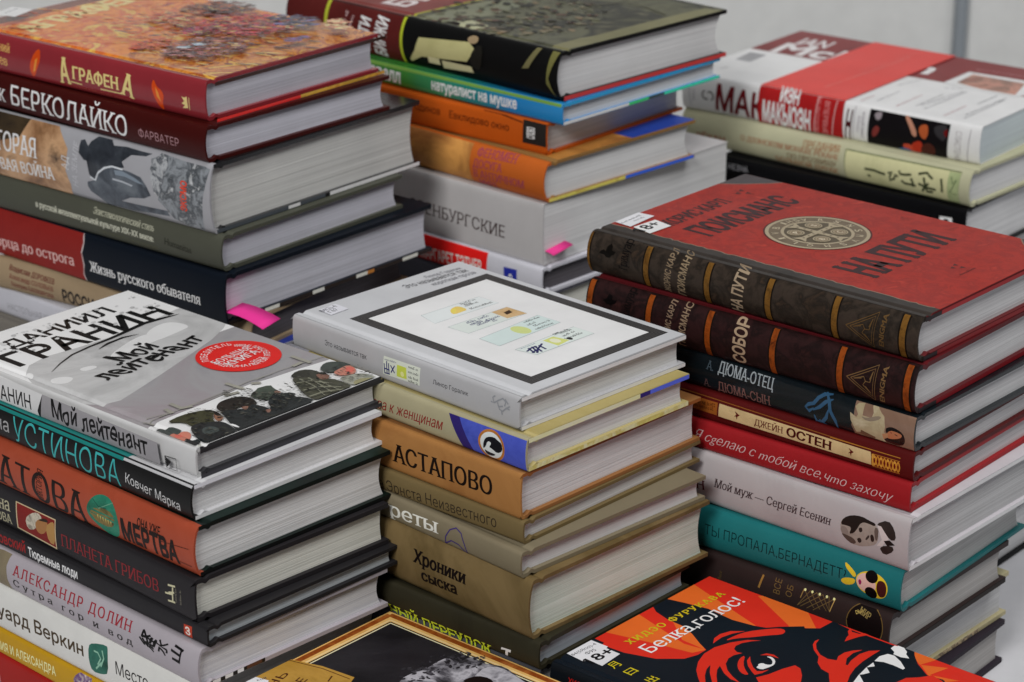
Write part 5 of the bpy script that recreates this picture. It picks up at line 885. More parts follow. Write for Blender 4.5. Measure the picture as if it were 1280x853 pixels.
['s','S',[(-67.1,7.64,-66.54,7.07),(-64.96,10.54,-63.88,8.85),(-61.99,11.62,-60.68,10.11),(-59.52,15.26,-58.06,13.9),(-55.84,18.07,-55.03,16.24),(-50.58,18.53,-50.45,17.95)],[0.029,0.092,0.177],'swirl_ornament'],
['s','S',[(-65.94,7.62,-66.42,6.98),(-64.4,6.79,-64.01,4.83),(-61.39,8.54,-61,8.08)],[0.029,0.092,0.177],'swirl_ornament'],
['s','S',[(-61.97,7.37,-61.53,6.7),(-58.16,10.63,-56.87,9.11),(-54.59,14.42,-53.37,12.84),(-49.9,16.14,-49.62,15.61)],[0.029,0.092,0.177],'swirl_ornament'],
['s','S',[(-53.92,18.77,-54.62,18.39),(-51.23,15.01,-53.12,14.34),(-50.07,9.79,-51.91,9),(-46.95,5.09,-48.74,4.2),(-46.04,0.1,-46.61,-0.08)],[0.029,0.092,0.177],'swirl_ornament'],
['s','S',[(-60.6,4.56,-61.36,4.3),(-59.19,1.62,-60.34,-0.01),(-56.93,2.02,-55.86,0.33),(-54.37,5.23,-52.57,4.35),(-52.2,10.35,-51.63,10.18)],[0.029,0.092,0.177],'swirl_ornament'],
['s','S',[(-57.87,2.73,-58.31,2.06),(-54.68,1.31,-55.51,-0.51),(-51.84,-0.12,-51.99,-0.7)],[0.029,0.092,0.177],'swirl_ornament'],
['t','S','А.',-131.56,11.95,4.83,5.02,-0.028,[0.059,0.083,0.102],'lettering',{'sf': 0.085,'ct': 2,'w': -0.004}],
['t','S','ДЮМА-ОТЕЦ',-123.54,11.95,36.22,6.44,-0.022,[0.346,0.393,0.419],'title_lettering',{'sf': 0.085,'ct': 2,'w': -0.004}],
['t','S','А.',-133.33,1.98,4.85,4.37,-0.023,[0.083,0.045,0.045],'lettering',{'sf': 0.085,'ct': 2,'w': -0.004}],
['t','S','ДЮМА-СЫН',-123.64,1.52,34.73,5.56,0.003,[0.177,0.083,0.074],'title_lettering',{'sf': 0.085,'ct': 2,'w': -0.004}]],
'D4':[
['p','S',[-120.4,12.1,-24.7,10.3,-24.8,3,-120.8,4.6],['n',[0.502,0.369,0.177],[0.627,0.473,0.243],[0.393,0.281,0.136],25],'title_panel'],
['t','S','ДЖЕЙН',-97.44,5.79,18.38,3.78,-0.005,[0.102,0.006,0.005],'author_lettering',{'sf': 0.085,'ct': 2,'w': -0.004}],
['t','S','ОСТЕН',-77.02,5.34,28.48,4.87,-0.03,[0.059,0.003,0.003],'author_lettering',{'sf': 0.085,'ct': 2,'w': 0.02}],
['p','S',[-110.2,10.5,-108.3,9.6,-106.8,8.8,-108.3,7.7,-108.7,5.8,-109.3,7.7,-110.6,7.1,-109.1,8.7],[0.102,0.006,0.005],'title_panel'],
['p','S',[-38.4,9,-36.7,8.1,-35.2,7.4,-36.6,6.3,-36.9,4.4,-37.5,6.3,-38.7,5.8,-37.3,7.3],[0.102,0.006,0.005],'title_panel'],
['p','S',[-139.6,12.3,-121.4,12.2,-121.7,4.9,-140.1,5.2],[0.302,0.092,0.015],'series_panel'],
['m','S',-136.51,6.68,-123.27,7.02,1.8,[0.083,0.018,0.004],'series_panel',26],
['m','S',-136.59,8.99,-123.36,9.32,1.8,[0.083,0.018,0.004],'series_panel',27],
['p','S',[-150.1,12.7,-141,12.6,-141.2,4.6,-150.4,4.8],['n',[0.193,0.092,0.018],[0.015,0.004,0.003],[0.124,0.052,0.012],170],'gilt_ornament#2'],
['p','S',[-23.9,9.7,-7.7,9.8,-7.8,2.2,-23.8,2.7],['n',[0.124,0.006,0.005],[0.163,0.007,0.006],20],'gilt_ornament'],
['s','S',[(-23.48,6.29,-24.2,6.1),(-22.97,4.27,-23.67,4.02),(-22.81,3.67,-22.81,2.92),(-22.66,4.27,-21.95,4.03),(-22.18,6.3,-21.45,6.12),(-21.67,8.39,-20.96,8.15),(-20.82,9.5,-20.81,8.75),(-19.95,8.4,-20.66,8.15),(-19.42,6.32,-20.15,6.13)],[0.562,0.243,0.029],'gilt_ornament'],
['s','S',[(-24.2,6.28,-23.47,6.11),(-23.7,8.37,-22.99,8.13),(-22.85,9.48,-22.84,8.73),(-21.98,8.39,-22.68,8.14),(-21.45,6.3,-22.18,6.12),(-20.94,4.28,-21.65,4.03),(-20.79,3.69,-20.78,2.94),(-20.64,4.29,-19.93,4.05),(-20.15,6.31,-19.42,6.14)],[0.562,0.243,0.029],'gilt_ornament'],
['p','S',[-21.9,8.3,-22.2,8.8,-22.8,9,-23.5,8.8,-23.7,8.3,-23.5,7.8,-22.8,7.6,-22.2,7.8],[0.627,0.302,0.045],'gilt_ornament'],
['p','S',[-21.9,4.1,-22.2,4.6,-22.8,4.8,-23.5,4.6,-23.7,4.1,-23.5,3.6,-22.8,3.4,-22.2,3.6],[0.627,0.302,0.045],'gilt_ornament'],
['s','S',[(-19.42,6.32,-20.15,6.13),(-18.92,4.3,-19.62,4.05),(-18.76,3.7,-18.76,2.95),(-18.61,4.3,-17.9,4.06),(-18.13,6.33,-17.4,6.15),(-17.62,8.42,-16.91,8.18),(-16.77,9.53,-16.76,8.78),(-15.9,8.43,-16.61,8.18),(-15.37,6.35,-16.1,6.17)],[0.562,0.243,0.029],'gilt_ornament'],
['s','S',[(-20.15,6.31,-19.42,6.14),(-19.65,8.41,-18.94,8.16),(-18.79,9.52,-18.79,8.77),(-17.93,8.42,-18.63,8.17),(-17.4,6.33,-18.13,6.15),(-16.89,4.32,-17.6,4.07),(-16.74,3.72,-16.73,2.97),(-16.59,4.32,-15.88,4.08),(-16.1,6.35,-15.37,6.17)],[0.562,0.243,0.029],'gilt_ornament'],
['p','S',[-17.9,8.3,-18.1,8.8,-18.8,9,-19.4,8.8,-19.7,8.3,-19.4,7.8,-18.8,7.6,-18.1,7.8],[0.627,0.302,0.045],'gilt_ornament'],
['p','S',[-17.9,4.2,-18.1,4.7,-18.8,4.9,-19.4,4.7,-19.7,4.2,-19.4,3.7,-18.8,3.5,-18.1,3.7],[0.627,0.302,0.045],'gilt_ornament'],
['s','S',[(-15.37,6.35,-16.1,6.17),(-14.86,4.33,-15.57,4.08),(-14.71,3.73,-14.7,2.98),(-14.56,4.34,-13.85,4.09),(-14.07,6.36,-13.35,6.19),(-13.57,8.45,-12.86,8.21),(-12.72,9.56,-12.71,8.81),(-11.85,8.47,-12.56,8.22),(-11.32,6.38,-12.05,6.2)],[0.562,0.243,0.029],'gilt_ornament'],
['s','S',[(-16.1,6.35,-15.37,6.17),(-15.6,8.44,-14.89,8.2),(-14.74,9.55,-14.74,8.8),(-13.87,8.45,-14.58,8.2),(-13.35,6.37,-14.07,6.18),(-12.84,4.35,-13.55,4.1),(-12.68,3.75,-12.68,3),(-12.53,4.35,-11.82,4.11),(-12.05,6.38,-11.32,6.2)],[0.562,0.243,0.029],'gilt_ornament'],
['p','S',[-13.8,8.3,-14.1,8.8,-14.7,9,-15.4,8.8,-15.6,8.3,-15.4,7.8,-14.7,7.6,-14.1,7.8],[0.627,0.302,0.045],'gilt_ornament'],
['p','S',[-13.8,4.2,-14.1,4.7,-14.7,4.9,-15.3,4.7,-15.6,4.2,-15.3,3.7,-14.7,3.5,-14.1,3.7],[0.627,0.302,0.045],'gilt_ornament'],
['s','S',[(-11.32,6.38,-12.05,6.2),(-10.81,4.36,-11.52,4.11),(-10.66,3.77,-10.65,3.02),(-10.51,4.37,-9.8,4.13),(-10.02,6.39,-9.29,6.22),(-9.52,8.49,-8.81,8.24),(-8.66,9.6,-8.66,8.85),(-7.8,8.5,-8.5,8.25),(-7.27,6.41,-8,6.23)],[0.562,0.243,0.029],'gilt_ornament'],
['s','S',[(-12.05,6.38,-11.32,6.2),(-11.54,8.47,-10.83,8.23),(-10.69,9.58,-10.68,8.83),(-9.82,8.48,-10.53,8.23),(-9.29,6.4,-10.02,6.21),(-8.79,4.38,-9.49,4.13),(-8.63,3.78,-8.63,3.03),(-8.48,4.38,-7.77,4.14),(-8,6.41,-7.27,6.23)],[0.562,0.243,0.029],'gilt_ornament'],
['p','S',[-9.8,8.4,-10,8.9,-10.7,9.1,-11.3,8.9,-11.6,8.4,-11.3,7.9,-10.7,7.7,-10,7.9],[0.627,0.302,0.045],'gilt_ornament'],
['p','S',[-9.8,4.2,-10,4.7,-10.7,4.9,-11.3,4.7,-11.6,4.2,-11.3,3.7,-10.7,3.5,-10,3.7],[0.627,0.302,0.045],'gilt_ornament'],
['s','S',[(-23.86,9.85,-23.86,9.45),(-7.65,9.98,-7.65,9.58)],[0.393,0.163,0.021],'gilt_ornament'],
['s','S',[(-23.82,2.93,-23.82,2.53),(-7.61,3.06,-7.61,2.66)],[0.393,0.163,0.021],'gilt_ornament'],
['s','S',[(-23.26,9.66,-24.46,9.65),(-23.22,2.74,-24.42,2.73)],[0.627,0.302,0.045],'gilt_ornament'],
['s','S',[(-150.16,14.5,-150.17,14),(-120.51,14.03,-120.52,13.53),(-25.03,11.81,-25.04,11.31)],[0.243,0.083,0.015],'printed_line#5'],
['s','S',[(-24.79,11.59,-25.28,11.52),(-23.86,2.67,-23.9,3.17),(-120.78,3.59,-120.77,4.09)],[0.083,0.003,0.003],'printed_line#6'],
['s','S',[(-49.96,12.02,-49.96,11.52),(-7.58,11.86,-7.58,11.36)],[0.393,0.163,0.021],'printed_line#7']],
'D5':[
['t','S','Я сgелаю с mобой все,чmо захочу',-135.1,6.15,125.55,5.74,-0.022,[0.69,0.52,0.52],'title_lettering',{'sh': 0.5,'w': -0.02,'ct': 1,'wob': 0.012}],
['p','E',[0.5,0.2,132,0.2,132,2.4,0.5,2.4],[0.39,0.013,0.017],'board_edge']],
'D6':[
['t','S','НИН',-148.25,6.98,18.95,5.59,0.044,[0.088,0.006,0.009],'author_lettering',{'sf': 0.085,'ct': 2,'w': -0.004}],
['t','S','Мой муж — Сергей Есенин',-123.51,11.93,76.7,5.07,0.005,[0.055,0.031,0.034],'title_lettering',{'sf': 0.085,'sh': 0.18,'ct': 2,'w': -0.004}],
['p','S',[-41.3,16.2,-39.5,19.4,-34.7,22.1,-29.1,22.9,-24.2,21.5,-20.1,21.2,-18.4,18.8,-17.6,13.8,-19.4,9.9,-23.3,7.9,-28.8,6,-33.7,5.8,-37.9,8.2,-41,11],['n',[0.257,0.212,0.188],[0.366,0.308,0.267],[0.188,0.151,0.132],50],'portrait_print',1],
['p','S',[-41.3,15.1,-39.6,19.3,-34.7,22.2,-28.7,23.1,-24.2,22.2,-20,21.7,-20.4,20,-24.1,20.4,-27.5,20.3,-29.5,18.7,-30.7,15.7,-32.9,12.4,-35.7,11.2,-34.3,15.4,-37.6,15.5],[0.019,0.013,0.011],'portrait_print',1],
['p','S',[-40.7,10.4,-37.7,10.2,-33.1,9.7,-30.9,7.4,-33.7,5.6,-37.9,7.5],[0.088,0.062,0.051],'portrait_print',1],
['p','S',[-40.8,14.5,-37.5,14.7,-35.7,11.5,-38.9,10.2,-40.9,11.4],[0.257,0.212,0.188],'portrait_print',1],
['p','S',[-30.1,16.3,-28.1,17.4,-27.4,15.1,-29.3,13.9],[0.031,0.022,0.019],'portrait_print',1],
['p','S',[-30.9,10.1,-28.5,11.3,-27.7,9,-29.7,7.6],[0.031,0.022,0.019],'portrait_print',1],
['p','S',[-25.9,11.2,-23.7,14.5,-23,13.6,-24.7,10.9],[0.055,0.039,0.034],'portrait_print',1],
['p','S',[-22.9,14.8,-20.9,15.4,-19.9,12,-22,10.6],[0.029,0.018,0.015],'portrait_print',1],
['p','S',[-20.8,19.5,-18,19.7,-17.9,13.8,-19.5,11.8],[0.132,0.098,0.083],'portrait_print',1],
['p','S',[-20.1,21.6,-13.2,25.7,-8.6,21.9,-7,16.4,-10.9,15.2,-16.1,20.6],['n',[0.022,0.015,0.014],[0.048,0.036,0.031],40],'portrait_print',1],
['p','S',[-17.4,9.8,-9.2,12.8,-8,9.8,-14.2,5.2],['n',[0.022,0.015,0.014],[0.048,0.036,0.031],40],'portrait_print',1],
['p','S',[-18.9,21.2,-16.7,21.2,-11.3,15.8,-13.2,13.9,-15.2,10.3,-18.6,9.8,-15.6,14.1],[0.628,0.562,0.546],'portrait_print'],
['p','S',[-14.4,13.9,-10.9,15.2,-7.6,13.4,-12.3,11.6],[0.015,0.011,0.01],'portrait_print'],
['p','E',[0.2,27.1,132.9,27.1,132.9,29.5,0.2,29.5],[0.8,0.8,0.8],'board_edge'],
['p','E',[0.2,0.1,132.9,0.1,132.9,2.4,0.2,2.4],[0.8,0.8,0.8],'board_edge']],
'D7':[
['t','S','ТЫ ПРОПАЛА,БЕРНАДЕТТ?',-121.76,10.15,89.28,6.08,-0.004,[0.002,0.014,0.016],'title_lettering',{'w': -0.008}],
['p','S',[-34.2,19.8,-30.5,18.3,-26.1,15,-27.4,12.8,-30.7,15.2,-33.1,17.1],[0.8,0.583,0.033],'face_print',1],
['p','S',[-35.4,9.8,-32.1,11.7,-26.7,12.5,-27.2,9.3,-31.8,7.1,-35.1,7.8],[0.8,0.583,0.033],'face_print',1],
['p','S',[-27,13.3,-23.7,17.4,-17.5,19.3,-10.4,17.7,-7,13.5,-8.1,7.8,-11.9,4.7,-19,4.8,-24.7,7.2],[0.8,0.583,0.033],'face_print',2],
['p','S',[-26.2,13.2,-23.7,16.6,-19,17.7,-14,13.5,-15.2,7.9,-21.4,6.3,-25.4,8.9],[0.8,0.515,0.453],'face_print',2],
['p','S',[-13.7,15.5,-9.9,16,-7.9,13.2,-8.5,7.5,-12.3,5.4,-14.2,9.7],[0.068,0.012,0.012],'face_print',2],
['p','S',[-13.6,16.3,-13.8,17.2,-14.1,18,-14.7,18.7,-15.5,19.2,-16.4,19.6,-17.3,19.7,-18.3,19.6,-19.2,19.2,-19.9,18.7,-20.5,18,-20.9,17.2,-21,16.3,-20.9,15.4,-20.5,14.6,-19.9,13.9,-19.2,13.4,-18.3,13,-17.3,12.9,-16.4,13,-15.5,13.4,-14.7,13.9,-14.1,14.6,-13.8,15.4],[0.004,0.003,0.003],'face_print'],
['p','S',[-13.7,7,-13.8,7.9,-14.2,8.7,-14.8,9.4,-15.5,10,-16.4,10.3,-17.4,10.4,-18.3,10.3,-19.2,10,-20,9.4,-20.6,8.7,-20.9,7.9,-21.1,7,-20.9,6.2,-20.6,5.3,-20,4.6,-19.2,4.1,-18.3,3.8,-17.4,3.6,-16.4,3.8,-15.5,4.1,-14.8,4.6,-14.2,5.3,-13.8,6.2],[0.004,0.003,0.003],'face_print'],
['p','S',[-25.1,12,-23.9,13.4,-22.7,11.6,-24,9.3],[0.319,0.019,0.109],'face_print',1]],
'D8':[
['s','S',[(-53.84,23.21,-54.32,23.33),(-55.09,18.08,-55.58,18.2)],[0.319,0.196,0.06],'gilt_ornament'],
['s','S',[(-34.31,23.7,-34.79,23.83),(-36.36,15.99,-36.85,16.12)],[0.515,0.319,0.097],'gilt_ornament'],
['s','S',[(-53.95,23.4,-54.21,23.15),(-46.2,15.31,-46.46,15.07)],[0.163,0.103,0.039],'gilt_ornament'],
['s','S',[(-34.44,23.63,-34.66,23.9),(-46.78,13.69,-47,13.96)],[0.163,0.103,0.039],'gilt_ornament'],
['p','S',[-52.7,23,-52.9,23.5,-53.4,23.7,-53.9,23.5,-54.1,23,-53.9,22.5,-53.4,22.3,-52.9,22.5],[0.8,0.8,0.369],'gilt_ornament'],
['s','S',[(-50.02,23.5,-50.27,23.25),(-42.3,15.66,-42.55,15.42)],[0.163,0.103,0.039],'gilt_ornament'],
['s','S',[(-38.32,23.53,-38.54,23.81),(-50.71,13.57,-50.93,13.85)],[0.163,0.103,0.039],'gilt_ornament'],
['p','S',[-48.2,23.1,-48.4,23.6,-48.9,23.8,-49.4,23.6,-49.6,23.1,-49.4,22.6,-48.9,22.4,-48.4,22.6],[0.8,0.8,0.369],'gilt_ornament'],
['s','S',[(-46.1,23.6,-46.35,23.35),(-38.42,16.01,-38.66,15.76)],[0.163,0.103,0.039],'gilt_ornament'],
['s','S',[(-42.21,23.43,-42.43,23.71),(-54.66,13.46,-54.88,13.73)],[0.163,0.103,0.039],'gilt_ornament'],
['p','S',[-43.6,23.2,-43.8,23.7,-44.3,23.9,-44.8,23.7,-45,23.2,-44.8,22.7,-44.3,22.5,-43.8,22.7],[0.8,0.8,0.369],'gilt_ornament'],
['s','S',[(-42.18,23.68,-42.46,23.47),(-36.46,16.16,-36.74,15.95)],[0.163,0.103,0.039],'gilt_ornament'],
['s','S',[(-46.11,23.35,-46.35,23.6),(-56.63,13.41,-56.87,13.66)],[0.163,0.103,0.039],'gilt_ornament'],
['p','S',[-39.1,23.2,-39.3,23.7,-39.8,23.9,-40.3,23.7,-40.5,23.2,-40.3,22.7,-39.8,22.5,-39.3,22.7],[0.8,0.8,0.369],'gilt_ornament'],
['s','S',[(-38.26,23.71,-38.6,23.63),(-36.43,16.1,-36.77,16.01)],[0.163,0.103,0.039],'gilt_ornament'],
['s','S',[(-50,23.28,-50.29,23.47),(-56.6,13.44,-56.89,13.63)],[0.163,0.103,0.039],'gilt_ornament'],
['p','S',[-34.6,23.3,-34.8,23.8,-35.3,24,-35.8,23.8,-36,23.3,-35.8,22.8,-35.3,22.6,-34.8,22.8],[0.8,0.8,0.369],'gilt_ornament'],
['p','S',[-3.8,15.6,-4.1,18,-4.9,20.4,-6.2,22.5,-8,24.2,-10.1,25.5,-12.4,26.3,-14.8,26.6,-17.3,26.3,-19.6,25.5,-21.7,24.2,-23.4,22.5,-24.7,20.4,-25.5,18,-25.8,15.6,-25.5,13.1,-24.7,10.8,-23.4,8.7,-21.7,7,-19.6,5.7,-17.3,4.9,-14.8,4.6,-12.4,4.9,-10.1,5.7,-8,7,-6.2,8.7,-4.9,10.8,-4.1,13.1],[0.006,0.003,0.003],'emblem'],
['s','S',[(-4.07,15.57,-3.58,15.61),(-4.21,17.32,-3.72,17.4),(-4.63,19,-4.15,19.16),(-5.31,20.59,-4.86,20.82),(-6.23,22.05,-5.83,22.35),(-7.38,23.35,-7.03,23.71),(-8.72,24.44,-8.43,24.85),(-10.22,25.31,-10,25.76),(-11.83,25.92,-11.7,26.4),(-13.53,26.26,-13.47,26.76),(-15.26,26.33,-15.28,26.83),(-16.98,26.13,-17.08,26.62),(-18.64,25.64,-18.81,26.11),(-20.2,24.9,-20.45,25.34),(-21.62,23.92,-21.94,24.31),(-22.87,22.72,-23.25,23.05),(-23.91,21.34,-24.33,21.61),(-24.71,19.81,-25.17,20),(-25.26,18.17,-25.75,18.29),(-25.54,16.46,-26.04,16.5),(-25.54,14.73,-26.04,14.69),(-25.26,13.02,-25.75,12.9),(-24.71,11.38,-25.17,11.18),(-23.91,9.85,-24.33,9.58),(-22.87,8.46,-23.25,8.13),(-21.62,7.27,-21.94,6.88),(-20.2,6.28,-20.45,5.85),(-18.64,5.54,-18.81,5.07),(-16.98,5.06,-17.08,4.57),(-15.26,4.85,-15.28,4.35),(-13.53,4.92,-13.47,4.43),(-11.83,5.27,-11.7,4.79),(-10.22,5.88,-10,5.43),(-8.72,6.75,-8.43,6.33),(-7.38,7.84,-7.03,7.48),(-6.23,9.14,-5.83,8.83),(-5.31,10.6,-4.86,10.37),(-4.63,12.19,-4.15,12.03),(-4.21,13.87,-3.72,13.79),(-4.07,15.61,-3.58,15.57)],[0.163,0.097,0.028],'emblem'],
['m','S',-20.51,19.76,-15.77,22.73,2,[0.583,0.423,0.121],'small_print',28],
['t','S','МИР',-19.6,20.99,7.25,3.59,-0.259,[0.319,0.232,0.077],'emblem',{'sf': 0.085,'ct': 2,'w': -0.004}],
['s','S',[(-79.53,23.05,-80.7,23.32),(-81.26,15.57,-82.43,15.84)],[0.319,0.163,0.039],'printed_line#8'],
['t','S','ВСЕ',-68.32,15.8,8.11,4.12,1.558,[0.163,0.097,0.033],'lettering',{}],
['t','S','ОБ',-60.87,16.33,6.32,3.81,1.501,[0.163,0.097,0.033],'lettering',{}],
['m','S',-106.62,12.53,-106.29,17.47,2,[0.087,0.056,0.019],'small_print',29],
['p','E',[0.5,0.2,117.5,0.2,117.5,3,0.5,3],[0.015,0.01,0.008],'board_edge']],
'D9':[
['p','E',[62,0.2,104,0.2,104,2.6,62,2.6],['n',[0.066,0.09,0.077],[0.8,0.637,0.391],[0.217,0.154,0.119],[0.464,0.546,0.427],260],'board_edge']],
'E1':[
['t','S','Это называется так',-144.3,7.63,32.81,3.08,0.013,[0.022,0.022,0.027],'title_lettering',{}],
['t','S','Линор Горалик',-61.31,8.47,25.59,2.51,0.015,[0.022,0.022,0.027],'author_lettering',{}],
['p','S',[-98.3,13.9,-70.7,14.5,-71.4,4.5,-99.1,3.6],[0.703,0.743,0.645],'stamp_print'],
['p','S',[-88.1,11.7,-81.2,11.8,-81,5.4,-88.6,5.1],[0.591,0.664,0.093],'stamp_print'],
['p','S',[-82.9,7.4,-83.2,8.3,-83.9,8.8,-84.7,8.8,-85.4,8.3,-85.7,7.4,-85.4,6.5,-84.7,6,-83.9,6,-83.2,6.5],[0.784,0.8,0.327],'stamp_print'],
['s','S',[(-97.56,9.84,-98.26,9.81),(-97.37,4.62,-98.07,4.6)],[0.027,0.027,0.155],'stamp_print'],
['s','S',[(-95.69,11.46,-96.39,11.44),(-95.53,4.79,-96.23,4.77)],[0.027,0.027,0.155],'stamp_print'],
['s','S',[(-94.18,10.76,-94.88,10.74),(-94,4.88,-94.7,4.86)],[0.027,0.027,0.155],'stamp_print'],
['s','S',[(-97.65,7.44,-97.67,6.74),(-93.84,7.37,-93.85,6.67)],[0.027,0.027,0.155],'stamp_print'],
['s','S',[(-98.05,4.88,-98,4.18),(-93.91,5.12,-93.87,4.42)],[0.027,0.027,0.155],'stamp_print'],
['s','S',[(-92.75,10.26,-93.29,9.82),(-89.79,6.61,-90.33,6.16)],[0.027,0.027,0.155],'stamp_print'],
['s','S',[(-89.68,10.35,-90.27,10.72),(-92.51,5.78,-93.1,6.15)],[0.027,0.027,0.155],'stamp_print'],
['m','S',-79.69,12.24,-72.67,12.28,1.3,[0.065,0.065,0.073],'stamp_print',30],
['m','S',-79.74,9.56,-72.71,9.62,1.3,[0.065,0.065,0.073],'stamp_print',31],
['m','S',-79.78,6.66,-72.75,6.72,1.3,[0.065,0.065,0.073],'stamp_print',32],
['m','S',-79.82,4.42,-72.78,4.5,1.3,[0.065,0.065,0.073],'stamp_print',33],
['m','S',-97.56,11.82,-89.18,12.2,0.9,[0.155,0.155,0.261],'stamp_print',34],
['s','S',[(-19.5,11.16,-19.55,10.36),(-17.64,10.81,-16.91,10.48),(-18.8,13.29,-18,13.18),(-16.95,14.79,-16.48,14.14)],[0.293,0.304,0.327],'emblem'],
['s','S',[(-17.5,10.97,-17.04,10.32),(-14.41,13.15,-13.97,12.48),(-11.42,14.87,-11.37,14.07),(-8.93,13.27,-9.68,12.99),(-9.61,10.67,-10.38,10.9)],[0.293,0.304,0.327],'emblem'],
['s','S',[(-13.81,10.26,-14.56,9.99),(-13.22,8.47,-13.74,7.86),(-11.53,8.06,-11.23,7.32),(-8.84,10.42,-8.35,9.79),(-6.6,11.94,-6.15,11.27)],[0.293,0.304,0.327],'emblem'],
['s','S',[(-11.69,7.59,-12.47,7.39),(-11.27,5.87,-12.04,5.68)],[0.293,0.304,0.327],'emblem'],
['s','S',[(-8.55,10.51,-8.65,9.71),(-6.46,10.25,-6.56,9.45)],[0.293,0.304,0.327],'emblem'],
['s','S',[(-14.51,11.66,-15.27,11.42),(-14.07,9.75,-14.29,8.98),(-11.24,10.84,-10.97,10.09)],[0.293,0.304,0.327],'emblem'],
['s','S',[(-9.76,14.86,-10.25,14.23),(-7.25,12.89,-7.74,12.26)],[0.293,0.304,0.327],'emblem'],
['p','T',[-170.3,1.2,-143.8,1.2,-143.8,125.1,-170.3,125.1],[0.578,0.585,0.606],'frame_border'],
['p','T',[-8.2,1.2,-0.3,1.2,-0.3,125.1,-8.2,125.1],[0.578,0.585,0.606],'frame_border'],
['p','T',[-143.8,1.2,-8.2,1.2,-8.2,16.4,-143.8,16.4],[0.578,0.585,0.606],'frame_border'],
['p','T',[-143.8,120.9,-8.2,120.9,-8.2,125.1,-143.8,125.1],[0.578,0.585,0.606],'frame_border'],
['p','T',[-143.8,16.4,-8.2,16.4,-8.2,23.6,-143.8,23.6],['n',[0.031,0.029,0.029],[0.045,0.042,0.042],30],'frame_print'],
['p','T',[-143.8,113.7,-8.2,113.7,-8.2,120.9,-143.8,120.9],['n',[0.031,0.029,0.029],[0.045,0.042,0.042],30],'frame_print'],
['p','T',[-143.8,23.6,-136.6,23.6,-136.6,113.7,-143.8,113.7],['n',[0.031,0.029,0.029],[0.045,0.042,0.042],30],'frame_print'],
['p','T',[-15.4,23.6,-8.2,23.6,-8.2,113.7,-15.4,113.7],['n',[0.031,0.029,0.029],[0.045,0.042,0.042],30],'frame_print'],
['s','T',[(-142.23,18.14,-142.23,17.79),(-9.82,18.14,-9.82,17.79)],[0.112,0.107,0.107],'frame_print'],
['s','T',[(-10,17.97,-9.65,17.97),(-10,119.3,-9.65,119.3)],[0.112,0.107,0.107],'frame_print'],
['s','T',[(-9.82,119.13,-9.82,119.48),(-142.23,119.13,-142.23,119.48)],[0.112,0.107,0.107],'frame_print'],
['s','T',[(-142.05,119.3,-142.4,119.3),(-142.05,17.97,-142.4,17.97)],[0.112,0.107,0.107],'frame_print'],
['s','T',[(-140.83,19.54,-140.83,19.19),(-11.22,19.54,-11.22,19.19)],[0.112,0.107,0.107],'frame_print'],
['s','T',[(-11.4,19.37,-11.05,19.37),(-11.4,117.9,-11.05,117.9)],[0.112,0.107,0.107],'frame_print'],
['s','T',[(-11.22,117.73,-11.22,118.08),(-140.83,117.73,-140.83,118.08)],[0.112,0.107,0.107],'frame_print'],
['s','T',[(-140.65,117.9,-141,117.9),(-140.65,19.37,-141,19.37)],[0.112,0.107,0.107],'frame_print'],
['s','T',[(-139.53,20.84,-139.53,20.49),(-12.52,20.84,-12.52,20.49)],[0.112,0.107,0.107],'frame_print'],
['s','T',[(-12.7,20.67,-12.35,20.67),(-12.7,116.6,-12.35,116.6)],[0.112,0.107,0.107],'frame_print'],
['s','T',[(-12.52,116.43,-12.52,116.78),(-139.53,116.43,-139.53,116.78)],[0.112,0.107,0.107],'frame_print'],
['s','T',[(-139.35,116.6,-139.7,116.6),(-139.35,20.67,-139.7,20.67)],[0.112,0.107,0.107],'frame_print'],
['s','T',[(-138.23,22.14,-138.23,21.79),(-13.82,22.14,-13.82,21.79)],[0.112,0.107,0.107],'frame_print'],
['s','T',[(-14,21.97,-13.65,21.97),(-14,115.3,-13.65,115.3)],[0.112,0.107,0.107],'frame_print'],
['s','T',[(-13.82,115.13,-13.82,115.48),(-138.23,115.13,-138.23,115.48)],[0.112,0.107,0.107],'frame_print'],
['s','T',[(-138.05,115.3,-138.4,115.3),(-138.05,21.97,-138.4,21.97)],[0.112,0.107,0.107],'frame_print'],
['p','T',[-136.6,23.6,-15.4,23.6,-15.4,113.7,-136.6,113.7],[0.8,0.8,0.8],'framed_picture'],
['p','T',[-119.8,46.7,-119.1,90,-104.4,90.7,-105.5,43.1],[0.76,0.8,0.8],'framed_picture'],
['s','T',[(-120.04,46.68,-119.64,46.68),(-119.28,90.05,-118.91,89.91),(-104.19,90.74,-104.57,90.63),(-105.31,43.04,-105.68,43.18),(-119.89,46.49,-119.8,46.88)],[0.448,0.504,0.504],'framed_picture'],
['p','T',[-115,63.7,-117,68.8,-115.5,71.6,-108.5,71.1,-108.2,65.9,-108.2,60.7,-110.6,60.4],[0.8,0.595,0.155],'framed_picture',1],
['p','T',[-113.9,62.6,-115.8,67.6,-112.3,66.3,-108.6,61.1],[0.8,0.661,0.129],'framed_picture',1],
['m','T',-116.76,74.37,-116.62,84.84,2,[0.017,0.017,0.017],'framed_picture',35],
['m','T',-112.54,73.88,-112.67,82.48,2,[0.017,0.017,0.017],'framed_picture',36],
['m','T',-107.56,72.63,-106.79,88.31,2,[0.017,0.017,0.017],'framed_picture',37],
['m','T',-114.64,74.91,-113.86,79.43,2,[0.017,0.017,0.017],'framed_picture',38],
['p','T',[-96.6,44.2,-96.4,89,-81.7,89.6,-82,45.1],[0.714,0.769,0.732],'framed_picture'],
['s','T',[(-96.8,44.18,-96.4,44.18),(-96.57,89.02,-96.19,88.9),(-81.54,89.68,-81.92,89.55),(-81.78,45.06,-82.16,45.19),(-96.59,43.98,-96.62,44.38)],[0.448,0.504,0.504],'framed_picture'],
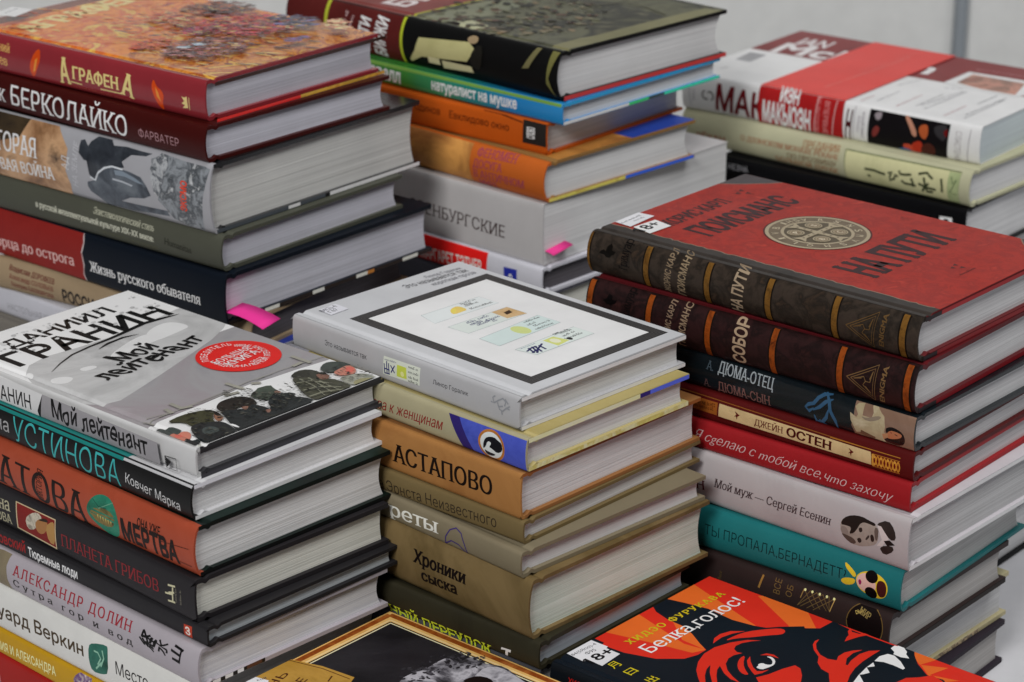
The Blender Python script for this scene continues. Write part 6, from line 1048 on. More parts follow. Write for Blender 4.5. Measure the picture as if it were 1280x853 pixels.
['p','T',[-96.4,76.9,-96.2,88.8,-81.5,89.2,-83.6,76.2],['n',[0.476,0.286,0.107],[0.661,0.448,0.231],[0.328,0.183,0.07],60],'framed_picture'],
['p','T',[-91.3,81.1,-92.2,86.3,-88.3,85,-87.7,80.1],[0.049,0.024,0.009],'framed_picture'],
['m','T',-92.71,55.47,-93.05,72.31,2.6,[0.009,0.009,0.118],'framed_picture',39],
['m','T',-89.3,54.98,-89.32,63.31,2.6,[0.009,0.009,0.118],'framed_picture',40],
['m','T',-86.39,57.26,-86.93,67.18,2.6,[0.009,0.009,0.118],'framed_picture',41],
['m','T',-87.75,64.87,-88.3,74.88,2.6,[0.009,0.009,0.118],'framed_picture',42],
['m','T',-85.13,67.46,-85.36,70.84,2.6,[0.009,0.009,0.118],'framed_picture',43],
['p','T',[-72.1,43.5,-75.4,91.3,-59,91.8,-57.1,43.2],[0.661,0.769,0.751],'framed_picture'],
['s','T',[(-72.35,43.5,-71.95,43.53),(-75.55,91.4,-75.16,91.29),(-58.83,91.9,-59.2,91.75),(-56.93,43.14,-57.32,43.25),(-72.15,43.32,-72.14,43.72)],[0.448,0.504,0.504],'framed_picture'],
['p','T',[-59.4,68.3,-59.5,69.3,-60,70.3,-60.8,71.2,-61.8,71.9,-63.1,72.5,-64.4,72.8,-65.9,72.9,-67.3,72.8,-68.7,72.5,-69.9,71.9,-71,71.2,-71.7,70.3,-72.2,69.3,-72.4,68.3,-72.2,67.3,-71.7,66.3,-71,65.4,-69.9,64.7,-68.7,64.2,-67.3,63.8,-65.9,63.7,-64.4,63.8,-63.1,64.2,-61.8,64.7,-60.8,65.4,-60,66.3,-59.5,67.3],[0.627,0.696,0.267],'framed_picture'],
['m','T',-71.88,77.59,-72,88.9,2,[0.033,0.038,0.038],'framed_picture',44],
['m','T',-67.63,75.83,-67.73,82.3,2,[0.033,0.038,0.038],'framed_picture',45],
['m','T',-64.3,77.65,-64.41,89.49,2,[0.033,0.038,0.038],'framed_picture',46],
['m','T',-60.14,74.37,-60.35,88.41,2,[0.033,0.038,0.038],'framed_picture',47],
['p','T',[-47.5,45.1,-49.3,91.6,-34.7,91.9,-34.5,47.6],[0.732,0.8,0.769],'framed_picture'],
['s','T',[(-47.68,45.09,-47.28,45.11),(-49.47,91.68,-49.09,91.57),(-34.49,92,-34.87,91.88),(-34.31,47.5,-34.7,47.61),(-47.44,44.9,-47.51,45.29)],[0.448,0.504,0.504],'framed_picture'],
['p','T',[-46.4,64.7,-46.8,73,-37,75.2,-35.6,65.1],[0.661,0.696,0.214],'framed_picture'],
['p','T',[-38.4,69.3,-38.4,69.9,-38.7,70.5,-39.1,71,-39.6,71.4,-40.3,71.7,-41,71.9,-41.8,71.9,-42.5,71.9,-43.2,71.7,-43.9,71.4,-44.4,71,-44.8,70.5,-45.1,69.9,-45.2,69.3,-45.1,68.8,-44.8,68.2,-44.4,67.7,-43.9,67.3,-43.2,67,-42.5,66.8,-41.8,66.7,-41,66.8,-40.3,67,-39.6,67.3,-39.1,67.7,-38.7,68.2,-38.4,68.8],[0.8,0.8,0.595],'framed_picture'],
['m','T',-47.43,75.24,-47.92,85.88,2.1,[0.014,0.017,0.02],'framed_picture',48],
['m','T',-46.52,79.05,-46.65,87.72,2.1,[0.014,0.017,0.02],'framed_picture',49],
['m','T',-38.82,75.07,-38.96,88,2.1,[0.014,0.017,0.02],'framed_picture',50],
['m','T',-42.66,77.05,-43.48,86.45,2.1,[0.014,0.017,0.02],'framed_picture',51],
['m','T',-45.86,47.54,-46.11,58.66,0.9,[0.056,0.056,0.231],'framed_picture',52],
['s','T',[(-41.64,46.99,-40.52,47.42),(-43.61,52.2,-42.44,52.45),(-43.68,56.52,-42.48,56.53)],[0.014,0.014,0.097],'framed_picture'],
['s','T',[(-43.83,51.88,-44.26,50.76),(-36.69,49.08,-37.13,47.97)],[0.014,0.014,0.097],'framed_picture'],
['s','T',[(-43.92,54.58,-44.41,53.48),(-36.09,51.05,-36.58,49.95)],[0.014,0.014,0.097],'framed_picture'],
['s','T',[(-43.64,56.33,-44.05,55.21),(-35.3,53.29,-35.71,52.16)],[0.014,0.014,0.097],'framed_picture'],
['s','T',[(-43.03,61.47,-44.09,60.9),(-39.29,54.45,-40.29,53.79),(-35.44,49.92,-36.36,49.14)],[0.014,0.014,0.097],'framed_picture'],
['s','T',[(-42.91,58.6,-43.12,57.42),(-36.36,57.43,-36.57,56.25)],[0.014,0.014,0.097],'framed_picture'],
['s','T',[(-38.23,47.56,-37.11,47.99),(-40.17,52.68,-39.04,53.1)],[0.014,0.014,0.097],'framed_picture'],
['p','T',[-36.4,76.8,-36.5,77.1,-36.6,77.4,-36.9,77.7,-37.2,77.9,-37.6,78.1,-38,78.2,-38.4,78.2,-38.9,78.2,-39.3,78.1,-39.7,77.9,-40,77.7,-40.2,77.4,-40.4,77.1,-40.4,76.8,-40.4,76.5,-40.2,76.2,-40,76,-39.7,75.7,-39.3,75.6,-38.9,75.5,-38.4,75.4,-38,75.5,-37.6,75.6,-37.2,75.7,-36.9,76,-36.6,76.2,-36.5,76.5],[0.017,0.017,0.017],'framed_picture'],
['p','T',[-165.1,13.3,-166.1,26.4,-155.2,26.1,-154.2,12.7],[0.732,0.732,0.788],'library_label'],
['t','T','84(2)-4',-160.82,12.73,11.5,3.7,1.667,[0.028,0.028,0.038],'library_label',{}],
['t','T','Г67',-156.8,14.93,6.47,3.22,1.68,[0.028,0.028,0.038],'library_label',{}],
['t','T','Линор Горалик',-161.48,90.75,26.04,3.74,1.472,[0.198,0.198,0.222],'author_lettering',{}],
['t','T','Это называется так',-156.88,71.53,45.23,5.54,1.486,[0.07,0.07,0.079],'cover_lettering',{'w': -0.005}],
['t','T','короткая проза',-149.51,85.43,31.64,3.36,1.513,[0.198,0.198,0.222],'cover_lettering',{}],
['p','E',[0.2,15.7,125.3,15.7,125.3,17.9,0.2,17.9],[0.8,0.8,0.8],'board_edge'],
['p','E',[0.2,0.1,125.3,0.1,125.3,2.2,0.2,2.2],[0.8,0.8,0.8],'board_edge']],
'E2':[
['t','S','Слова к женщинам',-119.37,3.71,61.29,6.48,0.032,[0.261,0.012,0.012],'title_lettering',{'sh': 0.4,'w': -0.005,'ct': 1}],
['p','S',[-54.8,16.4,-47.3,16.5,-36.6,-0.1,-44.1,-0.5],[0.031,0.018,0.155],'blue_panel'],
['p','S',[-47.3,16.5,2.6,17,0.1,-0.2,-36.6,-0.1],['n',[0.05,0.073,0.432],[0.073,0.104,0.524],[0.037,0.057,0.352],60],'blue_panel'],
['p','S',[-14.5,7.9,-14.8,9.7,-15.4,11.5,-16.6,13.1,-18,14.4,-19.8,15.4,-21.8,16,-23.8,16.2,-25.9,16,-27.9,15.4,-29.6,14.4,-31.1,13.1,-32.2,11.5,-32.9,9.7,-33.1,7.9,-32.9,6,-32.2,4.3,-31.1,2.7,-29.6,1.4,-27.9,0.4,-25.9,-0.2,-23.8,-0.4,-21.8,-0.2,-19.8,0.4,-18,1.4,-16.6,2.7,-15.4,4.3,-14.8,6],['n',[0.304,0.104,0.018],[0.591,0.222,0.043],60],'oval_portrait'],
['p','S',[-16,7.9,-16.2,9.4,-16.8,10.9,-17.7,12.2,-19,13.3,-20.4,14.1,-22.1,14.6,-23.8,14.8,-25.6,14.6,-27.2,14.1,-28.7,13.3,-29.9,12.2,-30.9,10.9,-31.4,9.4,-31.6,7.9,-31.4,6.3,-30.9,4.9,-29.9,3.6,-28.7,2.5,-27.2,1.7,-25.6,1.2,-23.8,1,-22.1,1.2,-20.4,1.7,-19,2.5,-17.7,3.6,-16.8,4.9,-16.2,6.3],[0.703,0.743,0.743],'oval_portrait'],
['p','S',[-29.2,8.9,-27.1,11.7,-22.1,12.9,-19.4,11.8,-16.6,11,-15.9,6.9,-20,4.5,-23.5,6.2,-25.6,6.5,-23.5,9.3,-26.4,9.7,-27.8,6.1,-29.9,4.3],[0.007,0.007,0.011],'oval_portrait',1],
['p','S',[-29.2,4.5,-26.4,3.7,-20.7,3.6,-23.5,1.9,-27.8,1.7],[0.018,0.018,0.027],'oval_portrait',1],
['p','E',[0.5,15.4,84,15.4,84,17.9,0.5,17.9],['n',[0.8,0.8,0.341],[0.8,0.8,0.655],30],'board_edge'],
['p','E',[84,15.4,92,15.4,92,17.9,84,17.9],[0.037,0.024,0.186],'board_edge'],
['p','E',[92,15.4,123,15.4,123,17.9,92,17.9],[0.114,0.165,0.8],'board_edge'],
['p','E',[0.5,0.2,123,0.2,123,2.6,0.5,2.6],['n',[0.8,0.8,0.282],[0.608,0.521,0.147],[0.8,0.8,0.481],[0.443,0.207,0.074],60],'board_edge'],
['p','T',[-169.5,8,-0.3,8,-0.3,122,-169.5,122],['n',[0.373,0.296,0.097],[0.476,0.397,0.168],20],'yellow_panel']],
'E3':[
['t','S','АСТАПОВО',-91.21,5.61,72.12,10.18,0.027,[0.007,0.003,0.002],'title_lettering',{'sf': 0.085,'w': -0.006,'ct': 3}],
['t','S','…',-104.4,6.03,4.82,3.67,0.012,[0.037,0.018,0.009],'lettering',{}],
['p','E',[0.2,23.1,140.8,23.1,140.8,25.1,0.2,25.1],[0.311,0.106,0.03],'board_edge']],
'E4':[
['t','S','на',-106.18,0.5,7.76,5.08,0.064,[0.027,0.018,0.011],'lettering',{'w': -0.01}],
['t','S','Эрнста Неизвестного',-96.07,0.8,78.29,6.37,0.041,[0.027,0.018,0.011],'title_lettering',{'w': -0.005}]],
'E5':[
['t','S','реты',-98.73,2.87,39.02,5.96,0.047,[0.8,0.8,0.73],'title_lettering',{'sf': 0.085,'ct': 2,'w': -0.004}],
['s','S',[(-55.94,-0.21,-55.25,-0.34),(-54.83,5.36,-54.18,5.1),(-51.61,10.26,-51.13,9.75),(-47.27,12.51,-47.21,11.82),(-42.91,10.86,-43.41,10.37),(-40.21,5.46,-40.86,5.21),(-38.6,-0.2,-39.27,-0.39)],[0.041,0.02,0.171],'arc_emblem'],
['s','S',[(-55.77,1.11,-55.39,0.52),(-50.48,4.48,-50.29,3.81),(-45.12,4.05,-45.37,3.4),(-38.74,0,-39.12,-0.59)],[0.041,0.02,0.171],'arc_emblem']],
'E6':[
['t','S','Хроники',-83.69,16.6,39.43,7.13,0,[0.005,0.002,0.002],'title_lettering',{'sf': 0.085,'ct': 2,'w': 0.018}],
['t','S','сыска',-77.78,7.52,27.07,4.84,0.025,[0.005,0.002,0.002],'title_lettering',{'sf': 0.085,'ct': 2,'w': 0.018}]],
'E7':[
['t','S','НЫЙ ПЕРЕУЛОК',-106.13,-4.88,74.06,7.34,0.006,[0.625,0.735,0.038],'title_lettering',{'sf': 0.085,'ct': 2,'w': -0.004}],
['p','S',[-25,4.9,-18.5,5.4,-19,3.8,-20.6,3.7,-21.7,0.1,-20.1,-0.2,-20.6,-1.3,-25.5,-1.2,-25,-0.1,-23.3,0,-22.3,4.1,-25.5,3.4],[0.8,0.8,0.8],'publisher_mark']],
'F1':[
['p','T',[-201.4,0.9,-112,0.9,-112,128,-201.4,128],['n',[0.789,0.789,0.789],[0.8,0.8,0.8],[0.8,0.8,0.8],[0.725,0.725,0.725],-11],'cover_painting'],
['p','T',[-112,0.9,-0.2,0.9,-0.2,128,-112,128],['n',[0.274,0.265,0.283],[0.33,0.321,0.33],[0.311,0.274,0.292],[0.404,0.393,0.404],-9],'cover_painting'],
['p','T',[-155.8,2.1,-147.8,76.7,-162.8,154,-117.9,137.4,-86.4,51.9,-68.6,-5.5],['n',[0.371,0.371,0.371],[0.538,0.538,0.538],[0.33,0.33,0.33],-12],'cover_painting',2],
['p','T',[-32.1,-5.5,-37.4,2.2,-39.4,11,-40.1,25.3,-40.4,40.3,-41.9,59,-42.7,74.2,-40.7,88.7,-39.9,104.6,-37.6,125.7,-38.3,137.2,6.7,125.3,16.9,63.5,6.3,-4.7,-3.6,-4.5],[0.769,0.769,0.769],'snow_print'],
['p','T',[-127.4,49.2,-140,80.6,-138,91.7,-137.3,101.9,-129.5,99.4,-126.9,80,-123.8,58.5],[0.714,0.714,0.714],'snow_print',2],
['p','T',[-141.7,88.4,-147,109.2,-131.1,113.8,-128.9,103.1,-126.3,80.5],[0.714,0.714,0.714],'snow_print',2],
['p','T',[-125.3,10.4,-122.8,18.3,-117.1,20.6,-113.3,12.6,-119.1,7.4],[0.714,0.714,0.714],'snow_print',2],
['p','T',[-126,29.9,-124.4,38.6,-119.5,38.6,-120.3,29.2],[0.714,0.714,0.714],'snow_print',2],
['p','T',[-140.8,5.1,-139.9,10.2,-134.5,7.9,-134.5,2.1],[0.714,0.714,0.714],'snow_print',2],
['t','T','ДАНИИЛ',-175.6,24.7,76.15,11.57,1.618,[0.004,0.004,0.004],'author_lettering',{'w': 0.03}],
['t','T','ГРАНИН',-151.56,11.29,108.46,20.28,1.585,[0.004,0.004,0.004],'author_lettering',{'w': 0.03}],
['p','T',[-184.6,90,-185,91.1,-184.3,91.3,-183.8,90.5],[0.678,0.678,0.678],'author_lettering',1],
['p','T',[-175.6,78.8,-176.6,82,-174.6,82.7,-173.2,80.2],[0.595,0.595,0.595],'author_lettering',1],
['p','T',[-163.6,84.7,-164.5,87.7,-162.7,88.3,-161.4,86],[0.595,0.595,0.595],'author_lettering',1],
['p','T',[-190.9,88.2,-192,91.6,-189.9,92.3,-188.3,89.7],[0.678,0.678,0.678],'author_lettering',1],
['p','T',[-167.5,23.5,-168,24.9,-167.1,25.2,-166.5,24.2],[0.678,0.678,0.678],'author_lettering',1],
['p','T',[-190.5,118.3,-191,119.9,-190.1,120.2,-189.4,119],[0.504,0.504,0.504],'author_lettering',1],
['p','T',[-171,31,-171.4,32.1,-170.7,32.4,-170.2,31.5],[0.595,0.595,0.595],'author_lettering',1],
['p','T',[-188.2,49.7,-188.9,51.7,-187.6,52.1,-186.7,50.6],[0.678,0.678,0.678],'author_lettering',1],
['p','T',[-166.8,110.3,-167.7,113.5,-165.8,114,-164.5,111.7],[0.595,0.595,0.595],'author_lettering',1],
['p','T',[-191.6,57.9,-192.2,59.6,-191.1,60,-190.3,58.7],[0.678,0.678,0.678],'author_lettering',1],
['p','T',[-172.1,25.2,-172.6,26.9,-171.5,27.2,-170.7,26],[0.504,0.504,0.504],'author_lettering',1],
['p','T',[-184.7,70.3,-185.4,72.5,-184.1,72.9,-183.1,71.3],[0.678,0.678,0.678],'author_lettering',1],
['p','T',[-170.1,79.9,-170.9,82.5,-169.3,83,-168.2,81.1],[0.595,0.595,0.595],'author_lettering',1],
['p','T',[-193,81.9,-193.5,83.3,-192.6,83.5,-192,82.5],[0.504,0.504,0.504],'author_lettering',1],
['p','T',[-179.6,46.1,-180.2,47.9,-179.1,48.3,-178.3,46.9],[0.504,0.504,0.504],'author_lettering',1],
['p','T',[-186.4,57.3,-187,59.3,-185.8,59.7,-184.9,58.2],[0.504,0.504,0.504],'author_lettering',1],
['p','T',[-170.2,49.2,-171.1,52.2,-169.3,52.7,-167.9,50.5],[0.678,0.678,0.678],'author_lettering',1],
['p','T',[-191.8,43.2,-192.6,45.9,-191,46.5,-189.7,44.4],[0.678,0.678,0.678],'author_lettering',1],
['p','T',[-169.1,65.7,-169.7,68,-168.3,68.4,-167.3,66.7],[0.595,0.595,0.595],'author_lettering',1],
['p','T',[-192,121.4,-192.3,122.4,-191.7,122.6,-191.3,121.8],[0.595,0.595,0.595],'author_lettering',1],
['p','T',[-179,37.2,-180,40.6,-178,41.3,-176.4,38.8],[0.504,0.504,0.504],'author_lettering',1],
['p','T',[-186,104.7,-186.7,106.9,-185.4,107.3,-184.4,105.6],[0.595,0.595,0.595],'author_lettering',1],
['p','T',[-178.1,38.8,-178.7,40.8,-177.5,41.2,-176.6,39.7],[0.678,0.678,0.678],'author_lettering',1],
['p','T',[-190.1,49.7,-191,52.7,-189.2,53.3,-187.8,51],[0.504,0.504,0.504],'author_lettering',1],
['p','T',[-166.7,73.3,-167.5,75.9,-165.9,76.4,-164.8,74.5],[0.595,0.595,0.595],'author_lettering',1],
['p','T',[-188.4,80.3,-189.5,84,-187.3,84.7,-185.6,81.9],[0.678,0.678,0.678],'author_lettering',1],
['p','T',[-175.7,99,-176.6,102.2,-174.7,102.8,-173.3,100.4],[0.504,0.504,0.504],'author_lettering',1],
['p','T',[-192,40.2,-192.5,41.7,-191.5,42,-190.8,40.9],[0.504,0.504,0.504],'author_lettering',1],
['p','T',[-165.4,30.1,-166,32,-164.9,32.3,-164,31],[0.678,0.678,0.678],'author_lettering',1],
['p','T',[-167.5,110.6,-168,112.3,-167,112.6,-166.3,111.3],[0.504,0.504,0.504],'author_lettering',1],
['p','T',[-190.5,36.7,-191.1,38.8,-189.8,39.3,-188.9,37.7],[0.595,0.595,0.595],'author_lettering',1],
['p','T',[-177.3,17.7,-177.9,19.6,-176.7,20,-175.8,18.6],[0.595,0.595,0.595],'author_lettering',1],
['p','T',[-188.7,58.1,-189.5,60.6,-188,61,-186.8,59.2],[0.678,0.678,0.678],'author_lettering',1],
['p','T',[-169.4,119.7,-170.3,122.9,-168.4,123.5,-167.1,121.1],[0.504,0.504,0.504],'author_lettering',1],
['p','T',[-188.5,62.6,-189.1,64.5,-187.9,64.8,-187.1,63.4],[0.504,0.504,0.504],'author_lettering',1],
['p','T',[-178.3,37.7,-178.7,39.2,-177.9,39.5,-177.2,38.4],[0.678,0.678,0.678],'author_lettering',1],
['p','T',[-190.9,45.9,-191.4,47.7,-190.3,48,-189.5,46.7],[0.678,0.678,0.678],'author_lettering',1],
['p','T',[-173.1,21.9,-174,24.9,-172.1,25.5,-170.7,23.3],[0.504,0.504,0.504],'author_lettering',1],
['p','T',[-187.2,57.2,-188.1,60.4,-186.2,61,-184.8,58.7],[0.678,0.678,0.678],'author_lettering',1],
['p','T',[-180.3,26.7,-181.2,29.8,-179.3,30.5,-177.8,28.1],[0.678,0.678,0.678],'author_lettering',1],
['p','T',[-187.5,30.3,-187.8,31.3,-187.2,31.5,-186.8,30.8],[0.504,0.504,0.504],'author_lettering',1],
['p','T',[-173.2,116.9,-174.3,120.6,-172.1,121.2,-170.5,118.5],[0.678,0.678,0.678],'author_lettering',1],
['p','T',[-187.1,25,-187.9,27.4,-186.4,27.9,-185.2,26.1],[0.678,0.678,0.678],'author_lettering',1],
['p','T',[-179.2,41.1,-179.9,43.4,-178.5,43.9,-177.4,42.2],[0.504,0.504,0.504],'author_lettering',1],
['p','T',[-184.2,24,-185.3,27.6,-183.1,28.3,-181.5,25.7],[0.678,0.678,0.678],'author_lettering',1],
['p','T',[-170.6,110.2,-170.9,111.2,-170.3,111.4,-169.9,110.7],[0.504,0.504,0.504],'author_lettering',1],
['p','T',[-186,24.8,-186.5,26.5,-185.4,26.9,-184.6,25.6],[0.678,0.678,0.678],'author_lettering',1],
['p','T',[-163.1,36,-163.7,38.1,-162.4,38.5,-161.5,36.9],[0.504,0.504,0.504],'author_lettering',1],
['p','T',[-191.4,36.2,-192.3,39.2,-190.4,39.8,-189,37.6],[0.504,0.504,0.504],'author_lettering',1],
['p','T',[-173,114.2,-173.9,117.5,-172,118.1,-170.6,115.6],[0.595,0.595,0.595],'author_lettering',1],
['p','T',[-171.8,64.7,-172.2,65.9,-171.5,66.1,-171,65.2],[0.678,0.678,0.678],'author_lettering',1],
['p','T',[-177.7,108.3,-178.6,111.5,-176.7,112.1,-175.3,109.7],[0.504,0.504,0.504],'author_lettering',1],
['p','T',[-164.9,85.9,-165.6,88.3,-164.1,88.7,-163.1,86.9],[0.595,0.595,0.595],'author_lettering',1],
['p','T',[-183.6,50.7,-184.2,52.4,-183.1,52.7,-182.4,51.4],[0.595,0.595,0.595],'author_lettering',1],
['p','T',[-165.4,113.9,-166.2,116.6,-164.6,117.1,-163.4,115.1],[0.678,0.678,0.678],'author_lettering',1],
['p','T',[-187.4,79.6,-188,81.5,-186.9,81.9,-186,80.5],[0.504,0.504,0.504],'author_lettering',1],
['p','T',[-172.8,122.1,-173.3,123.6,-172.4,123.8,-171.8,122.8],[0.595,0.595,0.595],'author_lettering',1],
['p','T',[-191.4,61.5,-192,63.3,-190.9,63.7,-190,62.3],[0.595,0.595,0.595],'author_lettering',1],
['p','T',[-165.4,29.8,-166.1,32.2,-164.7,32.7,-163.6,30.9],[0.504,0.504,0.504],'author_lettering',1],
['p','T',[-170.9,86.4,-171.2,87.3,-170.6,87.5,-170.2,86.8],[0.595,0.595,0.595],'author_lettering',1],
['p','T',[-189.4,92.4,-190.4,95.5,-188.5,96.1,-187.1,93.7],[0.504,0.504,0.504],'author_lettering',1],
['p','T',[-174.6,109.5,-175.2,111.6,-174,111.9,-173.1,110.4],[0.678,0.678,0.678],'author_lettering',1],
['p','T',[-189.8,120.3,-190.4,122.5,-189.1,122.9,-188.1,121.2],[0.504,0.504,0.504],'author_lettering',1],
['p','T',[-177.6,20.5,-178.2,22.4,-177,22.8,-176.1,21.4],[0.504,0.504,0.504],'author_lettering',1],
['s','T',[(-132.12,17.21,-131.93,17.32),(-138.53,27.56,-137.94,27.87),(-144.47,40.23,-143.42,40.55),(-147.14,54.65,-145.83,54.82),(-148.85,70.29,-146.88,70.54),(-151.49,83.75,-148.89,84.19),(-153.98,97.68,-151.12,97.84),(-152.72,107.87,-150.32,107.54),(-149.52,120.68,-149.31,120.64)],[0.004,0.004,0.004],'brush_stroke'],
['s','T',[(-140.06,55.42,-139.74,55.53),(-143.66,63.96,-142,64.29),(-144.68,75.54,-143.15,75.46),(-141.75,84.72,-141.58,84.68)],[0.004,0.004,0.004],'brush_stroke#2'],
['t','T','Мой',-114.96,49.56,30.31,12.71,1.665,[0.004,0.004,0.004],'cover_lettering',{'sh': -0.15,'w': 0.01,'ct': 1,'wob': 0.05}],
['t','T','лейтенант',-100.09,29,75.8,9.61,1.67,[0.004,0.004,0.004],'cover_lettering',{'sh': -0.15,'w': 0.01,'ct': 1,'wob': 0.06}],
['p','T',[-53.6,98.2,-53.8,101.2,-54.4,104.2,-55.4,107,-56.7,109.7,-58.4,112.2,-60.3,114.4,-62.6,116.4,-65.1,118.1,-67.8,119.4,-70.6,120.3,-73.5,120.9,-76.5,121.1,-79.5,120.9,-82.4,120.3,-85.3,119.4,-88,118.1,-90.4,116.4,-92.7,114.4,-94.7,112.2,-96.3,109.7,-97.7,107,-98.6,104.2,-99.2,101.2,-99.4,98.2,-99.2,95.2,-98.6,92.3,-97.7,89.5,-96.3,86.8,-94.7,84.3,-92.7,82.1,-90.4,80.1,-88,78.4,-85.3,77.1,-82.4,76.1,-79.5,75.5,-76.5,75.4,-73.5,75.5,-70.6,76.1,-67.8,77.1,-65.1,78.4,-62.6,80.1,-60.3,82.1,-58.4,84.3,-56.7,86.8,-55.4,89.5,-54.4,92.3,-53.8,95.2],[0.732,0.017,0.013],'award_sticker'],
['t','T','П',-82.03,82.67,2.31,3.89,2.731,[0.8,0.8,0.8],'award_sticker',{'sf': 0.04}],
['t','T','О',-84.73,83.91,2.31,3.89,2.551,[0.8,0.8,0.8],'award_sticker',{'sf': 0.04}],
['t','T','Б',-87.16,85.61,2.31,3.89,2.371,[0.8,0.8,0.8],'award_sticker',{'sf': 0.04}],
['t','T','Е',-89.25,87.72,2.31,3.89,2.191,[0.8,0.8,0.8],'award_sticker',{'sf': 0.04}],
['t','T','Д',-90.93,90.17,2.31,3.89,2.011,[0.8,0.8,0.8],'award_sticker',{'sf': 0.04}],
['t','T','И',-92.14,92.88,2.31,3.89,1.831,[0.8,0.8,0.8],'award_sticker',{'sf': 0.04}],
['t','T','Т',-92.84,95.77,2.31,3.89,1.651,[0.8,0.8,0.8],'award_sticker',{'sf': 0.04}],
['t','T','Е',-93.02,98.73,2.31,3.89,1.471,[0.8,0.8,0.8],'award_sticker',{'sf': 0.04}],
['t','T','Л',-92.67,101.68,2.31,3.89,1.291,[0.8,0.8,0.8],'award_sticker',{'sf': 0.04}],
['t','T','Ь',-91.79,104.51,2.31,3.89,1.111,[0.8,0.8,0.8],'award_sticker',{'sf': 0.04}],
['t','T','Н',-79.19,81.47,2.53,3.43,-0.083,[0.8,0.8,0.8],'award_sticker',{}],
['t','T','А',-75.94,81.27,2.53,3.43,0.108,[0.8,0.8,0.8],'award_sticker',{}],
['t','T','Ц',-72.72,81.69,2.53,3.43,0.3,[0.8,0.8,0.8],'award_sticker',{}],
['t','T','И',-69.64,82.71,2.53,3.43,0.492,[0.8,0.8,0.8],'award_sticker',{}],
['t','T','О',-66.81,84.31,2.53,3.43,0.683,[0.8,0.8,0.8],'award_sticker',{}],
['t','T','Н',-64.33,86.41,2.53,3.43,0.875,[0.8,0.8,0.8],'award_sticker',{}],
['t','T','А',-62.3,88.95,2.53,3.43,1.067,[0.8,0.8,0.8],'award_sticker',{}],
['t','T','Л',-60.79,91.83,2.53,3.43,1.258,[0.8,0.8,0.8],'award_sticker',{}],
['t','T','Ь',-59.86,94.94,2.53,3.43,1.45,[0.8,0.8,0.8],'award_sticker',{}],
['t','T','Н',-59.54,98.17,2.53,3.43,1.642,[0.8,0.8,0.8],'award_sticker',{}],
['t','T','О',-59.83,101.41,2.53,3.43,1.833,[0.8,0.8,0.8],'award_sticker',{}],
['t','T','Й',-60.74,104.53,2.53,3.43,2.025,[0.8,0.8,0.8],'award_sticker',{}],
['t','T','Л',-63.14,108.64,1.32,3.43,2.271,[0.8,0.8,0.8],'award_sticker',{}],
['t','T','И',-64.24,109.92,1.32,3.43,2.371,[0.8,0.8,0.8],'award_sticker',{}],
['t','T','Т',-65.47,111.09,1.32,3.43,2.471,[0.8,0.8,0.8],'award_sticker',{}],
['t','T','Е',-66.81,112.13,1.32,3.43,2.571,[0.8,0.8,0.8],'award_sticker',{}],
['t','T','Р',-68.25,113.03,1.32,3.43,2.671,[0.8,0.8,0.8],'award_sticker',{}],
['t','T','А',-69.76,113.78,1.32,3.43,2.771,[0.8,0.8,0.8],'award_sticker',{}],
['t','T','Т',-71.35,114.37,1.32,3.43,2.871,[0.8,0.8,0.8],'award_sticker',{}],
['t','T','У',-72.99,114.81,1.32,3.43,2.971,[0.8,0.8,0.8],'award_sticker',{}],
['t','T','Р',-74.66,115.08,1.32,3.43,3.071,[0.8,0.8,0.8],'award_sticker',{}],
['t','T','Н',-76.35,115.18,1.32,3.43,-3.112,[0.8,0.8,0.8],'award_sticker',{}],
['t','T','О',-78.04,115.11,1.32,3.43,-3.012,[0.8,0.8,0.8],'award_sticker',{}],
['t','T','Й',-79.72,114.87,1.32,3.43,-2.912,[0.8,0.8,0.8],'award_sticker',{}],
['t','T','П',-82.96,113.91,1.32,3.43,-2.712,[0.8,0.8,0.8],'award_sticker',{}],
['t','T','Р',-84.49,113.18,1.32,3.43,-2.612,[0.8,0.8,0.8],'award_sticker',{}],
['t','T','Е',-85.95,112.31,1.32,3.43,-2.512,[0.8,0.8,0.8],'award_sticker',{}],
['t','T','М',-87.3,111.3,1.32,3.43,-2.412,[0.8,0.8,0.8],'award_sticker',{}],
['t','T','И',-88.55,110.16,1.32,3.43,-2.312,[0.8,0.8,0.8],'award_sticker',{}],
['t','T','И',-89.68,108.9,1.32,3.43,-2.212,[0.8,0.8,0.8],'award_sticker',{}],
['t','T','БОЛЬШАЯ',-75.21,82.04,28.53,5.38,1.688,[0.8,0.8,0.8],'award_sticker',{'sf': 0.085,'ct': 1,'w': -0.004}],
['t','T','КНИГА',-68.31,85.1,25.54,5.88,1.694,[0.8,0.8,0.8],'award_sticker',{'sf': 0.085,'ct': 1,'w': -0.004}],
['s','T',[(-72.32,83.2,-71.97,83.24),(-75.35,111.28,-75,111.32)],[0.8,0.8,0.8],'award_sticker'],
['t','T','2012',-62.06,96.17,8.96,3.44,1.702,[0.8,0.8,0.8],'award_sticker',{}],
['s','T',[(-41.85,2.64,-41.35,2.67),(-42.47,12.69,-41.97,12.71),(-42.81,27.47,-42.31,27.48),(-43.15,42.49,-42.65,42.51),(-43.82,59.74,-43.32,59.77),(-45.43,76.52,-44.93,76.53),(-44.07,91.68,-43.57,91.64)],[0.296,0.286,0.248],'wire_print'],
['s','T',[(-43.08,13.23,-42.58,13.22),(-42.66,29.79,-42.16,29.76),(-41.31,44.15,-40.81,44.14),(-42.27,63.39,-41.77,63.41)],[0.296,0.286,0.248],'wire_print'],
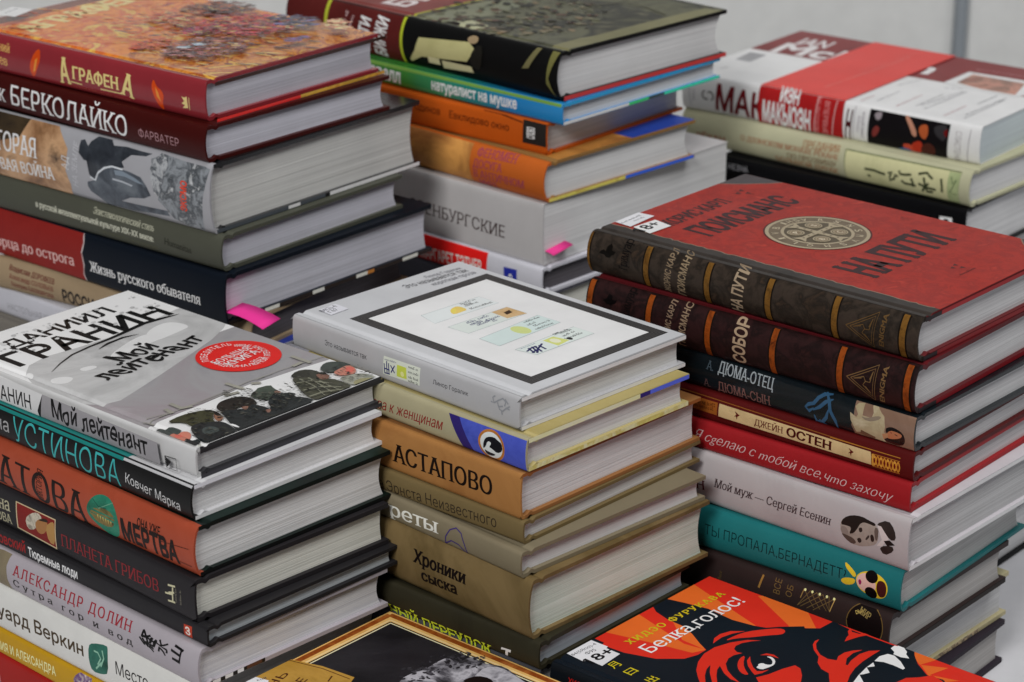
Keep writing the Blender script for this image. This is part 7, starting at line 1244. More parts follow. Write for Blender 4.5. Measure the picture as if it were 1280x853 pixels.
['s','T',[(-43.93,80.16,-43.43,80.18),(-44.62,98.2,-44.12,98.19),(-43.08,116.23,-42.58,116.19),(-41.5,134.57,-41.01,134.53)],[0.296,0.286,0.248],'wire_print'],
['s','T',[(-45.78,7.64,-45.28,7.57),(-43.55,22.51,-43.06,22.43)],[0.296,0.286,0.248],'wire_print'],
['s','T',[(-44.18,6.01,-43.84,3.43),(-38.62,6.76,-38.27,4.18)],['n',[0.373,0.361,0.307],[0.267,0.257,0.222],60],'wire_print'],
['s','T',[(-51.93,30.15,-52.05,27.55),(-42.65,29.72,-42.77,27.12)],['n',[0.373,0.361,0.307],[0.267,0.257,0.222],60],'wire_print'],
['s','T',[(-48.03,23.64,-48.5,21.08),(-41.02,22.35,-41.49,19.79)],['n',[0.373,0.361,0.307],[0.267,0.257,0.222],60],'wire_print'],
['s','T',[(-44.4,28.43,-41.94,27.59),(-42.28,34.69,-39.81,33.85)],['n',[0.373,0.361,0.307],[0.267,0.257,0.222],60],'wire_print'],
['s','T',[(-51.91,67.74,-51.74,65.15),(-39,68.61,-38.83,66.01)],['n',[0.373,0.361,0.307],[0.267,0.257,0.222],60],'wire_print'],
['s','T',[(-40.8,54.68,-38.26,54.12),(-38.94,63.06,-36.41,62.5)],['n',[0.373,0.361,0.307],[0.267,0.257,0.222],60],'wire_print'],
['s','T',[(-42.75,75.84,-40.71,74.22),(-39.63,79.78,-37.59,78.17)],['n',[0.373,0.361,0.307],[0.267,0.257,0.222],60],'wire_print'],
['s','T',[(-54.92,117.53,-54.91,114.93),(-40.11,117.55,-40.11,114.95)],['n',[0.373,0.361,0.307],[0.267,0.257,0.222],60],'wire_print'],
['s','T',[(-44.74,106.01,-42.15,106.23),(-45.4,113.76,-42.81,113.98)],['n',[0.373,0.361,0.307],[0.267,0.257,0.222],60],'wire_print'],
['p','T',[-31.3,-6.9,-30.7,1.9,-30.5,4.2,-7.4,-1.9,0.4,-1,-1.9,-6,-13.9,-5.6,-27,-5.2],['n',[0.009,0.01,0.013],[0.022,0.026,0.026],[0.015,0.017,0.017],[0.038,0.04,0.031],70],'soldier_illustration',1],
['p','T',[-30.4,-3,-29.1,1.3,-30.1,4.6,-28.7,8.9,-22.2,9.5,-20,8.4,-19.8,3.4,-18.9,-2,-20.7,-3.6],['n',[0.074,0.088,0.079],[0.046,0.056,0.052],[0.112,0.129,0.112],60],'soldier_illustration',1],
['p','T',[-19.7,-1.7,-21.4,4,-19.5,8.8,-17,10.5,-12.1,8.2,-11.5,3.6,-9.3,0.5,-10.8,-2.9,-15.6,-4.1],[0.533,0.198,0.142],'soldier_illustration',1],
['p','T',[-19.8,3.4,-19.3,7,-16.2,6.6,-14.1,2.4,-15.8,0.8],[0.661,0.142,0.107],'soldier_illustration',1],
['p','T',[-10.3,-4.5,-10,1.9,-8.9,8,-4.2,7.1,-0.5,-1.8,-3.6,-4.5],['n',[0.009,0.01,0.013],[0.022,0.026,0.026],[0.015,0.017,0.017],[0.038,0.04,0.031],70],'soldier_illustration',1],
['p','T',[0.5,-1.9,-1.4,4.5,4.9,9.1,6.9,1.8,5.2,-3.7],[0.373,0.373,0.248],'soldier_illustration',1],
['p','T',[-34.3,10.2,-35.9,21.6,-34.2,30.6,-30.8,36.9,-27.4,36.7,-21.1,29.5,-14.6,26.8,-17.6,19.9,-21.1,15.7,-27.9,17],['n',[0.026,0.028,0.011],[0.052,0.052,0.024],[0.014,0.015,0.007],70],'soldier_illustration',1],
['p','T',[-18.6,12.7,-22.4,17.7,-20.3,23.8,-15.1,30.6,-6.9,29.5,2.7,25.6,4.2,14.6,0.3,7,-8.3,7.5],['n',[0.009,0.01,0.013],[0.022,0.026,0.026],[0.015,0.017,0.017],[0.038,0.04,0.031],70],'soldier_illustration',2],
['p','T',[-15.8,17.4,-14.1,23.1,-7,23.1,-6,15.8,-9.1,13],[0.056,0.07,0.067],'soldier_illustration',2],
['p','T',[-25.7,34,-22,35.1,-18.6,34.9,-15.7,31.1,-17.4,28.5],[0.267,0.129,0.079],'soldier_illustration',1],
['p','T',[-29.5,37,-24.8,36.9,-20.5,35.4,-22.1,32.8],[0.013,0.01,0.007],'soldier_illustration',1],
['p','T',[-29.3,39.3,-34.5,45.6,-34.9,51.9,-33.9,57.6,-29.5,61.1,-22.6,60.6,-17.4,56.6,-19.2,51.6,-23,49.3,-20.1,43.3,-23,38.5],['n',[0.01,0.009,0.007],[0.026,0.02,0.015],[0.006,0.005,0.005],90],'soldier_illustration',2],
['p','T',[-25.5,38.4,-22.2,43.5,-18.8,48.7,-15.3,56.3,-10.6,56.1,-3.6,53.7,3.4,47.1,3.5,34.6,4.7,25.3,-3.7,28.2,-19,35.7],['n',[0.009,0.01,0.013],[0.022,0.026,0.026],[0.015,0.017,0.017],[0.038,0.04,0.031],70],'soldier_illustration',1],
['p','T',[-22,49.2,-20.4,52.7,-17.7,51.9,-16.9,47.8],[0.231,0.118,0.083],'soldier_illustration',1],
['p','T',[-16.5,50.8,-15.4,57.2,-9.4,55,-10.2,49.9],[0.046,0.049,0.038],'soldier_illustration',1],
['p','T',[-10,29.9,-7.7,31.9,-1.8,30.9,-4.4,29.7],[0.8,0.8,0.8],'soldier_illustration',1],
['p','T',[-30.4,63.7,-33.2,71.3,-32.5,81,-16.2,66.4,-22,63.4,-26.4,61.7],['n',[0.043,0.052,0.04],[0.07,0.088,0.067],[0.024,0.028,0.022],60],'soldier_illustration',1],
['p','T',[-34.6,70,-32.8,80.3,-28.4,77.9,-20.9,76.7,-23,73.6,-18.5,64.3,-23,62.5],['n',[0.043,0.052,0.04],[0.07,0.088,0.067],[0.024,0.028,0.022],60],'soldier_illustration',1],
['p','T',[-17.3,63.2,-22.4,73.1,-15.3,81.7,-12,76.8,-7.2,80,-0.1,80.8,3.1,64,1,49.2,-1.4,40.7,-11.6,55.2,-8.4,58.1],['n',[0.009,0.01,0.013],[0.022,0.026,0.026],[0.015,0.017,0.017],[0.038,0.04,0.031],70],'soldier_illustration',1],
['p','T',[-21.8,54.8,-15,57.6,-7.8,57.5,-4.5,48.6,-8.5,40.7],['n',[0.009,0.01,0.013],[0.022,0.026,0.026],[0.015,0.017,0.017],[0.038,0.04,0.031],70],'soldier_illustration',1],
['p','T',[-9.9,54.5,-8.4,58.1,-4.6,52.8],[0.231,0.118,0.088],'soldier_illustration',1],
['p','T',[-24.7,74.4,-23.9,77.4,-20.6,76.9,-21.1,73.6],[0.286,0.155,0.112],'soldier_illustration',1],
['p','T',[-33.2,94.2,-36.9,102.5,-34.1,108.6,-27.3,110,-23,108,-20.8,101.8,-25.3,100.1,-29.6,96.3],['n',[0.03,0.03,0.022],[0.052,0.052,0.038],[0.018,0.018,0.014],60],'soldier_illustration',1],
['p','T',[-32.1,94,-27.1,99.2,-20.8,101.8,-15.7,107.5,-7.4,108.1,1.2,106.6,3.3,90.5,0.1,80.6,-9,81.7,-20.3,87.4],['n',[0.026,0.026,0.017],[0.074,0.074,0.049],[0.046,0.046,0.03],60],'soldier_illustration',1],
['s','T',[(-27.27,96.54,-27.46,95.35),(-15.27,94.59,-15.61,93.44),(-1.39,88.9,-1.85,87.79)],[0.231,0.231,0.168],'soldier_illustration'],
['s','T',[(-25.12,94.94,-25.2,94.45),(-13.2,93.01,-13.34,92.53),(0.6,87.36,0.41,86.89)],[0.013,0.013,0.009],'soldier_illustration'],
['s','T',[(-25.16,100.68,-25.46,99.52),(-14.17,97.88,-14.46,96.71),(-2.27,94.94,-2.56,93.78)],[0.231,0.231,0.168],'soldier_illustration'],
['s','T',[(-23.04,99.08,-23.17,98.6),(-12.09,96.29,-12.21,95.81),(-0.22,93.37,-0.34,92.88)],[0.013,0.013,0.009],'soldier_illustration'],
['s','T',[(-17.89,101.48,-18.08,100.3),(-9.29,100.05,-9.42,98.86),(0.15,99.47,0.08,98.28)],[0.231,0.231,0.168],'soldier_illustration'],
['s','T',[(-15.76,99.88,-15.84,99.38),(-7.17,98.46,-7.23,97.96),(2.26,97.88,2.23,97.38)],[0.013,0.013,0.009],'soldier_illustration'],
['s','T',[(-25,90.75,-23.89,90.28),(-21.68,98.39,-20.88,97.49),(-12.01,102.41,-11.56,101.3)],[0.231,0.231,0.168],'soldier_illustration'],
['s','T',[(-22.48,89.37,-22.02,89.18),(-19.25,96.87,-18.92,96.5),(-9.71,100.82,-9.52,100.36)],[0.013,0.013,0.009],'soldier_illustration'],
['s','T',[(-14.9,86.06,-13.72,85.85),(-13.32,94.41,-12.32,93.75),(-3.88,102.9,-3.08,102)],[0.231,0.231,0.168],'soldier_illustration'],
['s','T',[(-12.4,84.78,-11.91,84.69),(-10.87,92.98,-10.45,92.71),(-1.5,101.38,-1.16,101.01)],[0.013,0.013,0.009],'soldier_illustration'],
['s','T',[(-6.58,82.26,-5.39,82.16),(-5.77,92.04,-4.63,91.68),(-0.67,101.19,0.38,100.61)],[0.231,0.231,0.168],'soldier_illustration'],
['s','T',[(-4.11,81.02,-3.61,80.98),(-3.3,90.71,-2.83,90.56),(1.77,99.77,2.21,99.53)],[0.013,0.013,0.009],'soldier_illustration'],
['p','T',[-25.2,104.8,-24.9,108.6,-20.1,110.5,-16.1,106.1,-17.7,102.3],[0.231,0.118,0.083],'soldier_illustration',1],
['p','T',[-27.5,107.5,-24.8,111.1,-20.9,109.9,-22.6,107.2],[0.015,0.013,0.009],'soldier_illustration',1],
['p','T',[-29.8,112.4,-34.2,120.3,-32,125.4,-26.7,128.3,-20.7,127.7,-17.3,122.5,-22.3,120.3,-20.3,113.9,-24.5,110.8],['n',[0.074,0.088,0.074],[0.046,0.056,0.049],[0.118,0.135,0.112],60],'soldier_illustration',1],
['p','T',[-20.8,113.4,-22.3,120.3,-22.7,127,-16.1,125.9,-11.2,120.9,-12.5,115,-16.4,112.7],[0.533,0.214,0.155],'soldier_illustration',1],
['p','T',[-21.7,123.3,-19.4,126.4,-14.5,123.8,-13,118.1,-16.2,118.7],[0.661,0.155,0.118],'soldier_illustration',1],
['p','T',[-12.9,110.1,-12.2,116.5,-9.3,122.6,-4.8,124.3,4.7,124.6,5.1,117,0,107.8,-7.4,108.1],['n',[0.231,0.248,0.214],[0.373,0.373,0.307],[0.129,0.142,0.118],60],'soldier_illustration',1],
['p','T',[-4.1,111,-4.1,119.1,4.2,124.2,5.5,119.2,2,108.5],[0.307,0.286,0.155],'soldier_illustration',1],
['d','T',-26,28.4,11,10,60,0.15,0.5,[[0.005,0.006,0.006],[0.014,0.015,0.014],[0.04,0.043,0.03],[0.074,0.079,0.063],[0.024,0.018,0.01],[0.009,0.01,0.013],[0.118,0.112,0.088]],'soldier_illustration',3.2,-0.2,1.4,0,31],
['d','T',-18.8,46.1,11,12,70,0.15,0.5,[[0.005,0.006,0.006],[0.014,0.015,0.014],[0.04,0.043,0.03],[0.074,0.079,0.063],[0.024,0.018,0.01],[0.009,0.01,0.013],[0.118,0.112,0.088]],'soldier_illustration',3.2,-0.2,1.4,0,32],
['d','T',-17.7,61.4,14,12,80,0.15,0.5,[[0.005,0.006,0.006],[0.014,0.015,0.014],[0.04,0.043,0.03],[0.074,0.079,0.063],[0.024,0.018,0.01],[0.009,0.01,0.013],[0.118,0.112,0.088]],'soldier_illustration',3.2,-0.2,1.4,0,33],
['d','T',-7,15,12,8,60,0.15,0.5,[[0.005,0.006,0.006],[0.014,0.015,0.014],[0.04,0.043,0.03],[0.074,0.079,0.063],[0.024,0.018,0.01],[0.009,0.01,0.013],[0.118,0.112,0.088]],'soldier_illustration',3.2,-0.2,1.4,0,34],
['d','T',-13.4,69.6,12,14,80,0.15,0.5,[[0.005,0.006,0.006],[0.014,0.015,0.014],[0.04,0.043,0.03],[0.074,0.079,0.063],[0.024,0.018,0.01],[0.009,0.01,0.013],[0.118,0.112,0.088]],'soldier_illustration',3.2,-0.2,1.4,0,35],
['d','T',-16.8,84.1,12,12,60,0.15,0.5,[[0.005,0.006,0.006],[0.014,0.015,0.014],[0.04,0.043,0.03],[0.074,0.079,0.063],[0.024,0.018,0.01],[0.009,0.01,0.013],[0.118,0.112,0.088]],'soldier_illustration',3.2,-0.2,1.4,0,36],
['d','T',-15.6,100.2,15,14,90,0.15,0.5,[[0.005,0.006,0.006],[0.014,0.015,0.014],[0.04,0.043,0.03],[0.074,0.079,0.063],[0.024,0.018,0.01],[0.009,0.01,0.013],[0.118,0.112,0.088]],'soldier_illustration',3.2,-0.2,1.4,0,37],
['d','T',-11.9,118.7,12,10,50,0.15,0.5,[[0.005,0.006,0.006],[0.014,0.015,0.014],[0.04,0.043,0.03],[0.074,0.079,0.063],[0.024,0.018,0.01],[0.009,0.01,0.013],[0.118,0.112,0.088]],'soldier_illustration',3.2,-0.2,1.4,0,38],
['d','T',-32.9,57.9,9,9,60,0.15,0.5,[[0.005,0.006,0.006],[0.014,0.015,0.014],[0.04,0.043,0.03],[0.074,0.079,0.063],[0.024,0.018,0.01],[0.009,0.01,0.013],[0.118,0.112,0.088]],'soldier_illustration',3.2,-0.2,1.4,0,39],
['p','S',[-180.4,16.1,-153.2,15,-114.3,13.7,-116.8,8.1,-118.6,3.6,-118.5,-1.7,-155,-0.8,-182.3,0],[0.645,0.645,0.645],'pale_panel'],
['p','S',[-114.6,13.8,-25.3,12.3,-24.2,6.4,-23.8,-0.8,-117.1,-0.9,-117.9,3.8,-116.8,8.1],['n',[0.255,0.245,0.264],[0.335,0.324,0.335],25],'grey_panel'],
['p','S',[-114.6,13.8,-116.3,9.6,-119.2,3.5,-117.8,-1.5,-116.2,4.3],[0.005,0.005,0.005],'brush_stroke#3'],
['t','S','ГРАНИН',-160.11,1.86,35.89,8.15,0.025,[0.009,0.009,0.009],'author_lettering',{'w': 0.01}],
['t','S','Мой лейтенант',-107.59,2.86,75.11,9.77,0.01,[0.002,0.002,0.002],'title_lettering',{'w': 0.012,'ct': 1,'wob': 0.06,'sh': -0.05}],
['s','S',[(-19.75,7.32,-19.71,6.82),(-11.3,7.84,-11.59,7.44),(-11.28,0.84,-11.61,1.22),(-19.74,0.38,-19.44,0.79),(-19.98,7.06,-19.48,7.07)],[0.012,0.012,0.012],'publisher_mark'],
['p','S',[-19.4,6.9,-15.2,5,-19.3,0.8],[0.005,0.005,0.005],'publisher_mark'],
['p','E',[0.2,13.2,128.1,13.2,128.1,15.4,0.2,15.4],[0.027,0.027,0.03],'board_edge'],
['p','E',[0.2,0.1,128.1,0.1,128.1,2.2,0.2,2.2],[0.047,0.047,0.055],'board_edge']],
'F2':[
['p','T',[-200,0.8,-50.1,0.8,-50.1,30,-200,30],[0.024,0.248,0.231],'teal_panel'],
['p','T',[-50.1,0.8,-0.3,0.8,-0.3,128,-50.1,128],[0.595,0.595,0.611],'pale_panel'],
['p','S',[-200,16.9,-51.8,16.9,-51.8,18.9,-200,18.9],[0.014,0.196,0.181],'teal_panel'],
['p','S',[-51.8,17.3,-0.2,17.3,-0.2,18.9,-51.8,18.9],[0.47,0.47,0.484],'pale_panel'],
['t','S','на',-154.82,6.11,10.95,6.1,-0.007,[0.369,0.369,0.369],'lettering',{}],
['t','S','УСТИНОВА',-140.53,2.46,86.52,13.97,-0.004,[0.049,0.393,0.393],'author_lettering',{'w': -0.01}],
['t','S','Ковчег Марка',-49.31,6.36,40.85,5.48,-0.082,[0.654,0.654,0.654],'title_lettering',{'w': -0.005}],
['p','E',[0.2,16.5,128.3,16.5,128.3,18.7,0.2,18.7],[0.738,0.738,0.785],'board_edge'],
['p','E',[0.2,0.1,128.3,0.1,128.3,2.2,0.2,2.2],[0.8,0.8,0.8],'board_edge']],
'F3':[
['p','T',[-200.6,9.2,-0.1,9.2,-0.1,129.6,-200.6,129.6],['n',[0.002,0.009,0.005],[0.004,0.017,0.013],[0.002,0.004,0.003],20],'upper_board_print'],
['t','S','АТОВА',-161.8,2.59,78.54,17.43,-0.021,[0.012,0.005,0.003],'author_lettering',{'sf': 0.085,'w': -0.015,'ct': 3}],
['t','S','ВИКТОРИЯ',-122.27,1.95,19.03,4.76,1.467,[0.012,0.005,0.003],'author_lettering',{'sf': 0.085,'ct': 2,'w': -0.004}],
['p','S',[-83.9,13.2,-78.7,19.8,-71.9,22.8,-64.1,22.1,-58.8,15.7,-57.6,7.2,-61.3,1.5,-69.9,0.5,-80,5.4,-83.7,8.8],['n',[0.014,0.14,0.087],[0.028,0.228,0.14],[0.009,0.096,0.055],35],'oval_emblem',2],
['p','S',[-82.2,10.1,-76.5,14.6,-65.9,16.2,-61,13.2,-62.8,7.3,-69.5,5.6,-77.3,6.3,-79.7,8.7],['n',[0.049,0.049,0.017],[0.228,0.166,0.049],[0.014,0.024,0.011],120],'oval_emblem',1],
['p','S',[-75.6,10.9,-74.2,11,-75,8.4],[0.47,0.369,0.106],'oval_emblem'],
['p','S',[-73.5,10.7,-72.1,10.9,-72.9,8.2],[0.47,0.369,0.106],'oval_emblem'],
['p','S',[-71.4,10.6,-70.1,10.7,-70.8,8.1],[0.47,0.369,0.106],'oval_emblem'],
['p','S',[-69.3,10.4,-68,10.6,-68.7,7.9],[0.47,0.369,0.106],'oval_emblem'],
['p','S',[-67.2,10.3,-65.9,10.4,-66.6,7.8],[0.47,0.369,0.106],'oval_emblem'],
['p','S',[-65.1,10.1,-63.8,10.3,-64.6,7.6],[0.47,0.369,0.106],'oval_emblem'],
['s','S',[(-78.73,18.58,-78.93,18.24),(-73.79,15.67,-73.87,15.28),(-67.24,16.4,-67.2,16)],[0.009,0.062,0.046],'oval_emblem'],
['s','S',[(-74.01,14.72,-73.81,14.37),(-63.03,20.84,-62.84,20.49)],[0.128,0.324,0.211],'oval_emblem'],
['t','S','ОНА УЖЕ',-43.05,14.48,17.71,4.66,0.014,[0.012,0.005,0.003],'title_lettering',{'w': 0.02}],
['t','S','МЕРТВА',-56.28,3.19,44.24,11.3,0.016,[0.012,0.005,0.003],'title_lettering',{'w': 0.04}],
['s','S',[(-25.43,12.39,-25.39,12.04),(-3.64,14.93,-3.6,14.58)],[0.028,0.007,0.004],'printed_line#9'],
['s','S',[(-12.25,5.26,-12.24,4.91),(-3.02,5.51,-3.01,5.16)],[0.028,0.007,0.004],'printed_line#10'],
['p','E',[0.2,24.5,129.6,24.5,129.6,26.7,0.2,26.7],[0.006,0.009,0.008],'board_edge'],
['p','E',[0.2,0.1,129.6,0.1,129.6,2.2,0.2,2.2],[0.006,0.007,0.007],'board_edge']],
'F4':[
['t','S','ена',-169.81,9.46,15.89,5.76,0.071,[0.418,0.393,0.264],'lettering',{'sf': 0.085,'ct': 2,'w': -0.004}],
['t','S','ЛОВА',-172.19,2.13,18.86,5.32,0.064,[0.418,0.393,0.264],'author_lettering',{'sf': 0.085,'ct': 2,'w': -0.004}],
['p','S',[-148.8,18.5,-113.6,19.1,-114.3,1.7,-149.2,2.8],[0.588,0.47,0.283],'picture_print'],
['p','S',[-148,17.9,-114.4,18.4,-115,2.6,-148.2,3.5],['n',[0.166,0.009,0.007],[0.228,0.014,0.01],20],'picture_print'],
['p','S',[-140.9,11.2,-135.3,15.8,-129.3,18.2,-125.2,16.2,-128.6,11.4,-134.2,6.3,-139.4,5.6],['n',[0.014,0.009,0.007],[0.588,0.527,0.418],[0.049,0.028,0.017],150],'picture_print',1],
['p','S',[-132.1,12.1,-126,16,-121,16.2,-120.8,11.2,-126.3,6.1,-131.3,6.8],[0.369,0.166,0.055],'picture_print',2],
['p','S',[-122.8,12.4,-116.6,17.2,-114.6,16,-115.2,3.7,-120.9,3.7],[0.418,0.228,0.07],'picture_print',1],
['p','S',[-129.8,13.8,-122.3,17.2,-119.6,15.3,-125.4,14.3],[0.028,0.014,0.007],'picture_print',1],
['t','S','ПЛАНЕТА ГРИБОВ',-109.82,5.71,81.57,7.06,0.017,[0.228,0.02,0.024],'title_lettering',{'sf': 0.085,'w': -0.01,'ct': 2}],
['s','S',[(-20.85,14.59,-20.7,13.61),(-15.13,15.49,-14.97,14.5)],[0.588,0.557,0.369],'publisher_mark'],
['s','S',[(-21.48,5.81,-21.36,4.82),(-15.76,6.52,-15.64,5.52)],[0.588,0.557,0.369],'publisher_mark'],
['s','S',[(-16.51,13.95,-17.5,14.03),(-17.1,5.75,-18.1,5.82)],[0.588,0.557,0.369],'publisher_mark'],
['s','S',[(-20.58,10.53,-20.3,9.58),(-16.08,11.89,-15.79,10.93)],[0.588,0.557,0.369],'publisher_mark'],
['s','S',[(-23.27,9.58,-23.12,8.6),(-17.69,10.44,-17.54,9.45)],[0.588,0.557,0.369],'publisher_mark'],
['m','S',-14.25,6.53,-14.19,13.88,1.2,[0.228,0.211,0.166],'publisher_mark',53],
['m','S',-10.66,6.38,-10.43,14.1,1.2,[0.228,0.211,0.166],'publisher_mark',54]],
'F5':[
['t','S','рковский',-177.57,1.97,30.93,4.62,0.045,[0.303,0.014,0.014],'author_lettering',{'w': 0.02}],
['t','S','Тюремные люди',-144.33,2.51,41.89,5.16,0.014,[0.724,0.724,0.724],'title_lettering',{'w': 0.025}],
['p','S',[-17.5,7.3,-11.3,7.8,-11.7,1.2,-17.8,1.1],[0.47,0.049,0.02],'publisher_mark'],
['t','S','З',-16.49,2.12,3.67,4.14,0.056,[0.799,0.724,0.654],'publisher_mark',{'w': 0.03}]],
'F6':[
['p','S',[-211.9,18,-155.5,22.2,-158.2,14.8,-158.3,7.2,-156.6,0.7,-214.8,-3.8],['n',[0.166,0.134,0.087],[0.228,0.188,0.117],[0.128,0.101,0.053],25],'tan_panel'],
['t','S','АЛЕКСАНДР ДОЛИН',-153.17,11.54,101.58,6.07,0.018,[0.324,0.02,0.032],'author_lettering',{'sf': 0.085,'sh': 0.1,'sp': 1.25,'ct': 2,'w': -0.004}],
['t','S','Сутра гор и вод',-153.21,4.93,101.31,4.29,0.009,[0.02,0.017,0.016],'title_lettering',{'sf': 0.085,'sh': 0.1,'sp': 1.6,'ct': 2,'w': -0.004}],
['t','S','経',-35.05,8.86,8.05,10.62,1.338,[0.003,0.003,0.003],'calligraphy',{'w': 0.03,'wob': 0.05}],
['t','S','水',-24.57,10.02,7.64,8.36,1.417,[0.003,0.003,0.003],'calligraphy',{'w': 0.03,'wob': 0.05}],
['t','S','山',-13.7,9.58,8.96,7.38,1.433,[0.003,0.003,0.003],'calligraphy',{'w': 0.03,'wob': 0.05}],
['p','E',[1,0.2,40,0.2,40,2.4,1,2.4],[0.014,0.011,0.009],'board_edge'],
['p','E',[6,0.3,11,0.3,11,2.3,6,2.3],[0.8,0.8,0.8],'board_edge'],
['p','E',[14,0.3,19,0.3,19,2.3,14,2.3],[0.8,0.8,0.8],'board_edge'],
['p','E',[22,0.3,26,0.3,26,2.3,22,2.3],[0.8,0.8,0.8],'board_edge'],
['p','E',[28,0.5,38,0.5,38,2.4,28,2.4],[0.11,0.047,0.027],'board_edge']],
'F7':[
['t','S','Эдуард Веркин',-180.98,7.74,91.39,7.79,0.031,[0.061,0.039,0.017],'author_lettering',{'w': 0.015}],
['t','S','Место снов',-62.82,10.27,49.27,7.34,0.038,[0.017,0.015,0.015],'title_lettering',{'w': 0}],
['p','S',[-85.2,18.4,-82,21,-70.2,23.8,-69.1,21.3,-69.4,7.9,-75.1,5.2,-83.6,3.8,-85.5,9.5],['n',[0.015,0.086,0.061],[0.03,0.154,0.111],[0.01,0.053,0.035],40],'emblem',1],
['s','S',[(-80.69,17.61,-80.67,16.61),(-77.14,17.62,-77.56,16.71),(-74.61,14.47,-75.61,14.56),(-77.58,9.71,-78.42,10.24)],[0.251,0.488,0.357],'emblem'],
['s','S',[(-73.35,19.75,-74.31,19.45),(-72.05,15.37,-73.04,15.54),(-75.09,9.49,-75.98,9.95)],[0.251,0.488,0.357],'emblem'],
['s','S',[(-80.3,7.29,-79.59,6.58),(-74.82,12.79,-74.11,12.08)],[0.251,0.488,0.357],'emblem']],
'F8':[
['t','S','НИЯ И АЛЕКСАНДРА',-166.1,2.77,53.27,5.3,0.05,[0.8,0.796,0.406],'title_lettering',{'w': 0.015}],
['p','S',[-98,8.7,-94.9,13.4,-88.5,17.3,-83.4,17.4,-81.1,13.5,-85.9,9.7,-94.6,7.6],['n',[0.647,0.58,0.517],[0.128,0.053,0.183],[0.796,0.719,0.58],150],'emblem',1]],
'F9':[
['t','S','Н',-166.95,10.66,3.79,8.57,0.116,[0.647,0.357,0.357],'lettering',{'sf': 0.085,'ct': 2,'w': -0.004}]],
'G1':[
['p','T',[-203.5,1,-0.4,1,-0.4,130.6,-203.5,130.6],['n',[0.661,0.373,0.107],[0.769,0.476,0.155],[0.563,0.286,0.07],40],'frame_print'],
['s','T',[(-200.7,5,-200.7,1.4),(-3.2,5,-3.2,1.4)],['n',[0.373,0.097,0.014],[0.231,0.049,0.007],[0.504,0.168,0.033],60],'frame_print'],
['s','T',[(-5,3.2,-1.4,3.2),(-5,127.81,-1.4,127.81)],['n',[0.373,0.097,0.014],[0.231,0.049,0.007],[0.504,0.168,0.033],60],'frame_print'],
['s','T',[(-3.2,126.01,-3.2,129.61),(-200.7,126.01,-200.7,129.61)],['n',[0.373,0.097,0.014],[0.231,0.049,0.007],[0.504,0.168,0.033],60],'frame_print'],
['s','T',[(-198.9,127.81,-202.5,127.81),(-198.9,3.2,-202.5,3.2)],['n',[0.373,0.097,0.014],[0.231,0.049,0.007],[0.504,0.168,0.033],60],'frame_print'],
['s','T',[(-196.3,8.2,-196.3,7),(-7.6,8.2,-7.6,7)],[0.8,0.595,0.286],'frame_print'],
['s','T',[(-8.2,7.6,-7,7.6),(-8.2,123.41,-7,123.41)],[0.8,0.595,0.286],'frame_print'],
['s','T',[(-7.6,122.81,-7.6,124.01),(-196.3,122.81,-196.3,124.01)],[0.8,0.595,0.286],'frame_print'],
['s','T',[(-195.7,123.41,-196.9,123.41),(-195.7,7.6,-196.9,7.6)],[0.8,0.595,0.286],'frame_print'],
['s','T',[(-194.7,9.65,-194.7,8.75),(-9.2,9.65,-9.2,8.75)],[0.009,0.005,0.004],'frame_print'],
['s','T',[(-9.65,9.2,-8.75,9.2),(-9.65,121.81,-8.75,121.81)],[0.009,0.005,0.004],'frame_print'],
['s','T',[(-9.2,121.36,-9.2,122.26),(-194.7,121.36,-194.7,122.26)],[0.009,0.005,0.004],'frame_print'],
['s','T',[(-194.25,121.81,-195.15,121.81),(-194.25,9.2,-195.15,9.2)],[0.009,0.005,0.004],'frame_print'],
['s','T',[(-193.8,10.5,-193.8,9.7),(-10.1,10.5,-10.1,9.7)],[0.8,0.732,0.476],'frame_print'],
['s','T',[(-10.5,10.1,-9.7,10.1),(-10.5,120.91,-9.7,120.91)],[0.8,0.732,0.476],'frame_print'],
['s','T',[(-10.1,120.51,-10.1,121.31),(-193.8,120.51,-193.8,121.31)],[0.8,0.732,0.476],'frame_print'],
['s','T',[(-193.4,120.91,-194.2,120.91),(-193.4,10.1,-194.2,10.1)],[0.8,0.732,0.476],'frame_print'],
['p','T',[-193.4,10.5,-10.5,10.5,-10.5,120.5,-193.4,120.5],['n',[0.013,0.011,0.014],[0.02,0.018,0.022],[0.009,0.008,0.01],[0.015,0.014,0.017],14],'cover_photo'],
['p','T',[-137.8,61.6,-148.1,79.8,-147.9,88.7,-145.5,95.3,-146.5,103.9,-145.9,112.6,-137.9,111.4,-137.8,116.9,-136.5,122.3,-128.9,119.4,-124.6,121.3,-117.2,124.3,-105.6,120.5,-87,116.1,-71.2,116.5],['n',[0.015,0.014,0.017],[0.028,0.026,0.03],[0.074,0.07,0.083],[0.248,0.239,0.267],[0.476,0.462,0.504],[0.168,0.161,0.183],-30],'cover_photo',1],
['p','T',[-113.5,86.2,-121.7,104.6,-124.8,117.6,-119.1,122.6,-107.3,120.6,-90.6,116.4,-75.9,112.4],['n',[0.074,0.07,0.083],[0.248,0.239,0.267],[0.476,0.462,0.504],[0.168,0.161,0.183],[0.595,0.579,0.627],-34],'cover_photo',1],
['d','T',-146.1,86.7,9,12,40,0.3,1.1,[[0.02,0.018,0.022],[0.03,0.028,0.033],[0.046,0.043,0.052],[0.079,0.074,0.088]],'cover_photo',1.8,0,3.1,0,3],
['d','T',-143.7,104.6,9,12,50,0.3,1.1,[[0.02,0.018,0.022],[0.03,0.028,0.033],[0.046,0.043,0.052],[0.079,0.074,0.088]],'cover_photo',1.8,0,3.1,0,4],
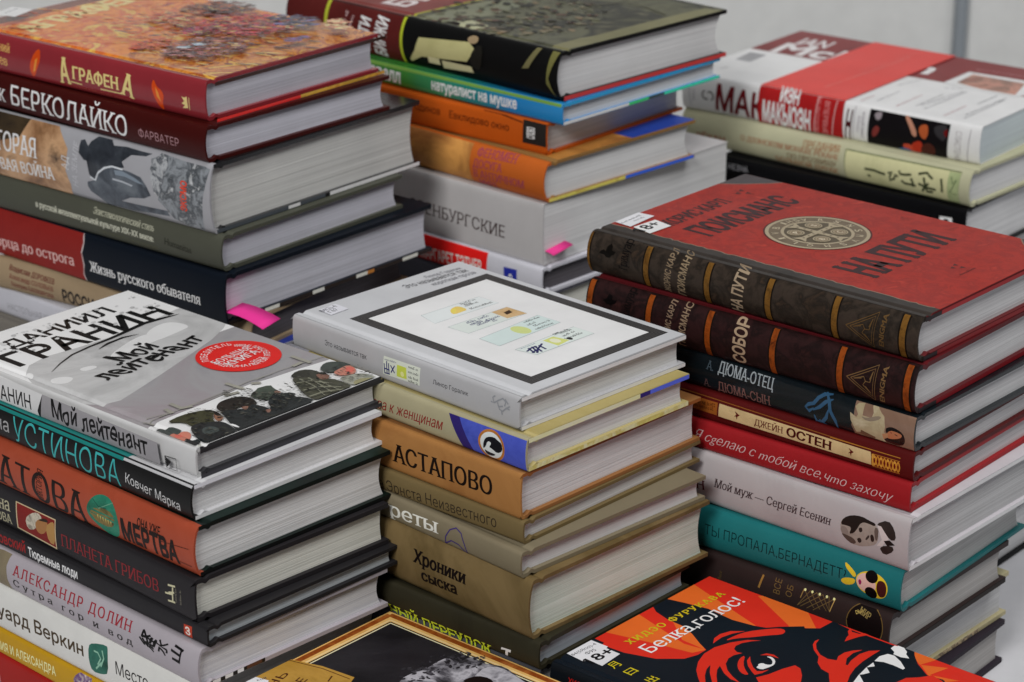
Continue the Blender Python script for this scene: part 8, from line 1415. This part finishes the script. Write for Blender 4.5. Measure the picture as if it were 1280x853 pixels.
['d','T',-136,114.9,9,12,50,0.3,1.1,[[0.02,0.018,0.022],[0.03,0.028,0.033],[0.046,0.043,0.052],[0.079,0.074,0.088]],'cover_photo',1.8,0,3.1,0,5],
['p','T',[-122.5,98,-123.2,101.6,-121,107.6,-114.6,109.8,-108.6,106.8,-110.4,95.7],[0.009,0.005,0.005],'cover_photo',1],
['p','T',[-207,57,-186.6,63.5,-166.2,65.7,-164.3,61.5,-154.6,50.3,-200.8,9.8,-204.6,33.8],['n',[0.373,0.198,0.028],[0.476,0.267,0.049],[0.286,0.142,0.014],30],'paper_panel'],
['s','T',[(-204.8,56.83,-204.65,56.25),(-184.8,61.95,-184.71,61.36),(-166.63,63.21,-166.59,62.61)],[0.079,0.02,0.003],'paper_panel'],
['t','T','НЬ',-189.7,31.74,15.49,4.71,1.801,[0.063,0.014,0.004],'title_lettering',{'w': 0.01}],
['t','T','ЛЕ',-179.27,37.61,11.54,4.97,1.821,[0.063,0.014,0.004],'title_lettering',{'w': 0.01}],
['s','T',[(-175.23,59.38,-175.95,59.04),(-172.7,54,-173.42,53.66)],[0.063,0.014,0.004],'paper_panel'],
['p','T',[-195.3,14.7,-204.1,27.3,-204.1,33.3,-196.1,35.1,-186.9,22],[0.769,0.769,0.8],'library_label'],
['m','T',-199.92,31.02,-198.61,34.92,2,[0.056,0.056,0.07],'library_label',55]],
'H1':[
['p','T',[-203.6,1.5,-0.3,1.5,-0.3,130.7,-203.6,130.7],[0.679,0.027,0.013],'cover_art'],
['p','T',[-204.4,93.7,-204.6,117.5,-150.3,100.4,-160.9,93.9,-181.5,96.9],[0.757,0.14,0.02],'cover_art'],
['p','T',[-204.8,42.5,-204.5,70.2,-165.9,59.6,-153.5,61.9,-156.9,54.6,-176.6,50.1],[0.757,0.14,0.02],'cover_art'],
['p','T',[-187,76.6,-169.3,62.4,-153.9,61.6,-172.3,74.6],[0.757,0.14,0.02],'cover_art'],
['p','T',[-169.9,128.9,-166.4,133.7,-138.7,130.3,-125,118.4,-136.6,111.2],[0.757,0.14,0.02],'cover_art'],
['p','T',[-163.7,134.5,-141.7,133.4,-125.4,118.8,-136,110.1],[0.757,0.14,0.02],'cover_art'],
['p','T',[-73.8,131.4,-59.8,131.7,-63.5,120.8,-68.2,124.1],[0.757,0.14,0.02],'cover_art'],
['p','T',[-63.1,121.1,-51,127.5,-54.3,114.1],[0.757,0.14,0.02],'cover_art'],
['p','T',[-55.3,114.7,-39.9,119.6,-46.6,110.7],[0.757,0.14,0.02],'cover_art'],
['p','T',[-195.6,-15.5,-216.5,5.6,-209,9.3,-204.5,30.9,-191.3,31,-182.6,31.6,-166.5,37.3,-155.9,46.8,-153.3,54.9,-153.5,61.9,-159.8,65.1,-169.6,71.1,-178.9,74.8,-188.5,75.3,-198.9,78.3,-205.5,83.2,-204.2,93.8,-194.4,96.4,-180.6,99.3,-163.6,97.5,-151.1,99.7,-145.1,102,-140.3,107.8,-131.3,116.5,-123.7,109.2,-94.4,64,-190.3,-21.7],[0.005,0.009,0.015],'cover_art'],
['p','T',[-143.5,101.8,-136,110.1,-129.1,115.5,-123.8,120.2,-123.3,131.1,-110.9,129.4,-86.3,129.5,-73.6,131.5,-71.1,127.6,-64.9,121,-54.7,113.8,-46.4,115.3,-21.2,99.1,-94.2,33.8],[0.005,0.009,0.015],'cover_art'],
['p','T',[-216.5,-36.9,-216.5,5.6,-204.1,33.6,-197.1,33.2,-184.8,-25,-208.3,-46],[0.005,0.009,0.015],'cover_art'],
['p','T',[-154.9,69.6,-158,74.6,-158.6,80.3,-156.6,86.6,-150.8,91.7,-154.1,85.2,-155.7,78.2,-155.3,72.3],[0.679,0.027,0.013],'cover_art'],
['p','T',[-152.4,75.7,-151.8,84.9,-149.8,92.2,-144.7,100,-139.6,106.1,-136.4,106.6,-134.6,104.2,-134.7,101,-139.1,96,-144.3,88.4,-149.7,82],[0.679,0.027,0.013],'cover_art',1],
['p','T',[-138.6,88.8,-144.2,84.6,-149,76.5,-151.9,66.9,-151.7,57.8,-148.7,49,-144,41.3,-139.4,36.5,-133.8,31.3,-131.8,33,-137.4,39.7,-140.8,45.6,-142.1,50.5,-137.6,44,-129.3,35.3,-127.5,36.9,-133.1,43.6,-136.5,48.7,-137.9,52.8,-131.6,47.9,-125.6,45.2,-119.8,45.3,-126.5,48.1,-132.4,51.7,-137,56.5,-139.4,61.9,-139.5,66.4,-137.6,71.2,-140.3,70.3,-143.4,72.1,-144.8,75.5,-144.2,80,-141.7,84.8],[0.679,0.027,0.013],'cover_art'],
['p','T',[-135.1,70.4,-135.4,66.3,-132.7,60.3,-128.3,55.4,-123.8,53.4,-121.3,54.9,-125.7,57.7,-130.5,62.4],[0.679,0.027,0.013],'cover_art',1],
['p','T',[-132.6,71.1,-131.1,66.4,-127.4,62.2,-122.3,58.5,-119.2,56.8,-117.5,60.8,-117.1,66.1,-118.7,62.4,-120.7,60.7,-124.4,62.6,-129,66.7],[0.679,0.027,0.013],'cover_art'],
['p','T',[-129.5,75.4,-128.3,79.2,-124.6,80.5,-120.3,79,-123.9,78.6,-127.1,77.6],[0.679,0.027,0.013],'cover_art'],
['p','T',[-126.5,76.3,-124.1,78,-120.3,76,-118.1,72,-118.6,67.7,-119.2,65.8,-119.7,63.8,-122.9,63.2,-123.6,64.7,-123.4,65.7,-124.6,66.9,-123.8,69.5,-121.1,69.3,-119.1,71.1,-120.7,74.2,-123.5,76.2],[0.8,0.8,0.8],'cover_art',1],
['p','T',[-117.1,55,-114.4,61.9,-112.4,71.8,-110,78.4,-106.1,77.5,-101.3,72.1,-96.2,63.5,-111.1,50.2],[0.679,0.027,0.013],'cover_art'],
['p','T',[-117.1,109.7,-115.6,104.7,-112.1,100.1,-107.1,96.2,-101.7,95,-97.4,96.8,-99.3,100.9,-99.2,106.4,-97.2,111.1,-93.9,114.9,-95.6,108.7,-94.8,101.9,-91.4,95.9,-90.3,96.1,-91.9,101.4,-92.6,110,-90.9,116.1,-87,120.3,-87.1,113.3,-86.9,104.4,-85.9,96.3,-83.5,88,-79.7,79.7,-86,74.1,-92.6,82.8,-98,84,-103.2,88.3,-106.4,93.8,-112.5,98.3,-116.2,102.7,-117.7,106.8],[0.679,0.027,0.013],'cover_art'],
['p','T',[-112.5,131.2,-109.2,127.8,-105,128.4,-102.8,131.9,-100.3,131.8,-103.3,125.9,-104.9,120.6,-106,116.4,-107.9,121.1,-108.4,123.7,-111.1,126.8],[0.679,0.027,0.013],'cover_art'],
['p','T',[-82.8,108.8,-83.7,114.9,-81.9,119.8,-78.4,120.4,-72.6,117.2,-67,112.5,-67.1,110.8,-73.2,111.4,-78.6,111],[0.8,0.8,0.8],'cover_art'],
['p','T',[-84.2,125.9,-84.4,129.6,-82.7,130.3,-84.2,132.1,-82,131.7,-78.6,132.4,-79,130.5,-75.8,128,-74.9,125.7,-71.1,122.8,-75.1,121.1,-79.7,121.4,-80.6,123.7],[0.8,0.8,0.8],'cover_art'],
['p','T',[-77.7,81.4,-80.3,90.8,-81.9,99.8,-82.4,107.2,-79.5,104.2,-81.9,100.6,-77.7,96.9,-79,93.5,-80.3,91.7,-73.2,85.5],[0.8,0.8,0.8],'cover_art'],
['p','T',[-62.3,96.7,-61.1,104.4,-56.7,109.1,-52.7,115.5,-45.2,113.4,-44.3,107,-60.7,92.3],[0.679,0.027,0.013],'cover_art'],
['t','T','ХИДЭО ФУРУКАВА',-185.81,40.03,79.47,4.47,1.545,[0.595,0.448,0.011],'author_lettering',{'sf': 0.085,'sp': 1.3,'w': 0.01,'ct': 2}],
['t','T','Белка,голос!',-171.91,40.26,78.82,9.06,1.556,[0.8,0.8,0.8],'cover_lettering',{'sf': 0.085,'ct': 1,'w': -0.004}],
['t','T','月',-175.62,14.69,6.27,5.65,1.561,[0.732,0.595,0.014],'cover_lettering',{}],
['t','T','日',-165.15,15.11,6.24,5.59,1.555,[0.732,0.595,0.014],'cover_lettering',{}],
['t','T','出',-152.27,15.55,6.21,5.52,1.548,[0.732,0.595,0.014],'cover_lettering',{}],
['t','T','国',-138.76,15.61,6.17,5.44,1.54,[0.732,0.595,0.014],'cover_lettering',{}],
['p','T',[-204.7,11.5,-203.7,30.8,-192.9,31,-192.2,29.1,-183.2,29,-181.8,13.1,-191,13.4,-191.9,10.4],[0.769,0.769,0.8],'library_label'],
['t','T','18+',-186.78,11.5,18.19,6.68,1.545,[0.003,0.003,0.004],'library_label',{'w': 0.02}],
['p','T',[-193.45,12.07,-191.9,9.89,-190.97,9.87,-192.11,12.04],[0.003,0.003,0.004],'library_label'],
['t','T','84(5Япо)-4',-199.47,11.56,17.65,2.19,1.52,[0.02,0.02,0.026],'library_label',{}],
['t','T','Ф95',-195.01,17.28,6.92,2.52,1.484,[0.02,0.02,0.026],'library_label',{}],
['t','S','ХИД',-191.96,20.15,8.39,3.15,-0.014,[0.477,0.013,0.008],'title_lettering',{'w': 0.02}]]}
GRADIENT = {'B2': [(-0.16,[0.034,0.143,0.034]),(-0.11,[0.056,0.269,0.039]),(-0.05,[0.015,0.233,0.2]),(-0.02,[0.015,0.216,0.522]),(0.02,[0.019,0.25,0.579])]}
BOARDS = {'F1': [0.042,0.042,0.046],'F2': [0.545,0.545,0.559],'F3': [0.005,0.011,0.009],'A3': [0.011,0.011,0.013],'D2': [0.103,0.01,0.013],'D1': [0.127,0.017,0.019],'E2': [0.462,0.386,0.167],'D6': [0.559,0.53,0.559],'B4': [0.288,0.153,0.049],'E3': [0.288,0.127,0.042]}   # books whose boards differ from the spine
made = {}
for i, (n, x, y, th, T, L, W, z, kind, bulge, board, cc, rough, pc, group, label) in enumerate(BOOKS):
    root = bpy.data.objects.new('book', None); col.objects.link(root)
    root.location = (x * MM, y * MM, z * MM); root.rotation_euler = (0, 0, th)
    root['label'] = label; root['category'] = 'book'; root['group'] = group
    sh = Shape(kind, T, W, L, bulge, board)
    cm = gradient_mat(GRADIENT[n], rough) if n in GRADIENT else print_mat(cc, rough)
    cv = cover(sh, cm, root, print_mat(BOARDS[n], rough) if n in BOARDS else None); pb = pages(sh, page_mat(pc, i), root)
    made[n] = (root, sh, cv, pb, rough)
    if n in ART:
        pr = Print(sh, rough); lay_art(pr, ART[n]); pr.build(cv)

# paper band around the white jacketed book
root, sh, cv, pb, rough = made['C1']
x0, x1, band_art = -170.0, -102.6, [
['t','S','ИЭН',-152.78,18.25,15.09,9.71,-0.02,[0.8,0.8,0.8],'band_lettering',{'w': 0.04}],
['t','S','МАКЬЮЭН',-166.62,2.22,38.47,14.41,-0.042,[0.8,0.8,0.8],'band_lettering',{'w': 0.04}],
['s','S',[(-122.32,27.18,-122.82,27.22),(-124.98,0.1,-125.48,0.15)],[0.8,0.557,0.557],'band_lettering'],
['s','S',[(-107.93,26.2,-108.42,26.25),(-110.8,-0.81,-111.3,-0.76)],[0.8,0.557,0.557],'band_lettering'],
['t','S','НА РУССКОМ',-123.84,25.88,24.67,3.44,-1.606,[0.784,0.304,0.304],'band_lettering',{}],
['t','S','ВПЕРВЫЕ',-117.12,23.92,22.68,3.75,-1.613,[0.784,0.304,0.304],'band_lettering',{}],
['m','T',-129.98,20.26,-125.51,129.69,2.4,[0.8,0.248,0.214],'band_lettering',56],
['m','T',-134.72,73.98,-127.22,154.07,2,[0.8,0.168,0.142],'band_lettering',57]]
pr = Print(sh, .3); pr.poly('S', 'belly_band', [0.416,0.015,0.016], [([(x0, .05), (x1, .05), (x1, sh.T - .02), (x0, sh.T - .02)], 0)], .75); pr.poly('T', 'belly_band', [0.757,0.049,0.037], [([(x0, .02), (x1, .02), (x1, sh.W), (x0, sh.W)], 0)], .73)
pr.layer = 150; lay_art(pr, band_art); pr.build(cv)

# paper flags sticking out of the pages
def flag(book, name, pts, c):
    root, sh, cv, pb, rough = made[book]
    bm = bmesh.new(); rows = []
    for p, q in pts: rows.append([bm.verts.new([v * MM for v in p]), bm.verts.new([v * MM for v in q])])
    for a, b in zip(rows, rows[1:]): bm.faces.new((a[0], b[0], b[1], a[1]))
    me = bpy.data.meshes.new(name); bm.to_mesh(me); bm.free(); me.materials.append(print_mat(c, .6)); smooth(me, 80)
    o = link(name, me, root); s = o.modifiers.new('paper_thickness', 'SOLIDIFY'); s.thickness = .00025
    return o
flag('A5','sticky_note',[((-3.0, -0.3, 8.1), (-3.0, 14.6, 9.7)), ((3.0, 0.0, 8.3), (3.0, 14.8, 9.9)), ((9.0, 0.3, 8.1), (9.0, 15.0, 9.7)), ((15.0, 0.6, 7.3), (15.0, 15.2, 9.0)), ((21.0, 0.9, 5.9), (21.0, 15.4, 8.0)), ((27.0, 1.2, 4.1), (27.0, 15.6, 6.6))],[0.85, 0.045, 0.32])
flag('B5','page_flag',[((-3.0, 1.5, 9.7), (-3.0, 20.7, 11.8)), ((-1.2, 1.8, 9.6), (-1.2, 20.9, 11.8)), ((0.6, 2.1, 9.4), (0.6, 21.1, 11.6)), ((2.4, 2.4, 9.0), (2.4, 21.3, 11.3)), ((4.2, 2.7, 8.4), (4.2, 21.5, 10.8)), ((6.0, 3.0, 7.7), (6.0, 21.7, 10.2))],[0.8, 0.05, 0.28])
